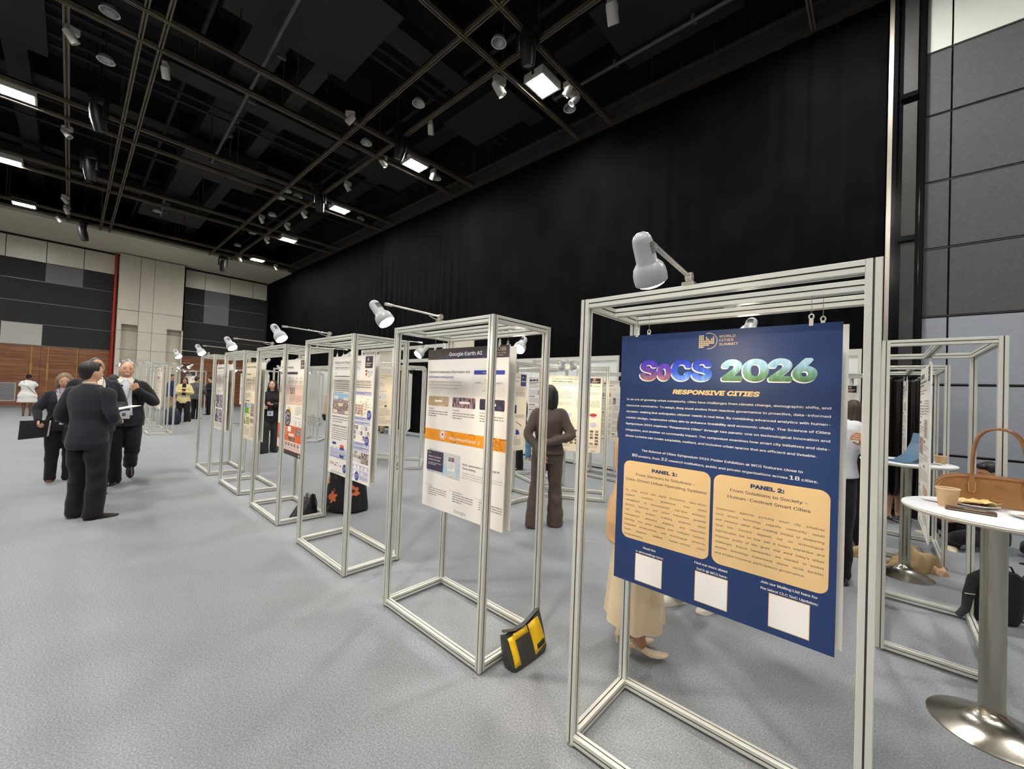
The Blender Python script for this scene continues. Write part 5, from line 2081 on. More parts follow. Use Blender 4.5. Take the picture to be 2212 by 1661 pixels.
for i in range(20):
    a, c = 2 * PI * i / 20, 2 * PI * (i + 1) / 20
    mb.tube([(0.112 + 0.017 * math.cos(a), -0.064, 0.045 + 0.012 * math.sin(a)), (0.112 + 0.017 * math.cos(c), -0.064, 0.045 + 0.012 * math.sin(c))], 0.004, n=6)
mb.tube([(0.096, -0.062, 0.10), (0.106, -0.065, 0.075), (0.112, -0.065, 0.058)], 0.002, n=6)
mb.build('ring_charm', GOLDM, t)
mb = MB()
for i in range(16):
    a, c = 2 * PI * i / 16, 2 * PI * (i + 1) / 16
    mb.tube([(0.0 + 0.012 * math.cos(a), -0.053, 0.112 + 0.006 * math.sin(a)), (0.012 * math.cos(c), -0.053, 0.112 + 0.006 * math.sin(c))], 0.0015, n=5)
mb.build('snap', TANL, t)
mb = MB()
mb.box((-0.03, -0.0635, 0.035), (0.01, -0.062, 0.038))
mb.build('foil_mark', GOLDM, t)

# blue laptop with a raised cover on the far table
BLUEC = mat('steel blue cover', (74, 104, 128), 0.4)
t = thing('laptop', 'steel blue folded laptop with raised cover on the far bar table', 'laptop', (0.22, 5.25, TBL), 0.72)
mb = MB()
mb.prism(rr(-0.14, -0.10, 0.14, 0.10, 0.01), 0.0, 0.014, axis='z')
mb.build('keyboard_base', BLUEC, t)
prof_ = [(-0.07, 0.014), (0.03, 0.072), (0.09, 0.175), (0.115, 0.27)]
mb = MB()
vs = [(x, y, z) for y in (-0.09, 0.09) for x, z in prof_] + [(x + 0.008, y, z - 0.004) for y in (-0.09, 0.09) for x, z in prof_]
fs = [(i, i + 1, i + 5, i + 4) for i in range(3)] + [(8 + i, 12 + i, 13 + i, 9 + i) for i in range(3)] + [(i, 8 + i, 9 + i, i + 1) for i in range(3)] + [(4 + i, 5 + i, 13 + i, 12 + i) for i in range(3)] + [(3, 11, 15, 7), (0, 4, 12, 8)]
mb.add(vs, fs)
mb.build('cover_flap', BLUEC, t)
mb = MB()
mb.prism([(x + 0.006, z - 0.004) for x, z in prof_] + [(0.13, 0.014)], -0.086, -0.080)
mb.prism([(x + 0.006, z - 0.004) for x, z in prof_] + [(0.13, 0.014)], 0.080, 0.086)
mb.build('side_flap', mat('slate side gusset', (66, 84, 98), 0.5), t)
mb = MB()
for k in range(5):
    mb.prism(rr(-0.05 - k * 0.002, -0.035, 0.05, 0.035 + k * 0.002, 0.006), 0.001 + k * 0.003, 0.003 + k * 0.003, axis='z')
o = mb.build('paper_napkin', CERAM)
tag(o, 'small white napkin pile on the far bar table beside the cup', 'napkin')
o.location = (0.375, 5.27, TBL)

# ------------------------------------------------------------------ bags on the floor
BLK = mat('black nylon', (24, 24, 27), 0.6, bump=0.1, bscale=300)
TARP = mat('grey black truck tarpaulin', (58, 57, 54), 0.42, var=0.12, vscale=14, bump=0.08, bscale=30)
YEL = mat('yellow truck tarpaulin', (230, 186, 22), 0.4, var=0.1, vscale=12, bump=0.08, bscale=30)
t = thing('messenger_bag', 'small black and yellow messenger bag leaning on the second frame base', 'bag', (-1.515, 1.875, 0), 0)
# local: width along y, front towards +x
LEAN = -0.05


def bp_(x, y, z):
    return (x + LEAN * z / 0.2, y, z)


mb = MB()
rs = []
for z, d0, d1, w in ((0.004, -0.045, 0.05, 0.150), (0.03, -0.05, 0.058, 0.160), (0.09, -0.042, 0.05, 0.165), (0.14, -0.03, 0.034, 0.168), (0.165, -0.016, 0.02, 0.17)):
    ring = []
    for q in range(28):
        a = 2 * PI * q / 28
        cx, cy = math.cos(a), math.sin(a)
        ex, ey = abs(cx) ** 0.5 * (1 if cx > 0 else -1), abs(cy) ** 0.28 * (1 if cy > 0 else -1)
        mid, hd = (d0 + d1) / 2, (d1 - d0) / 2
        rise = 0.022 * (ey ** 6) + (0.028 * max(0, ey) ** 4 if z > 0.1 else 0)
        ring.append(bp_(mid + hd * ex, w * ey, z + (rise if z > 0.1 else 0)))
    rs.append(ring)
mb.rings(rs, None, True, True)
mb.build('bag_body', TARP, t, sharp=0.7)


def strip(pts, m, name, off=0.0595, par=None):
    """panel on the front face following its bulge"""
    mb = MB()
    vs = []
    for y, z in pts:
        bulge = 0.0015
        x = (0.050 + 0.009 * min(1, z / 0.03)) if z < 0.03 else (0.0595 - 0.009 * (z - 0.03) / 0.06 if z < 0.09 else (0.0505 - 0.0165 * (z - 0.09) / 0.06 if z < 0.15 else 0.034 - 0.014 * (z - 0.15) / 0.035))
        vs.append(bp_(x + bulge, y, z))
    k = len(vs) // 2
    fs = [(i, i + 1, 2 * k - 2 - i, 2 * k - 1 - i) for i in range(k - 1)]
    mb.add(vs, fs, None, True)
    o = mb.build(name, m, par or t)
    so = o.modifiers.new('thick', 'SOLIDIFY')
    so.thickness = 0.003
    return o


strip([(-0.148, z) for z in (0.035, 0.06, 0.09, 0.12, 0.15, 0.17)] + [(-0.100, z) for z in (0.17, 0.15, 0.12, 0.09, 0.06, 0.035)], YEL, 'yellow_panel')
strip([(y, 0.176 if y < 0.02 else 0.18) for y in (-0.10, -0.06, -0.03, 0.0, 0.02)] + [(y, 0.147) for y in (0.02, 0.0, -0.03, -0.06, -0.10)], YEL, 'yellow_panel')
strip([(0.03, z) for z in (0.03, 0.06, 0.09, 0.12, 0.15, 0.178)] + [(0.135, z) for z in (0.188, 0.15, 0.12, 0.09, 0.07, 0.055)], YEL, 'yellow_panel')
lb = strip([(0.055, z) for z in (0.052, 0.075)] + [(0.125, z) for z in (0.085, 0.062)], BLK, 'name_patch')
lb.location.x += 0.003
mb = MB()
mb.tube([bp_(0.0, -0.155, 0.20), bp_(0.02, -0.08, 0.188), bp_(0.02, 0.0, 0.19), bp_(0.006, 0.15, 0.215)], 0.013, n=8, flat=0.4)
mb.build('flap_edge', TARP, t)

# black slouching tote in the fourth frame
SATIN = mat('black satin cloth', (22, 22, 24), 0.33, bump=0.2, bscale=22)
t = thing('tote_bag', 'slouching shiny black cloth bag on the floor inside the fourth frame', 'bag', (-5.045, 1.93, 0), 0)
mb = MB()
g, n = 14, 32
rs = []
rnd = random.Random(4)
for i in range(g + 1):
    u = i / g
    ring = []
    for j in range(n):
        a = 2 * PI * j / n
        rx = 0.125 * (1 - 0.62 * u ** 1.4) + 0.007 * math.sin(a * 5 + u * 3)
        ry = 0.15 * (1 - 0.68 * u ** 1.2) + 0.009 * math.sin(a * 7 + u * 5)
        rx *= 1.0 if 0.05 < u else 0.97
        z = 0.235 * u + (0.03 * math.sin(a * 2 + 1.0) * u) + 0.007 * math.sin(a * 9) * u
        ring.append((0.01 + 0.03 * u + rx * math.cos(a), -0.0 + 0.055 * u + ry * math.sin(a), max(0.0, z)))
    rs.append(ring)
mb.rings(rs, None, True, True)
mb.build('cloth_body', SATIN, t, sharp=1.4)
mb = MB()
mb.tube([(0.03, 0.0, 0.20), (0.06, 0.03, 0.26), (0.08, 0.08, 0.22), (0.11, 0.09, 0.11), (0.12, 0.07, 0.06)], 0.008, n=8, flat=0.4)
mb.tube([(0.02, 0.08, 0.21), (0.06, 0.10, 0.25), (0.09, 0.12, 0.15), (0.11, 0.11, 0.05)], 0.008, n=8, flat=0.4)
mb.build('strap', BLK, t)

# khaki bag and jacket heap behind the far table foot
KHAKI = mat('khaki cotton', (148, 124, 88), 0.8, bump=0.25, bscale=25, var=0.15, vscale=10)
KHAKL = mat('pale khaki lining', (186, 152, 120), 0.7, bump=0.15, bscale=30)


def heap(name, label, cat, loc, rz, L, Wd, Hh, m, seed, par=None):
    rnd = random.Random(seed)
    ph = [rnd.uniform(0, 6.28) for _ in range(8)]
    mb = MB()
    rs = []
    g, n = 36, 110
    for i in range(g + 1):
        u = i / g
        ring = []
        for j in range(n):
            a = 2 * PI * j / n
            k = math.sqrt(max(0.0, 1 - u ** 2.2)) if u < 1 else 0.02
            w = 1 + 0.09 * math.sin(3 * a + ph[0]) + 0.06 * math.sin(5 * a + ph[1] + u * 3) + 0.04 * math.sin(9 * a + ph[2] - u * 5)
            x, y = L * k * w * math.cos(a), Wd * k * w * math.sin(a)
            z = Hh * u * (1 + 0.25 * math.sin(2 * a + ph[3]) + 0.10 * math.sin(x * 40 + ph[4]) + 0.10 * math.sin(y * 50 + x * 30 + ph[5]))
            ring.append((x, y, max(0.0, z)))
        rs.append(ring)
    mb.rings(rs, None, True, True)
    o = mb.build(name, m, par, sharp=2.5)
    crease(o.data, 0.017 * min(1, L / 0.15), seed * 1.7)
    for v_ in o.data.vertices:
        if v_.co.z < 0:
            v_.co.z = 0.0
    if par is None:
        tag(o, label, cat)
    o.location = loc
    o.rotation_euler = (0, 0, rz)
    return o


t = thing('khaki_bag', 'crumpled khaki cloth bag on the floor behind the far table foot', 'bag', (0.30, 5.63, 0), 0.3)
heap('cloth_body', '', '', (0, 0, 0), 0, 0.20, 0.13, 0.15, KHAKI, 3, t)
heap('lining', '', '', (0.13, -0.06, 0), 0.2, 0.075, 0.06, 0.085, KHAKL, 6, t)
mb = MB()
mb.tube([(-0.05, 0.05, 0.12), (-0.02, 0.08, 0.19), (0.05, 0.09, 0.19), (0.1, 0.06, 0.12)], 0.01, n=8, flat=0.35)
mb.build('strap', KHAKI, t)
t = thing('khaki_jacket', 'khaki jacket dropped on the floor left of the far table pole', 'jacket', (-0.06, 5.64, 0), 0.1)
heap('cloth_body', '', '', (0, 0, 0), 0, 0.15, 0.11, 0.11, KHAKI, 9, t)

# black backpack leaning on the right hand frame
t = thing('backpack', 'black backpack with dangling straps leaning behind the near bar table pole', 'backpack', (0.655, 4.72, 0), 0.5)
mb = MB()
rs = []
for z, y0, rx, ry in ((0.002, 0.0, 0.13, 0.075), (0.04, 0.0, 0.148, 0.09), (0.16, -0.02, 0.152, 0.085), (0.28, -0.055, 0.14, 0.07), (0.36, -0.085, 0.11, 0.055), (0.40, -0.10, 0.06, 0.03)):
    rs.append([(rx * (abs(math.cos(a)) ** 0.6) * (1 if math.cos(a) > 0 else -1), y0 + ry * (abs(math.sin(a)) ** 0.7) * (1 if math.sin(a) > 0 else -1), z) for a in [2 * PI * j / 32 for j in range(32)]])
mb.rings(rs, None, True, True)
mb.build('pack_body', BLK, t, sharp=1.2)
WEB = mat('black strap webbing', (30, 30, 33), 0.7)
for sx in (-1, 1):
    mb = MB()
    mb.tube([(sx * 0.07, -0.13, 0.38), (sx * 0.10, -0.20, 0.36), (sx * 0.13, -0.24, 0.26), (sx * 0.14, -0.22, 0.15), (sx * 0.13 - 0.03, -0.17, 0.07)] if sx > 0 else
            [(-0.07, -0.12, 0.38), (-0.12, -0.12, 0.40), (-0.19, -0.10, 0.33), (-0.21, -0.09, 0.20), (-0.23, -0.10, 0.10), (-0.29, -0.12, 0.05)], [0.026, 0.032, 0.034, 0.032, 0.026, 0.02][:5 if sx > 0 else 6], n=10, flat=0.28, upref=(0, 1, 0))
    s = mb.build('shoulder_strap', WEB, t)
    mb = MB()
    p = (sx * 0.14, -0.245, 0.20) if sx > 0 else (-0.21, -0.105, 0.21)
    mb.box((p[0] - 0.03, p[1] - 0.004, p[2]), (p[0] + 0.03, p[1] + 0.004, p[2] + 0.006))
    mb.build('reflective_tab', KHAKL if False else mat('silver tab', (190, 190, 188), 0.4), s)
mb = MB()
mb.tube([(-0.03, -0.11, 0.40), (-0.02, -0.10, 0.44), (0.03, -0.10, 0.44), (0.05, -0.10, 0.395)], 0.009, n=8, flat=0.5)
mb.build('carry_loop', WEB, t)
mb = MB()
mb.tube([(0.12, 0.05, 0.05), (0.2, 0.05, 0.03), (0.25, 0.02, 0.012), (0.2, 0.0, 0.008), (0.14, 0.02, 0.02)], 0.006, n=6, flat=0.4)
mb.build('loose_webbing', WEB, t)

# small luggage far away
t = thing('backpack', 'dark navy backpack standing on the floor beyond the aisle frames', 'backpack', (-17.9, 2.4, 0), 1.4)
mb = MB()
rs = []
for z, rx, ry in ((0.0, 0.2, 0.12), (0.05, 0.24, 0.15), (0.35, 0.23, 0.14), (0.5, 0.18, 0.1), (0.56, 0.08, 0.05)):
    rs.append([(rx * math.cos(a), ry * math.sin(a), z) for a in [2 * PI * j / 20 for j in range(20)]])
mb.rings(rs)
mb.build('pack_body', mat('navy nylon', (30, 36, 56), 0.6), t)
mb = MB()
mb.tube([(-0.06, 0, 0.54), (-0.03, 0, 0.62), (0.03, 0, 0.62), (0.06, 0, 0.54)], 0.012, n=6)
mb.build('carry_loop', WEB, t)
t = thing('shopping_bag', 'bright blue bag on the floor beside the khaki trouser leg', 'bag', (-13.2, 7.35, 0), 0.4)
mb = MB()
rs = []
for z, rx, ry in ((0.0, 0.2, 0.1), (0.04, 0.23, 0.12), (0.25, 0.25, 0.12), (0.33, 0.24, 0.07)):
    rs.append([(rx * math.cos(a), ry * math.sin(a), z) for a in [2 * PI * j / 20 for j in range(20)]])
mb.rings(rs)
mb.build('bag_body', mat('bright blue vinyl', (30, 120, 214), 0.4), t)
mb = MB()
mb.tube([(-0.1, 0, 0.32), (-0.07, 0, 0.46), (0.07, 0, 0.46), (0.1, 0, 0.32)], 0.01, n=6)
mb.build('handle', MATS['bright blue vinyl'], t)

# gloss black drape behind the rear right frame
mb = MB()
xs = [0.02 + i * 0.012 for i in range(40)]
rows_ = []
for z in (0.40, 0.8, 1.4, 1.9, 1.97):
    rows_.append([(x, 7.45 + (0.03 * math.sin(x * 46) + 0.016 * math.sin(x * 90 + 1)) * (1.25 - 0.3 * z), z + (0.02 * math.sin(x * 30) if z < 0.5 else 0)) for x in xs])
n = len(xs)
mb.add([p for r in rows_ for p in r], [(i * n + j, i * n + j + 1, (i + 1) * n + j + 1, (i + 1) * n + j) for i in range(4) for j in range(n - 1)], None, True)
t = thing('drape', 'gloss black drape hanging behind the rear right frame and the blue laptop', 'drape', (0, 0, 0))
o = mb.build('cloth', mat('gloss black drape', (20, 18, 17), 0.22), t)
so = o.modifiers.new('thick', 'SOLIDIFY')
so.thickness = 0.004
mb = MB()
mb.tube([(-0.02, 7.45, 1.99), (0.54, 7.45, 1.99)], 0.014, n=8)
for x in (-0.01, 0.53):
    mb.tube([(x, 7.45, 0), (x, 7.45, 2.0)], 0.014, n=8)
mb.build('rail_stand', BLACKM, t)

# ------------------------------------------------------------------ people
SKIN_L = mat('skin light', (214, 166, 136), 0.5, var=0.05, vscale=20, spec=0.4)
SKIN_M = mat('skin tan', (190, 138, 104), 0.5, var=0.05, vscale=20, spec=0.4)
SKIN_D = mat('skin brown', (116, 78, 58), 0.5, var=0.05, vscale=20, spec=0.4)
HAIRB = mat('hair black', (24, 20, 20), 0.42, bump=0.5, bscale=90, stretch=(1, 1, 0.12), var=0.3, vscale=30)
HAIRBR = mat('hair dark brown', (52, 38, 32), 0.42, bump=0.5, bscale=90, stretch=(1, 1, 0.12), var=0.3, vscale=30)
HAIRG = mat('hair greying', (120, 112, 106), 0.55, bump=0.5, bscale=110, stretch=(1, 1, 0.3), var=0.35, vscale=50)
HAIRGB = mat('hair grey brown', (128, 104, 82), 0.55, bump=0.5, bscale=110, stretch=(1, 1, 0.3), var=0.3, vscale=40)


def cloth(name, rgb, rough=0.85, var=0.12):
    return mat(name, rgb, rough, var=var, vscale=6, bump=0.35, bscale=14, spec=0.25, sheen=0.1)


SUIT = cloth('charcoal suit wool', (38, 39, 46))
SUIT2 = cloth('black suit wool', (32, 32, 37))
TROU = cloth('black trouser cloth', (27, 25, 27))
SHIRTW = cloth('white shirt cotton', (214, 217, 222), 0.8, 0.04)
SHIRTC = cloth('pale shirt cotton', (226, 222, 206), 0.8, 0.04)
SHOEB = mat('black shoe leather', (26, 25, 27), 0.25)
LAN = mat('lanyard navy', (34, 46, 84), 0.6)
BADGE = mat('badge card', (206, 214, 222), 0.4)
EYEW = mat('eye dark', (28, 20, 18), 0.2)
BROW = mat('eyebrow hair', (60, 48, 42), 0.7)
LIPS = mat('lips', (170, 96, 86), 0.45)
TEETH = mat('teeth', (236, 232, 224), 0.3)

TORSO_M = [(0.74, .160, .118, 0), (0.82, .178, .132, 0), (0.92, .180, .132, 0), (1.0, .166, .120, 0), (1.08, .160, .114, 0), (1.2, .176, .122, 0), (1.30, .190, .122, 0), (1.37, .190, .108, 0), (1.42, .150, .088, 0.005), (1.46, .090, .07, 0.008), (1.49, .062, .062, 0.008)]
TORSO_F = [(0.74, .158, .116, 0), (0.82, .176, .130, 0), (0.92, .172, .124, 0), (1.0, .150, .108, 0), (1.08, .138, .100, 0), (1.2, .150, .116, -0.004), (1.28, .160, .122, -0.006), (1.36, .160, .098, 0), (1.41, .125, .08, 0.005), (1.45, .075, .062, 0.008), (1.49, .055, .056, 0.008)]


def tor(T, z):
    if z <= T[0][0]:
        return T[0][1:]
    for a, b in zip(T, T[1:]):
        if z <= b[0]:
            t = (z - a[0]) / (b[0] - a[0])
            return tuple(a[i] + (b[i] - a[i]) * t for i in (1, 2, 3))
    return T[-1][1:]


def ering(z, rx, ry, cy=0.0, cx=0.0, n=28, wob=0.0, ph=0.0, sq=1.0):
    out = []
    for j in range(n):
        a = 2 * PI * j / n
        w = 1 + wob * math.sin(7 * a + ph) + wob * 0.6 * math.sin(11 * a + 2 * ph)
        c, s = math.cos(a), math.sin(a)
        c = abs(c) ** sq * (1 if c > 0 else -1)
        s = abs(s) ** sq * (1 if s > 0 else -1)
        out.append((cx + rx * w * c, cy + ry * w * s, z))
    return out


def curve(pts, n=4):
    """smooth a polyline (Catmull-Rom)"""
    P = [Vector(p) for p in pts]
    P = [P[0] * 2 - P[1]] + P + [P[-1] * 2 - P[-2]]
    out = []
    for i in range(1, len(P) - 2):
        for k in range(n):
            t = k / n
            out.append(0.5 * ((2 * P[i]) + (P[i + 1] - P[i - 1]) * t + (2 * P[i - 1] - 5 * P[i] + 4 * P[i + 1] - P[i + 2]) * t * t + (3 * P[i] - P[i - 1] - 3 * P[i + 1] + P[i + 2]) * t ** 3))
    out.append(P[-2])
    return out


def lerp_r(rs, n):
    out = []
    for i in range(n):
        t = i / (n - 1) * (len(rs) - 1)
        k = min(int(t), len(rs) - 2)
        out.append(rs[k] + (rs[k + 1] - rs[k]) * (t - k))
    return out


def limb(mb, pts, rs, n=14, smooth_n=4):
    c = curve(pts, smooth_n)
    mb.tube(c, lerp_r(rs, len(c)), n=n, round_ends=True)


def hand(mb, wrist, direction, palm, curl=0.35, side=1, s=1.0):
    """five separate jointed fingers on a palm; palm = direction the palm faces"""
    d = Vector(direction).normalized()
    p = Vector(palm)
    p = (p - d * p.dot(d)).normalized()
    w = d.cross(p) * side      # towards the thumb
    W = Vector(wrist)
    rs = []
    for t, hw, th in ((-0.015, 0.022, 0.018), (0.0, 0.024, 0.017), (0.03, 0.034, 0.016), (0.065, 0.040, 0.014), (0.088, 0.038, 0.011)):
        c = W + d * t * s
        rs.append([c + w * (hw * s * math.cos(2 * PI * j / 12)) + p * (th * s * math.sin(2 * PI * j / 12)) for j in range(12)])
    mb.rings(rs)
    for k, (o, L) in enumerate(((0.029, 0.072), (0.010, 0.080), (-0.010, 0.074), (-0.028, 0.058))):
        base = W + d * 0.083 * s + w * o * s
        ang = 0.0
        dd = (d + w * (0.10 - 0.07 * k)).normalized()
        pts, rr_ = [base - dd * 0.012 * s], [0.0092 * s]
        q = base
        for seg, fl in ((0.45, 0.9), (0.32, 1.15), (0.23, 0.8)):
            ang += curl * fl * (1 + 0.08 * k)
            v = dd * math.cos(ang) + p * math.sin(ang)
            pts.append(q.copy())
            rr_.append((0.0090 - 0.0006 * len(pts)) * s)
            q = q + v * L * seg * s
        pts.append(q)
        rr_.append(0.0062 * s)
        mb.tube(pts, rr_, n=8, round_ends=True)
    b = W + d * 0.022 * s + w * 0.028 * s
    v1 = (d * 0.72 + w * 0.62 + p * (0.25 + 0.4 * curl)).normalized()
    v2 = (d * 0.9 + w * (0.3 - 0.45 * curl) + p * (0.2 + 0.75 * curl)).normalized()
    mb.tube([b - v1 * 0.012 * s, b, b + v1 * 0.036 * s, b + v1 * 0.036 * s + v2 * 0.03 * s], [0.012 * s, 0.0125 * s, 0.0098 * s, 0.0072 * s], n=8, round_ends=True)


def head_pts(female):
    """a head facing -y, centre at the ears; returns rings"""
    rings = []
    nu, nv = 40, 30
    for i in range(nv + 1):
        t = -PI / 2 + PI * i / nv
        ring = []
        for j in range(nu):
            a = 2 * PI * j / nu
            dx, dy, dz = math.cos(t) * math.cos(a), math.cos(t) * math.sin(a), math.sin(t)
            x, y, z = dx * 0.0755, dy * 0.094, dz * 0.118
            if dz < 0:
                k = -dz
                x *= 1 - (0.30 if female else 0.22) * k ** 1.5
                if dy > 0:
                    y *= 1 - 0.45 * k
                else:
                    y *= 1 - 0.05 * k
            if dy < 0:
                def g(cx, cz, sx, sz):
                    return math.exp(-((dx - cx) / sx) ** 2 - ((dz - cz) / sz) ** 2)
                y -= 0.021 * g(0, -0.17, 0.11, 0.16) + 0.010 * g(0, 0.05, 0.10, 0.2)
                y += 0.010 * (g(0.37, 0.06, 0.2, 0.13) + g(-0.37, 0.06, 0.2, 0.13))
                y -= 0.004 * (g(0.36, 0.24, 0.3, 0.09) + g(-0.36, 0.24, 0.3, 0.09))
                y -= 0.005 * (g(0.5, -0.2, 0.22, 0.18) + g(-0.5, -0.2, 0.22, 0.18))
                y -= 0.007 * g(0, -0.46, 0.28, 0.06) + 0.006 * g(0, -0.58, 0.25, 0.06)
                y += 0.005 * g(0, -0.68, 0.3, 0.06)
                y -= 0.008 * g(0, -0.86, 0.35, 0.12)
            ring.append((x, y, z))
        rings.append(ring)
    return rings


def shoe_mesh(mb, x, y, z, ang, pitch=0.0, heel=0.0, L=0.27, w=0.047, top=0.075):
    M = Matrix.Translation((x, y, z)) @ Matrix.Rotation(ang, 4, 'Z') @ Matrix.Rotation(pitch, 4, 'X')
    rs = []
    for t, hw, h, zb in ((-0.28, 0.6, 0.55, heel), (-0.25, 0.85, 0.85, heel), (-0.12, 0.95, 1.0, heel * 0.9), (0.05, 0.92, 0.92, heel * 0.5), (0.22, 1.0, 0.68, heel * 0.12), (0.40, 1.02, 0.52, 0), (0.56, 0.8, 0.42, 0), (0.66, 0.45, 0.3, 0.004), (0.70, 0.15, 0.15, 0.007)):
        yy = -t * L
        ring = []
        for j in range(16):
            a = 2 * PI * j / 16
            c, s = math.cos(a), math.sin(a)
            zz = zb + (top * h * s if s > 0 else 0.012 * s * 0 + 0.0)
            ring.append((w * hw * (abs(c) ** 0.75) * (1 if c > 0 else -1) * (1 if s < 0.3 else 0.95), yy, zz if s > 0 else zb + 0.0))
        rs.append(ring)
    mb.rings(rs, None, True, True, M)
    if heel > 0.02:
        hb = [(0.012, 0.0), (0.012, heel * 0.4), (0.022, heel)]
        mb.lathe(hb, n=12, M=M @ Matrix.Translation((0, 0.06, 0)))


def person(label, loc, rz, h=1.72, female=False, top=None, bottom=None, hair='short', hairm=None, skin=None, arms=None, legs=None,
           head=(0, 0, 0), shoes='oxford', shoem=None, face=True, voxel=0.012, extras=None, fit=1.0, group='people in the hall', seat=None, lean=0.0, headfwd=0.0, feet=True):
    """top: dict(m, hem, sleeve, open) ; bottom: dict(kind, m, flare, hem); arms: (left (elbow, wrist, palm, curl), right (...))
    legs: ((x, y, z_ankle, toe_angle, knee(x,y,z) or None, pitch), ...) for left (+x) and right (-x)"""
    k = h / 1.72
    t = thing('person', label, 'person', loc, rz, group)
    t.scale = (k, k, k)
    skin = skin or SKIN_L
    hairm = hairm or HAIRB
    T = TORSO_F if female else TORSO_M
    shx = 0.160 if female else 0.188
    arms = arms or [((0.235, 0.02, 1.13), (0.245, -0.05, 0.90), (-1, 0, 0), 0.35), ((-0.235, 0.02, 1.13), (-0.245, -0.05, 0.90), (1, 0, 0), 0.35)]
    legs = legs or [(0.09, 0.0, 0.09, 0.12, None, 0.0), (-0.09, 0.0, 0.09, -0.12, None, 0.0)]
    dz = seat if seat is not None else 0.0          # pelvis drop for people sitting on the floor
    off = Vector((0, 0, -dz))

    def L_(p):
        q = Vector(p) + off
        return q

    hz = Vector((0, -headfwd, 1.60 + (0.0)))
    # ---- body: torso, legs, arms, neck and head as one skin
    mb = MB()
    mb.rings([[L_(q) for q in ering(z, rx * 0.86, ry * 0.84, cy)] for z, rx, ry, cy in T[1:]])
    limb(mb, [L_((0, 0.012, 1.42)), L_((0, 0.008, 1.50)), L_((0, -headfwd * 0.7, 1.57))], [0.058, 0.052, 0.052] if not female else [0.052, 0.045, 0.045])
    Mh = Matrix.Translation(L_(hz)) @ Matrix.Rotation(head[0], 4, 'Z') @ Matrix.Rotation(head[1], 4, 'X') @ Matrix.Rotation(head[2], 4, 'Y')
    hr = head_pts(female)
    mb.rings(hr, None, True, True, Mh)
    for sx in (-1, 1):
        mb.ell((sx * 0.076, 0.012, -0.005), (0.010, 0.020, 0.032), nu=10, nv=8, M=Mh)
    kn_l = []
    for i, lg in enumerate(legs):
        sx = 1 if i == 0 else -1
        hip = L_((sx * 0.088, 0.0, 0.88))
        an = Vector(lg[:3])
        kn = Vector(lg[4]) if lg[4] else (hip + an) / 2 + Vector((0, -0.02, 0.0))
        kn_l.append((hip, kn, an))
        limb(mb, [hip, (hip + kn) / 2, kn, kn + (an - kn) * 0.35, an + (kn - an) * 0.05, an - Vector((0, 0.01, 0.03))], [0.082, 0.07, 0.052, 0.053, 0.034, 0.036])
    for i, am in enumerate(arms):
        sx = 1 if i == 0 else -1
        sh = L_((sx * (shx - 0.015), 0.01, 1.385))
        limb(mb, [sh, L_(am[0]), L_(am[1])], [0.045, 0.042, 0.038, 0.034, 0.026])
    body = bake_remesh(mb, voxel, 3, 0.4)
    hm = MB()
    for i, am in enumerate(arms):
        sx = 1 if i == 0 else -1
        wr, el = L_(am[1]), L_(am[0])
        d = (wr - el).normalized()
        if len(am) > 4:
            d = Vector(am[4])
        hand(hm, wr + d * 0.005, d, am[2], am[3], side=sx, s=0.95 if female else 1.03)
    hme = hm.mesh('hands')
    bm = bmesh.new()
    bm.from_mesh(body)
    bm.from_mesh(hme)
    bm.to_mesh(body)
    bm.free()
    bpy.data.meshes.remove(hme)
    body.polygons.foreach_set('use_smooth', [True] * len(body.polygons))
    mesh_obj('body', body, skin, t)

    # ---- face
    if face:
        mb = MB()
        for sx in (-1, 1):
            mb.ell((sx * 0.029, -0.0795, 0.008), (0.0125, 0.006, 0.0052), EYEW, nu=12, nv=6, M=Mh)
        mb.build('eye', None, t)
        mb = MB()
        for sx in (-1, 1):
            mb.tube([Mh @ Vector((sx * 0.015, -0.0905, 0.0315)), Mh @ Vector((sx * 0.03, -0.0900, 0.0335)), Mh @ Vector((sx * 0.046, -0.079, 0.0275))], [0.0024, 0.0028, 0.0016], n=8)
        mb.build('eyebrow', BROW if hairm is HAIRG else hairm, t)
        mb = MB()
        if face == 'smile':
            for rr_, zz, yy, mm in ((0.0062, 0.0, 0.0, LIPS), (0.0046, 0.0008, -0.0035, TEETH)):
                mb.tube([Mh @ Vector((x, -0.0935 + yy + 9.0 * x * x, -0.064 + zz + 14.0 * x * x)) for x in (-0.027, -0.02, -0.01, 0, 0.01, 0.02, 0.027)], [rr_ * q for q in (0.35, 0.8, 1, 1.05, 1, 0.8, 0.35)], mm, n=10)
        else:
            mb.ell((0, -0.0885, -0.058), (0.019, 0.008, 0.0055), LIPS, nu=14, nv=8, M=Mh)
        mb.build('mouth', None, t)

    # ---- hair
    mb = MB()
    if hair in ('short', 'thin'):
        s = 1.0 if hair == 'short' else 0.965
        mb.ell((0, 0.022, 0.030), (0.083 * s, 0.092 * s, 0.100 * s), nu=24, nv=14, M=Mh)
        mb.ell((0, 0.050, -0.012), (0.071 * s, 0.052 * s, 0.075 * s), nu=20, nv=12, M=Mh)
        if hair == 'short':
            mb.ell((0.01, -0.028, 0.088), (0.062, 0.052, 0.038), nu=20, nv=12, M=Mh)
    elif hair == 'bob':
        mb.ell((0, 0.018, 0.030), (0.090, 0.098, 0.104), nu=24, nv=14, M=Mh)
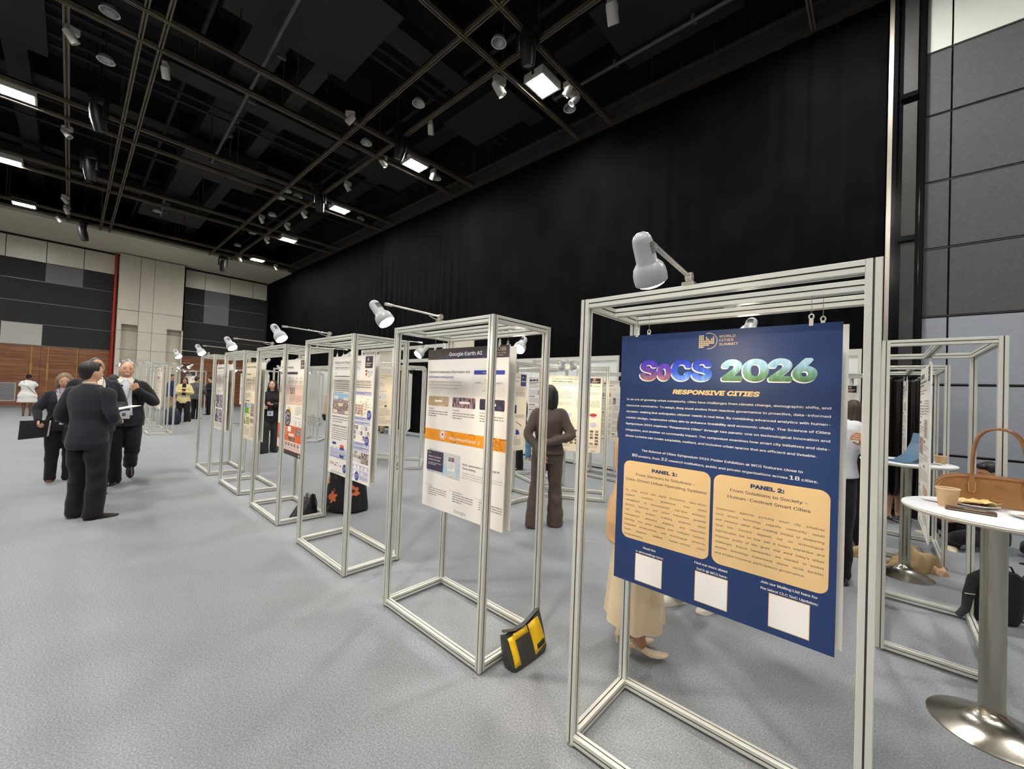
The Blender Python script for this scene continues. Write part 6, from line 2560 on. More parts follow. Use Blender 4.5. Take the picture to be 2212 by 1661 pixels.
        for a in range(13):
            an = -0.55 + (PI + 1.1) * a / 12
            x, y = 0.080 * math.cos(an), 0.016 + 0.082 * math.sin(an)
            limb(mb, [Mh @ Vector((x * 0.9, y * 0.9, 0.05)), Mh @ Vector((x * 1.05, y * 1.03, -0.06)), Mh @ Vector((x * 1.02, y * 1.0, -0.15 - 0.012 * (a % 3)))], [0.028, 0.03, 0.024, 0.010], n=10)
        mb.ell((0, 0.04, -0.05), (0.072, 0.055, 0.09), nu=20, nv=12, M=Mh)
    elif hair == 'long':
        mb.ell((0, 0.018, 0.030), (0.088, 0.096, 0.103), nu=24, nv=14, M=Mh)
        for a in range(13):
            an = -0.50 + (PI + 1.0) * a / 12
            x, y = 0.078 * math.cos(an), 0.016 + 0.080 * math.sin(an)
            limb(mb, [Mh @ Vector((x * 0.9, y * 0.9, 0.05)), Mh @ Vector((x * 1.08, y * 1.03, -0.07)), Mh @ Vector((x * 1.25, max(y * 1.05, -0.045) + 0.015, -0.17)), Mh @ Vector((x * 1.2, max(y, -0.04) + 0.03, -0.27 - 0.015 * (a % 3)))],
                 [0.027, 0.028, 0.028, 0.024, 0.008], n=10)
    elif hair == 'bun':
        mb.ell((0, 0.018, 0.030), (0.084, 0.094, 0.099), nu=24, nv=14, M=Mh)
        mb.ell((0, 0.11, 0.06), (0.045, 0.04, 0.045), nu=14, nv=10, M=Mh)
        mb.ell((0, 0.050, -0.012), (0.068, 0.050, 0.07), nu=20, nv=12, M=Mh)
    mesh_obj('hair', bake_remesh(mb, min(voxel, 0.009), 2, 0.3), hairm, t)

    # ---- trousers or skirt
    if bottom:
        bk = bottom['kind']
        mb = MB()
        if bk == 'trousers':
            fl = bottom.get('flare', 0.0)
            wd = bottom.get('wide', 1.0)
            for i, (hip, kn, an) in enumerate(kn_l):
                low = an + Vector((0, 0.004, -0.052 if fl < 0.02 else -0.07))
                limb(mb, [hip + Vector((0, 0, 0.03)), (hip + kn) / 2, kn, kn + (an - kn) * 0.5, low], [0.098 * fit, 0.094 * wd * fit, (0.076 + fl * 0.2) * wd, (0.070 + fl * 0.6) * wd, (0.066 + fl) * wd], n=18)
            mb.rings([[L_(q) for q in ering(z, rx * fit, ry * fit, cy, wob=0.01, ph=z * 9)] for z, rx, ry, cy in ((0.78, .130, .105, 0), (0.84, .172, .124, 0), (0.92, .176, .126, 0), (1.0, .164, .118, 0), (1.04, .158, .114, 0))])
            me = bake_remesh(mb, voxel * 0.9, 3, 0.5)
            crease(me, 0.008, h * 7)
            mesh_obj('trousers', me, bottom['m'], t)
        elif bk == 'skirt':
            hm_, fw = bottom['hem'], bottom.get('flare', 0.24)
            rs = []
            N = 64
            for i in range(11):
                u = i / 10
                z = 1.04 + (hm_ - 1.04) * u
                rx = 0.150 + (fw - 0.150) * u ** 0.9 if u > 0.12 else 0.150 + 0.04 * u / 0.12
                ry = rx * (0.74 + 0.1 * u)
                rs.append(ering(z + (0.014 * math.sin(5) * u), rx, ry, bottom.get('dy', 0) * u, bottom.get('dx', 0) * u, n=N, wob=0.045 * u * bottom.get('folds', 1.0), ph=0.8))
            inner = [[(p[0] * 0.97, p[1] * 0.97, p[2] + 0.004) for p in r] for r in rs[::-1]]
            mb.rings(rs + inner)
            mb.build('skirt', bottom['m'], t, sharp=1.2)

    # ---- jacket, blouse, dress bodice
    if top:
        hem, bag = top.get('hem', 0.80), top.get('loose', 1.10) * fit
        mb = MB()
        zs = [hem] + [z for z, *_ in T if z > hem + 0.02 and z < top.get('neck', 1.475)] + [top.get('neck', 1.475)]
        rs = []
        for z in zs:
            rx, ry, cy = tor(T, z)
            b = bag if z < 1.34 else 1 + (bag - 1) * 0.75
            fl = 1 + top.get('flare', 0.0) * max(0, (1.05 - z) / 0.3)
            rs.append([L_(q) for q in ering(z, rx * b * fl, ry * b * fl + 0.004, cy, n=36, wob=0.008 if z < 1.3 else 0, ph=z * 13)])
        mb.rings(rs)
        sl = top.get('sleeve', 'long')
        if sl:
            for i, am in enumerate(arms):
                sx = 1 if i == 0 else -1
                sh, el, wr = L_((sx * (shx - 0.012), 0.008, 1.375)), L_(am[0]), L_(am[1])
                sw = top.get('sw', 1.0)
                if sl == 'long':
                    end = wr + (wr - el).normalized() * (top.get('cuff', 0.0))
                    limb(mb, [sh + Vector((-sx * 0.05, 0, 0.012)), sh, (sh + el) / 2, el, (el + wr) / 2, end], [0.050, 0.068 * sw, 0.066 * sw, 0.058 * sw, 0.054 * sw, 0.046 * sw], n=16)
                elif sl == 'half':
                    limb(mb, [sh + Vector((-sx * 0.05, 0, 0.012)), sh, (sh + el) / 2, el, el + (wr - el) * 0.12], [0.050, 0.066 * sw, 0.062 * sw, 0.058 * sw, 0.056 * sw], n=16)
                else:
                    limb(mb, [sh + Vector((-sx * 0.05, 0, 0.012)), sh, sh + (el - sh) * 0.5], [0.050, 0.070 * sw, 0.078 * sw], n=16)
        me = bake_remesh(mb, voxel * 0.9, 3, 0.5)
        crease(me, 0.007, h * 5)
        ob = mesh_obj(top.get('name', 'jacket'), me, top['m'], t)
        if top.get('open'):
            # shirt front in the opening, following the chest
            ww = top['open']
            mb = MB()
            vs, fs = [], []
            zz = [1.485, 1.45, 1.40, 1.34, 1.25, 1.15, 1.06, max(hem + 0.02, 0.96)]
            wd_ = [0.045, 0.06, 0.066, 0.062, 0.058, 0.06, 0.066, 0.072]
            for z, w_ in zip(zz, wd_):
                rx, ry, cy = tor(T, z)
                b = bag if z < 1.34 else 1 + (bag - 1) * 0.75
                for q in range(9):
                    x = ww * w_ * (q / 4 - 1)
                    yy = cy - (ry * b + 0.004) * math.sqrt(max(0, 1 - (x / (rx * b)) ** 2)) - 0.012 - 0.004 * (z < 1.3)
                    vs.append(L_((x, yy, z)))
            for i in range(len(zz) - 1):
                for q in range(8):
                    fs.append((i * 9 + q, i * 9 + q + 1, (i + 1) * 9 + q + 1, (i + 1) * 9 + q))
            mb.add(vs, fs, None, True)
            so = mb.build('shirt_front', top.get('shirtm', SHIRTW), t)
            md = so.modifiers.new('thick', 'SOLIDIFY')
            md.thickness = 0.006
        if top.get('collar'):
            mb = MB()
            cm = top['collar']
            for r0, z in ((0.066, 1.475),):
                pts = [L_((r0 * math.cos(a) * 1.05, 0.006 + r0 * math.sin(a), z + 0.014 * math.sin(a))) for a in [-PI / 2 + 0.35 + (2 * PI - 0.7) * q / 20 for q in range(21)]]
                mb.tube(pts, [0.018] * 21, n=10, flat=0.55, upref=(0, 1, 0.2))
            mb.build('collar', cm, t)
        if top.get('lapel'):
            mb = MB()
            for sx in (-1, 1):
                vs = []
                for z, x0, x1 in ((1.47, 0.050, 0.075), (1.40, 0.062, 0.112), (1.34, 0.056, 0.118), (1.22, 0.050, 0.085), (1.10, 0.050, 0.056)):
                    rx, ry, cy = tor(T, z)
                    b = bag if z < 1.34 else 1 + (bag - 1) * 0.75
                    for x in (x0, x1):
                        vs.append(L_((sx * x, cy - (ry * b + 0.004) * math.sqrt(max(0, 1 - (x / (rx * b)) ** 2)) - 0.008, z)))
                mb.add(vs, [(2 * i, 2 * i + 1, 2 * i + 3, 2 * i + 2) for i in range(4)], None, True)
            lo = mb.build('lapel', top['m'], t)
            md = lo.modifiers.new('thick', 'SOLIDIFY')
            md.thickness = 0.006

    # ---- shoes
    if shoes and feet:
        for i, lg in enumerate(legs):
            mb = MB()
            x, y, z, a = lg[:4]
            pt_ = lg[5] if len(lg) > 5 else 0.0
            if shoes == 'heel':
                shoe_mesh(mb, x, y, z - 0.09, a, pt_, 0.055, 0.25, 0.036, 0.036)
            elif shoes == 'flat':
                shoe_mesh(mb, x, y, z - 0.09, a, pt_, 0.0, 0.24, 0.038, 0.045)
            elif shoes == 'sneaker':
                shoe_mesh(mb, x, y, z - 0.09, a, pt_, 0.0, 0.27, 0.052, 0.085)
            else:
                shoe_mesh(mb, x, y, z - 0.09, a, pt_, 0.0, 0.285, 0.047, 0.078)
            s_ = mb.build('shoe', shoem or SHOEB, t, sharp=1.0)
    if extras:
        extras(t, L_, T, top)
    return t


def lanyard(t, L_, T, strap=LAN, z_badge=1.03, bw=0.05, bh=0.065, off=0.016, bag=1.12):
    pts = []
    for q in range(15):
        a = q / 14
        x = 0.062 * math.cos(PI * a)
        zz = 1.47 - (math.sin(PI * a)) * 0.0
        pts.append((x, 0.06 * math.sin(PI * a) * 1.0, 1.475))
    mb = MB()
    for sx in (-1, 1):
        p = []
        for z, x in ((1.475, 0.062), (1.44, 0.062), (1.36, 0.05), (1.25, 0.035), (1.14, 0.018), (z_badge + bh + 0.012, 0.004)):
            rx, ry, cy = tor(T, z)
            b = bag if z < 1.34 else 1 + (bag - 1) * 0.75
            p.append(L_((sx * x, cy - (ry * b + 0.004) * math.sqrt(max(0, 1 - (x / (rx * b)) ** 2)) - off * (0.6 if z > 1.4 else 1), z)))
        mb.tube(p, 0.0085, n=6, flat=0.25, upref=(1, 0, 0))
    mb.build('lanyard', strap, t)
    mb = MB()
    rx, ry, cy = tor(T, z_badge)
    y = cy - ry * bag - off - 0.008
    mb.add([L_(p) for p in ((-bw, y, z_badge - bh), (bw, y, z_badge - bh), (bw, y, z_badge + bh), (-bw, y, z_badge + bh), (-bw, y - 0.004, z_badge - bh), (bw, y - 0.004, z_badge - bh), (bw, y - 0.004, z_badge + bh), (-bw, y - 0.004, z_badge + bh))],
           [(0, 1, 2, 3), (4, 7, 6, 5), (0, 4, 5, 1), (1, 5, 6, 2), (2, 6, 7, 3), (3, 7, 4, 0)], BADGE)
    o = mb.build('badge', None, t)
    mb = MB()
    mb.add([L_(p) for p in ((-bw, y - 0.0046, z_badge + bh * 0.6), (bw, y - 0.0046, z_badge + bh * 0.6), (bw, y - 0.0046, z_badge + bh), (-bw, y - 0.0046, z_badge + bh))], [(0, 1, 2, 3)])
    mb.build('badge_header', LAN, o)
    mb = MB()
    mb.add([L_(p) for p in ((-bw * 0.3, y - 0.0046, z_badge - bh * 0.5), (bw * 0.3, y - 0.0046, z_badge - bh * 0.5), (bw * 0.3, y - 0.0046, z_badge + bh * 0.1), (-bw * 0.3, y - 0.0046, z_badge + bh * 0.1))], [(0, 1, 2, 3)])
    mb.build('badge_print', mat('badge ink', (96, 98, 104), 0.6), o)


def backpack_on(t, L_, m, w=0.13):
    mb = MB()
    rs = []
    for z, ww, d in ((1.00, 0.8, 0.10), (1.06, 1.0, 0.13), (1.25, 1.0, 0.12), (1.38, 0.85, 0.08), (1.42, 0.5, 0.04)):
        rs.append([L_((w * ww * (abs(math.cos(a)) ** 0.6) * (1 if math.cos(a) > 0 else -1), 0.12 + d / 2 + d / 2 * math.sin(a), z)) for a in [2 * PI * j / 24 for j in range(24)]])
    mb.rings(rs)
    b = mb.build('backpack', m, t)
    mb = MB()
    for sx in (-1, 1):
        mb.tube(curve([L_((sx * 0.09, 0.13, 1.38)), L_((sx * 0.11, 0.05, 1.455)), L_((sx * 0.115, -0.08, 1.40)), L_((sx * 0.125, -0.148, 1.27)), L_((sx * 0.15, -0.10, 1.12)), L_((sx * 0.15, 0.10, 1.05))]), 0.021, n=8, flat=0.3, upref=(1, 0, 0))
    mb.build('shoulder_strap', m, b)


# -- 1 man seen from behind in the charcoal suit
def ex1(t, L_, T, top):
    mb = MB()
    mb.tube([L_((0, 0.138, 0.80)), L_((0, 0.142, 0.88)), L_((0, 0.128, 1.0))], 0.002, n=5)
    mb.build('back_vent', TROU, t)
    mb = MB()
    mb.tube([L_((0.056 * math.cos(a) * 1.04, 0.008 + 0.058 * math.sin(a), 1.487)) for a in [0.1 + (PI - 0.2) * q / 14 for q in range(15)]], 0.006, n=8, flat=1.5)
    mb.build('shirt_collar', SHIRTC, t)


person('man in a charcoal suit seen from behind, tallest figure in the group at left', (-6.44, 0.16, 0), -2.35, 1.72, False,
       dict(m=SUIT, hem=0.76, loose=1.06, lapel=True, name='suit_jacket', sw=1.02), dict(kind='trousers', m=TROU, wide=1.08, flare=0.012), 'short', HAIRB, SKIN_L,
       [((0.262, 0.03, 1.12), (0.225, -0.17, 0.98), (-1, 0, -0.3), 0.5), ((-0.25, 0.0, 1.12), (-0.13, -0.19, 1.05), (0.3, 0, 1), 0.45)],
       [(0.115, -0.03, 0.09, 0.45, None, 0), (-0.125, 0.02, 0.09, -0.75, None, 0)], (-0.30, 0.05, 0), extras=ex1, fit=1.0, voxel=0.010)


# -- 2 smiling man walking towards the camera
def ex2(t, L_, T, top):
    lanyard(t, L_, T, LAN, 0.985, 0.062, 0.072, 0.020, 1.20)
    backpack_on(t, L_, BLK, 0.14)
    mb = MB()
    for sx in (-1, 1):
        mb.add([L_(p) for p in ((sx * 0.012, -0.098, 1.468), (sx * 0.055, -0.075, 1.50), (sx * 0.088, -0.078, 1.452), (sx * 0.048, -0.122, 1.405))], [(0, 1, 2, 3)])
    o = mb.build('shirt_collar', SHIRTC, t)
    md = o.modifiers.new('thick', 'SOLIDIFY')
    md.thickness = 0.008


person('smiling grey haired man in a black suit with a badge, walking towards the camera', (-8.33, 0.57, 0), 1.46, 1.80, False,
       dict(m=SUIT2, hem=0.80, loose=1.18, open=1.25, shirtm=SHIRTW, lapel=True, name='suit_jacket', sw=1.1), dict(kind='trousers', m=TROU, wide=1.12), 'thin', HAIRG, SKIN_L,
       [((0.315, 0.02, 1.14), (0.125, -0.20, 1.31), (0.2, 0.6, -0.5), 1.15, (-0.35, -0.15, 0.9)), ((-0.265, 0.04, 1.12), (-0.24, -0.08, 0.89), (1, 0, 0), 0.5)],
       [(0.08, 0.24, 0.26, 0.1, (0.10, -0.06, 0.50), 0.85), (-0.06, -0.08, 0.09, -0.25, (-0.085, -0.09, 0.49), 0)], (0.12, 0.0, 0.05), face='smile', extras=ex2, voxel=0.010, fit=1.03)


# -- 3 man behind the first one
def ex3(t, L_, T, top):
    lanyard(t, L_, T, mat('lanyard red', (150, 36, 40), 0.6), 1.0, 0.05, 0.06, 0.02, 1.2)


person('man with a red lanyard hidden behind the charcoal suit, forehead showing', (-7.69, 0.23, 0), 1.66, 1.80, False,
       dict(m=SUIT2, hem=0.78, loose=1.16, open=1.2, shirtm=SHIRTC, lapel=True, name='suit_jacket'), dict(kind='trousers', m=TROU), 'thin', HAIRB, SKIN_M,
       [((0.255, 0.0, 1.13), (0.17, -0.24, 1.08), (0, 0, 1), 0.7), ((-0.25, 0.02, 1.12), (-0.20, -0.22, 1.06), (0, 0, 1), 0.7)], None, (0.1, 0.2, 0), extras=ex3)
t = thing('paper_sheets', 'white paper sheets held between the charcoal suit and the smiling man', 'papers', (-7.30, 0.48, 1.10), 0.4)
mb = MB()
for q in range(3):
    mb.add([(-0.10, -0.14, 0.02 + q * 0.004), (0.10, -0.14, 0.03 + q * 0.004), (0.10 + q * 0.01, 0.14, 0.09 + q * 0.004), (-0.10, 0.14, 0.08 + q * 0.004)], [(0, 1, 2, 3)])
o = mb.build('sheet', PAPER, t)
md = o.modifiers.new('thick', 'SOLIDIFY')
md.thickness = 0.002


# -- 4 woman with the black clipboard
def ex4(t, L_, T, top):
    lanyard(t, L_, T, LAN, 0.98, 0.062, 0.07, 0.022, 1.2)
    mb = MB()
    mb.box((-0.02, -0.35, 0.62), (-0.012, -0.10, 0.98))
    mb.tube(curve([L_((0.12, 0.02, 1.46)), L_((0.0, -0.135, 1.25)), L_((-0.2, -0.10, 0.95))]), 0.012, n=6, flat=0.4)
    b = mb.build('crossbody_strap', BLK, t)


FLORG = photo('grey floral blouse', [(0.3, (176, 170, 168)), (0.55, (136, 140, 128)), (0.75, (150, 128, 158))], 26, 'voronoi')
person('woman in a black cardigan and grey floral blouse holding a black folder', (-8.95, -0.05, 0), 1.75, 1.58, True,
       dict(m=cloth('black cardigan', (34, 33, 40)), hem=0.80, loose=1.22, open=1.5, shirtm=FLORG, name='cardigan'), dict(kind='trousers', m=TROU, wide=1.05), 'bob', HAIRGB, SKIN_L,
       [((0.225, 0.0, 1.12), (0.14, -0.22, 1.08), (0, 0, 1), 0.5), ((-0.275, -0.02, 1.14), (-0.285, -0.18, 0.98), (1, 0, 0), 0.9)],
       [(0.09, -0.02, 0.09, 0.3, None, 0), (-0.10, 0.02, 0.09, -0.2, None, 0)], (-0.2, 0.25, 0), shoes='flat', shoem=mat('brown sandal', (96, 62, 58), 0.5), extras=ex4)
t = thing('folder', 'black folder with white pages held by the woman in the floral blouse', 'folder', (-8.72, -0.30, 0.78), 1.75)
mb = MB()
mb.add([(-0.15, 0.0, -0.13), (0.11, 0.01, -0.11), (0.13, 0.0, 0.13), (-0.14, 0.0, 0.13)], [(0, 1, 2, 3)])
o = mb.build('cover', BLK, t)
md = o.modifiers.new('thick', 'SOLIDIFY')
md.thickness = 0.012
mb = MB()
mb.add([(0.108, 0.02, -0.11), (0.135, 0.025, -0.10), (0.15, 0.02, 0.12), (0.128, 0.015, 0.125)], [(0, 1, 2, 3)])
o = mb.build('pages', PAPER, t)
md = o.modifiers.new('thick', 'SOLIDIFY')
md.thickness = 0.01


# -- 5 woman in the white dress at the wood wall
def ex5(t, L_, T, top):
    mb = MB()
    mb.tube(curve([L_((0.13, 0.06, 1.44)), L_((0.02, 0.15, 1.25)), L_((-0.15, 0.14, 1.0)), L_((-0.22, 0.08, 0.92))]), 0.012, n=6, flat=0.5)
    mb.build('crossbody_strap', BLK, t)
    mb = MB()
    for sx in (-1, 1):
        for q in range(8):
            a = q / 7
            mb.ell(L_((sx * (0.12 + 0.1 * a), 0.03 - 0.05 * math.sin(a * 3), 1.40 - 0.05 * a)), (0.035, 0.045, 0.02), nu=8, nv=6)
    mb.build('shoulder_ruffle', SHIRTW, t)


WDRESS = cloth('white dress cotton', (224, 226, 222), 0.8, 0.03)
person('woman in a loose white dress with a crossbody strap, back turned, by the wood wall', (-23.1, -1.02, 0), -1.62, 1.52, True,
       dict(m=WDRESS, hem=0.56, loose=1.32, sleeve='short', flare=0.24, name='dress'), None, 'bun', HAIRB, SKIN_D,
       [((0.27, -0.06, 1.14), (0.12, -0.24, 1.10), (0, 0, 1), 0.6), ((-0.27, -0.06, 1.14), (-0.12, -0.24, 1.10), (0, 0, 1), 0.6)], None, (0, 0.4, 0), shoes='flat', shoem=SHOEB, face=False, extras=ex5, voxel=0.015)

# -- 6 dark haired woman with teal top behind the smiling man
person('dark haired woman in a teal top peeking out between the group and the smiling man', (-12.2, 0.62, 0), -0.6, 1.60, True,
       dict(m=cloth('teal knit', (24, 132, 122)), hem=0.82, loose=1.15, name='teal_top'), dict(kind='trousers', m=TROU), 'long', HAIRB, SKIN_L, voxel=0.015)


# -- 7 yellow jacket woman with phone
def ex7(t, L_, T, top):
    lanyard(t, L_, T, BLK, 1.0, 0.05, 0.045, 0.024, 1.16)
    mb = MB()
    mb.box((-0.033, -0.33, 1.16), (0.033, -0.318, 1.23))
    mb.build('phone', mat('phone dark glass', (30, 32, 38), 0.2), t)


person('woman in a pale yellow jacket and wide black trousers looking down at her phone', (-18.85, 2.84, 0), 1.35, 1.64, True,
       dict(m=cloth('pale yellow linen', (222, 206, 150), 0.85, 0.05), hem=0.72, loose=1.16, open=0.9, shirtm=TROU, name='jacket', sw=1.1), dict(kind='trousers', m=TROU, wide=1.2, flare=0.03), 'long', HAIRBR, SKIN_L,
       [((0.25, -0.03, 1.12), (0.06, -0.27, 1.16), (-0.4, 0.7, 0.3), 0.8), ((-0.25, -0.03, 1.12), (-0.06, -0.27, 1.16), (0.4, 0.7, 0.3), 0.8)],
       [(0.14, 0.0, 0.09, 0.2, None, 0), (-0.16, -0.03, 0.09, -0.3, None, 0)], (0.1, 0.5, 0), shoes='flat', shoem=mat('tan shoe', (206, 160, 120), 0.5), extras=ex7, voxel=0.013)
# -- 8 grey shirt man, back
person('man in a grey jacket with his back turned, right of the yellow jacket', (-20.1, 3.42, 0), -2.2, 1.70, False,
       dict(m=cloth('grey jacket cloth', (92, 90, 92)), hem=0.80, loose=1.22, name='jacket', sw=1.1), dict(kind='trousers', m=TROU), 'short', HAIRBR, SKIN_M,
       [((0.27, -0.02, 1.14), (0.10, -0.26, 1.05), (0, 0, 1), 0.6), ((-0.27, -0.02, 1.14), (-0.16, -0.28, 1.02), (0, 0, 1), 0.6)], None, (-0.4, 0.15, 0), face=False, voxel=0.015)
# -- 9 man in black with cup
person('man in black holding a clear cup, behind the last front frame', (-22.4, 4.3, 0), 0.35, 1.70, False,
       dict(m=cloth('black blazer', (30, 31, 36)), hem=0.80, loose=1.14, name='jacket'), dict(kind='trousers', m=TROU), 'short', HAIRB, SKIN_L,
       [((0.25, -0.02, 1.13), (0.08, -0.25, 1.18), (0, 0, 1), 0.8), ((-0.25, -0.05, 1.13), (-0.12, -0.30, 1.12), (1, 0, 0), 0.9)], None, (-0.5, 0.1, 0), voxel=0.015)
# -- 10 navy shirt man
person('man in a navy shirt and khaki trousers half hidden left of the yellow jacket', (-20.7, 2.72, 0), 2.6, 1.74, False,
       dict(m=cloth('navy shirt cloth', (40, 52, 92)), hem=0.84, loose=1.12, name='shirt'), dict(kind='trousers', m=cloth('khaki trouser cloth', (176, 152, 118))), 'short', HAIRB, SKIN_M, face=False, voxel=0.015)


# -- 11 woman in black
def ex11(t, L_, T, top):
    lanyard(t, L_, T, mat('lanyard magenta', (150, 50, 84), 0.6), 0.95, 0.06, 0.07, 0.022, 1.2)
    mb = MB()
    mb.lathe([(0.024, 0.0), (0.032, 0.12), (0.030, 0.12), (0.022, 0.006), (0.001, 0.004)], n=18, M=Matrix.Translation((-0.12, -0.315, 1.04)))
    mb.build('drinking_cup', mat('frosted cup', (170, 168, 160), 0.2), t)


person('long haired woman in black with lanyard and cup behind the fourth front frame', (-10.1, 3.08, 0), 1.15, 1.62, True,
       dict(m=cloth('black jacket cloth', (30, 30, 33)), hem=0.72, loose=1.18, name='jacket'), dict(kind='trousers', m=cloth('dark grey wide trouser', (50, 50, 54)), wide=1.12, flare=0.035), 'long', HAIRB, SKIN_L,
       [((0.25, -0.02, 1.12), (0.06, -0.26, 1.15), (0, 0.2, 1), 0.5), ((-0.24, -0.04, 1.12), (-0.13, -0.27, 1.10), (1, 0, 0), 0.8)],
       [(0.10, 0.08, 0.09, 0.2, None, 0), (-0.12, -0.10, 0.09, -0.1, None, 0)], (-0.15, -0.12, 0), shoes='flat', extras=ex11)

# -- 12 floral dress: printed black cotton with large poppies
m, nt, b = new_mat('poppy print')
tc = node(nt, 'ShaderNodeTexCoord')
mp = node(nt, 'ShaderNodeMapping')
mp.inputs['Location'].default_value = (0.37, 0.2, 0.11)
nt.links.new(tc.outputs['Object'], mp.inputs['Vector'])
nz = node(nt, 'ShaderNodeTexNoise')
nz.inputs['Scale'].default_value = 12
nt.links.new(mp.outputs[0], nz.inputs['Vector'])
mixv = node(nt, 'ShaderNodeMixRGB')
mixv.inputs[0].default_value = 0.05
nt.links.new(mp.outputs[0], mixv.inputs[1])
nt.links.new(nz.outputs['Color'], mixv.inputs[2])
col = (*lin((26, 25, 30)), 1)
prev = None
for scale, thr, stops in ((11.0, 0.24, (lin((150, 54, 44)), lin((84, 110, 88)))), (5.2, 0.36, (lin((222, 118, 72)), lin((216, 96, 60))))):
    vo = node(nt, 'ShaderNodeTexVoronoi')
    vo.inputs['Scale'].default_value = scale
    vo.inputs['Randomness'].default_value = 0.85
    nt.links.new(mixv.outputs[0], vo.inputs['Vector'])
    sp_ = node(nt, 'ShaderNodeSeparateColor')
    nt.links.new(vo.outputs['Color'], sp_.inputs[0])
    df = node(nt, 'ShaderNodeVectorMath', operation='SUBTRACT')
    nt.links.new(mixv.outputs[0], df.inputs[0])
    nt.links.new(vo.outputs['Position'], df.inputs[1])
    sx_ = node(nt, 'ShaderNodeSeparateXYZ')
    nt.links.new(df.outputs[0], sx_.inputs[0])
    at = node(nt, 'ShaderNodeMath', operation='ARCTAN2')
    nt.links.new(sx_.outputs['Z'], at.inputs[0])
    nt.links.new(sx_.outputs['X'], at.inputs[1])
    m5 = node(nt, 'ShaderNodeMath', operation='MULTIPLY')
    m5.inputs[1].default_value = 2.5
    nt.links.new(at.outputs[0], m5.inputs[0])
    sn = node(nt, 'ShaderNodeMath', operation='SINE')
    nt.links.new(m5.outputs[0], sn.inputs[0])
    ab = node(nt, 'ShaderNodeMath', operation='ABSOLUTE')
    nt.links.new(sn.outputs[0], ab.inputs[0])
    th_ = node(nt, 'ShaderNodeMath', operation='MULTIPLY_ADD')
    th_.inputs[1].default_value = thr * 0.42
    th_.inputs[2].default_value = thr * 0.72
    nt.links.new(ab.outputs[0], th_.inputs[0])
    lt = node(nt, 'ShaderNodeMath', operation='LESS_THAN')
    nt.links.new(vo.outputs['Distance'], lt.inputs[0])
    nt.links.new(th_.outputs[0], lt.inputs[1])
    gt = node(nt, 'ShaderNodeMath', operation='GREATER_THAN')
    gt.inputs[1].default_value = 0.55
    nt.links.new(sp_.outputs[0], gt.inputs[0])
    ml = node(nt, 'ShaderNodeMath', operation='MULTIPLY')
    nt.links.new(lt.outputs[0], ml.inputs[0])
    nt.links.new(gt.outputs[0], ml.inputs[1])
    heart = ramp(nt, vo.outputs['Distance'], [(0.0, lin((40, 22, 26))), (0.10, lin((70, 28, 28))), (0.13, stops[0]), (0.4, stops[0])])
    pick = ramp(nt, sp_.outputs[1], [(0.0, stops[0]), (0.5, stops[0]), (0.51, stops[1]), (1.0, stops[1])], 'CONSTANT')
    mm = node(nt, 'ShaderNodeMixRGB', blend_type='MIX')
    mm.inputs[0].default_value = 0.5 if scale > 6 else 0.0
    nt.links.new(heart, mm.inputs[1])
    nt.links.new(pick, mm.inputs[2])
    mx = node(nt, 'ShaderNodeMixRGB')
    nt.links.new(ml.outputs[0], mx.inputs[0])
    if prev is None:
        mx.inputs[1].default_value = col
    else:
        nt.links.new(prev, mx.inputs[1])
    nt.links.new(mm.outputs[0], mx.inputs[2])
    prev = mx.outputs[0]
nt.links.new(prev, b.inputs['Base Color'])
b.inputs['Roughness'].default_value = 0.8
POPPY = MATS['poppy print']


def ex12(t, L_, T, top):
    mb = MB()
    mb.tube(curve([L_((0.20, -0.06, 1.40)), L_((0.24, -0.10, 1.2)), L_((0.26, -0.12, 0.95))]), 0.010, n=6, flat=0.4)
    s = mb.build('bag_strap', mat('tan strap', (190, 150, 100), 0.5), t)
    # poppies printed on the cloth
    for ang, z, r_, mm in ((-2.55, 0.42, 0.085, 0), (0.15, 0.20, 0.07, 0), (-1.75, 0.17, 0.04, 1), (-1.3, 0.46, 0.035, 1), (-0.2, 0.55, 0.04, 1), (-2.0, 0.32, 0.035, 2), (-0.9, 0.34, 0.05, 2), (1.5, 0.4, 0.08, 0), (2.6, 0.25, 0.08, 0)):
        pass


person('woman in a long black poppy print skirt standing behind the third front frame', (-4.98, 2.43, 0), 0.55, 1.66, True,
       dict(m=TROU, hem=0.92, loose=1.1, sleeve='half', name='blouse'), dict(kind='skirt', m=POPPY, hem=0.04, flare=0.285, folds=0.5), 'long', HAIRBR, SKIN_L,
       [((0.235, 0.02, 1.13), (0.245, -0.05, 0.90), (-1, 0, 0), 0.35), ((-0.26, -0.12, 1.20), (-0.24, -0.16, 1.40), (0.3, 1, 0), 0.9)], extras=ex12, shoes=None, voxel=0.013)


# -- 13 woman in the brown suit, back turned
def ex13(t, L_, T, top):
    mb = MB()
    for i, (hx) in enumerate((0.0,)):
        mb.tube([L_((0.062 * math.cos(a) * 1.1, 0.012 + 0.066 * math.sin(a), 1.478)) for a in [0.0 + PI * q / 14 for q in range(15)]], 0.014, n=8, flat=1.5)
    mb.build('collar', top['m'], t)
    mb = MB()
    rnd = random.Random(2)
    for q in range(5):
        mb.box(tuple(L_((-0.032 + 0.015 * q, 0.086, 1.472))), tuple(L_((-0.024 + 0.015 * q, 0.09, 1.492))))
    mb.build('collar_print', SHIRTC, t)


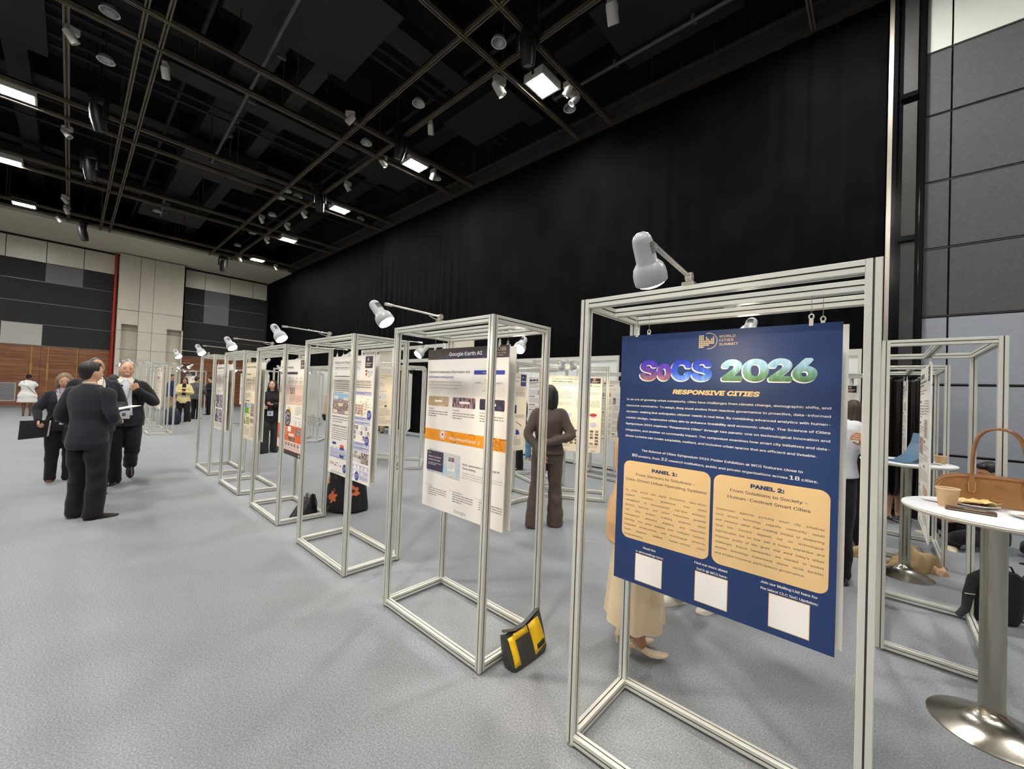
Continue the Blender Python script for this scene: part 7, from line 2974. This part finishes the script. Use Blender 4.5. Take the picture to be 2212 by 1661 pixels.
BROWN = cloth('dark brown twill', (84, 73, 66), 0.7)
person('woman in a dark brown suit with flared trousers, back turned, one arm folded behind her', (-2.87, 3.82, 0), -2.50, 1.66, True,
       dict(m=BROWN, hem=0.90, loose=1.18, name='jacket', sw=1.0, cuff=0.02), dict(kind='trousers', m=BROWN, wide=0.98, flare=0.035), 'bob', HAIRB, SKIN_L,
       [((0.245, 0.08, 1.12), (0.07, 0.19, 0.90), (0, -1, 0.3), 0.8, (-0.30, 0.05, -0.95)), ((-0.275, 0.07, 1.13), (-0.02, 0.185, 1.05), (0, -1, 0), 0.9, (0.95, 0.05, -0.15))],
       [(0.15, 0.03, 0.09, 0.25, None, 0), (-0.12, -0.08, 0.09, -0.5, None, 0)], (-0.1, 0.05, 0), face=False, extras=ex13, voxel=0.010)


# -- 14 white top, jeans, lilac backpack
def ex14(t, L_, T, top):
    backpack_on(t, L_, mat('lilac nylon', (176, 168, 204), 0.6), 0.12)


person('woman in a white top and blue jeans with a lilac backpack by the partition', (-5.95, 7.30, 0), -2.3, 1.62, True,
       dict(m=SHIRTW, hem=0.94, loose=1.15, sleeve='half', name='blouse'), dict(kind='trousers', m=cloth('blue denim', (92, 130, 156)), wide=1.05), 'long', HAIRB, SKIN_L, extras=ex14, shoes='sneaker', shoem=mat('tan sneaker', (196, 176, 140), 0.6), face=False, voxel=0.014)
# -- 15 black trousers
person('man in black whose trouser legs show under the blue charts poster', (-5.45, 6.25, 0), -0.5, 1.74, False,
       dict(m=TROU, hem=0.84, loose=1.12, name='jacket'), dict(kind='trousers', m=TROU, wide=1.1), 'short', HAIRB, SKIN_M, shoes='sneaker', voxel=0.015)

# -- 16 tan blazer and cream skirt behind the navy poster
TANW = cloth('tan blazer wool', (208, 168, 120), 0.85, 0.04)
CREAMS = cloth('cream skirt cloth', (224, 206, 172), 0.8, 0.03)


def ex16(t, L_, T, top):
    mb = MB()
    mb.add([L_(p) for p in ((-0.245, 0.03, 0.99), (-0.262, -0.03, 0.98), (-0.262, 0.02, 0.74))], [(0, 1, 2)])
    o = mb.build('pocket_flap', TANW, t)
    md = o.modifiers.new('thick', 'SOLIDIFY')
    md.thickness = 0.004


person('woman in a tan blazer, long cream skirt and slingback heels behind the navy poster', (-1.09, 2.39, 0), 2.30, 1.69, True,
       dict(m=TANW, hem=0.70, loose=1.26, flare=0.16, name='blazer', sw=1.1), dict(kind='skirt', m=CREAMS, hem=0.23, flare=0.205, folds=1.25), 'long', HAIRBR, SKIN_M,
       [((0.21, -0.02, 1.13), (0.14, -0.24, 1.12), (0, 0, 1), 0.6), ((-0.235, 0.05, 1.13), (-0.16, -0.19, 1.05), (0, 0, 1), 0.6)],
       [(0.06, 0.02, 0.12, 0.1, None, 0), (-0.06, -0.02, 0.12, -0.05, None, 0)], shoes='heel', shoem=mat('cream heel leather', (222, 202, 170), 0.35), extras=ex16, voxel=0.010)
# -- 17 person whose white sneaker shows under the navy poster
person('person whose white sneaker shows under the navy poster, facing the tan blazer', (-1.0, 3.22, 0), -0.4, 1.74, False,
       dict(m=cloth('light grey shirt', (176, 178, 182)), hem=0.84, loose=1.1, name='shirt'), dict(kind='trousers', m=cloth('stone chino', (196, 190, 178)), wide=1.0), 'short', HAIRB, SKIN_L,
       legs=[(0.05, 0.14, 0.09, 0.12, None, 0), (-0.12, -0.05, 0.09, -0.12, None, 0)], shoes='sneaker', shoem=mat('white sneaker', (226, 222, 206), 0.5), voxel=0.013)


# -- 18 white shirt man at the right edge of the poster
def ex18(t, L_, T, top):
    lanyard(t, L_, T, mat('lanyard dark green', (40, 60, 62), 0.6), 0.98, 0.045, 0.06, 0.018, 1.14)
    mb = MB()
    rx, ry, cy = tor(T, 1.25)
    mb.add([L_(p) for p in ((0.05, -0.134, 1.19), (0.125, -0.112, 1.19), (0.125, -0.118, 1.29), (0.05, -0.140, 1.29))], [(0, 1, 2, 3)])
    o = mb.build('chest_pocket', SHIRTW, t)
    md = o.modifiers.new('thick', 'SOLIDIFY')
    md.thickness = 0.004


person('man in a white shirt and lanyard half hidden by the navy poster edge', (-0.315, 4.76, 0), 0.05, 1.70, False,
       dict(m=SHIRTW, hem=0.93, loose=1.16, name='shirt', collar=SHIRTW, sw=1.0), dict(kind='trousers', m=TROU, wide=1.1), 'short', HAIRB, SKIN_M,
       [((0.275, -0.02, 1.15), (0.215, -0.20, 1.27), (-1, 0.2, 0), 0.9), ((-0.25, 0.02, 1.12), (-0.2, -0.18, 0.98), (1, 0, 0), 0.5)], None, (-1.0, 0.05, 0), extras=ex18, voxel=0.010)


# -- 19, 20 two women behind him
def ex19(t, L_, T, top):
    mb = MB()
    mb.ell(L_((0, -0.055, 1.555)), (0.062, 0.055, 0.050), nu=18, nv=10)
    mb.build('face_mask', mat('mask white', (226, 224, 214), 0.7), t)


person('person wearing a white face mask behind the white shirt man', (-0.38, 6.38, 0), -0.9, 1.62, True,
       dict(m=TROU, hem=0.84, loose=1.1, name='jacket'), dict(kind='trousers', m=TROU), 'short', HAIRBR, SKIN_M, extras=ex19, voxel=0.014)
person('long brown haired woman seen from behind, right of the face mask', (-0.21, 5.98, 0), -2.9, 1.62, True,
       dict(m=TROU, hem=0.84, loose=1.1, name='jacket'), dict(kind='trousers', m=TROU), 'long', HAIRBR, SKIN_M, face=False, voxel=0.013)
# -- 21 bare calf and flat black shoe beneath the drape
person('woman whose calf and flat black shoe show beside the far table pole', (0.17, 7.78, 0), 0.9, 1.62, True,
       dict(m=TROU, hem=0.90, loose=1.1, sleeve='half', name='bodice'), dict(kind='skirt', m=TROU, hem=0.42, flare=0.19), 'long', HAIRB, SKIN_L, shoes='flat', voxel=0.014)
# -- 22, 23 people sitting on the carpet at right
SEATLEG = [(0.22, -0.42, 0.075, 1.2, (0.34, -0.40, 0.16), 0), (-0.20, -0.40, 0.075, -1.2, (-0.33, -0.36, 0.17), 0)]
person('dark haired man sitting on the carpet behind the tan handbag', (0.95, 7.15, 0), -1.2, 1.74, False,
       dict(m=cloth('black sweater', (34, 30, 34)), hem=0.84, loose=1.16, name='sweater'), dict(kind='trousers', m=TROU), 'short', HAIRB, SKIN_M,
       [((0.25, -0.08, 1.12), (0.12, -0.32, 1.04), (0, 0, 1), 0.5), ((-0.25, -0.08, 1.12), (-0.12, -0.32, 1.04), (0, 0, 1), 0.5)], SEATLEG, (0, 0.35, 0), seat=0.76, shoes='sneaker', shoem=mat('pale sneaker', (206, 196, 170), 0.6), voxel=0.013)
person('person in dark clothes sitting on the carpet, seen under the near table', (1.62, 6.95, 0), -0.4, 1.7, False,
       dict(m=cloth('dark maroon sweater', (52, 32, 36)), hem=0.84, loose=1.16, name='sweater'), dict(kind='trousers', m=TROU), 'short', HAIRBR, SKIN_M,
       [((0.25, -0.08, 1.12), (0.12, -0.32, 1.04), (0, 0, 1), 0.5), ((-0.25, -0.08, 1.12), (-0.12, -0.32, 1.04), (0, 0, 1), 0.5)], SEATLEG, (0, 0.3, 0), seat=0.76, shoes='sneaker', voxel=0.014)
# -- 24 khaki trouser leg
person('man in khaki trousers and black shoes whose leg shows beside the bright blue bag', (-12.55, 7.15, 0), 1.0, 1.75, False,
       dict(m=SHIRTW, hem=0.9, loose=1.1, name='shirt'), dict(kind='trousers', m=MATS['khaki trouser cloth']), 'short', HAIRB, SKIN_M, voxel=0.015)
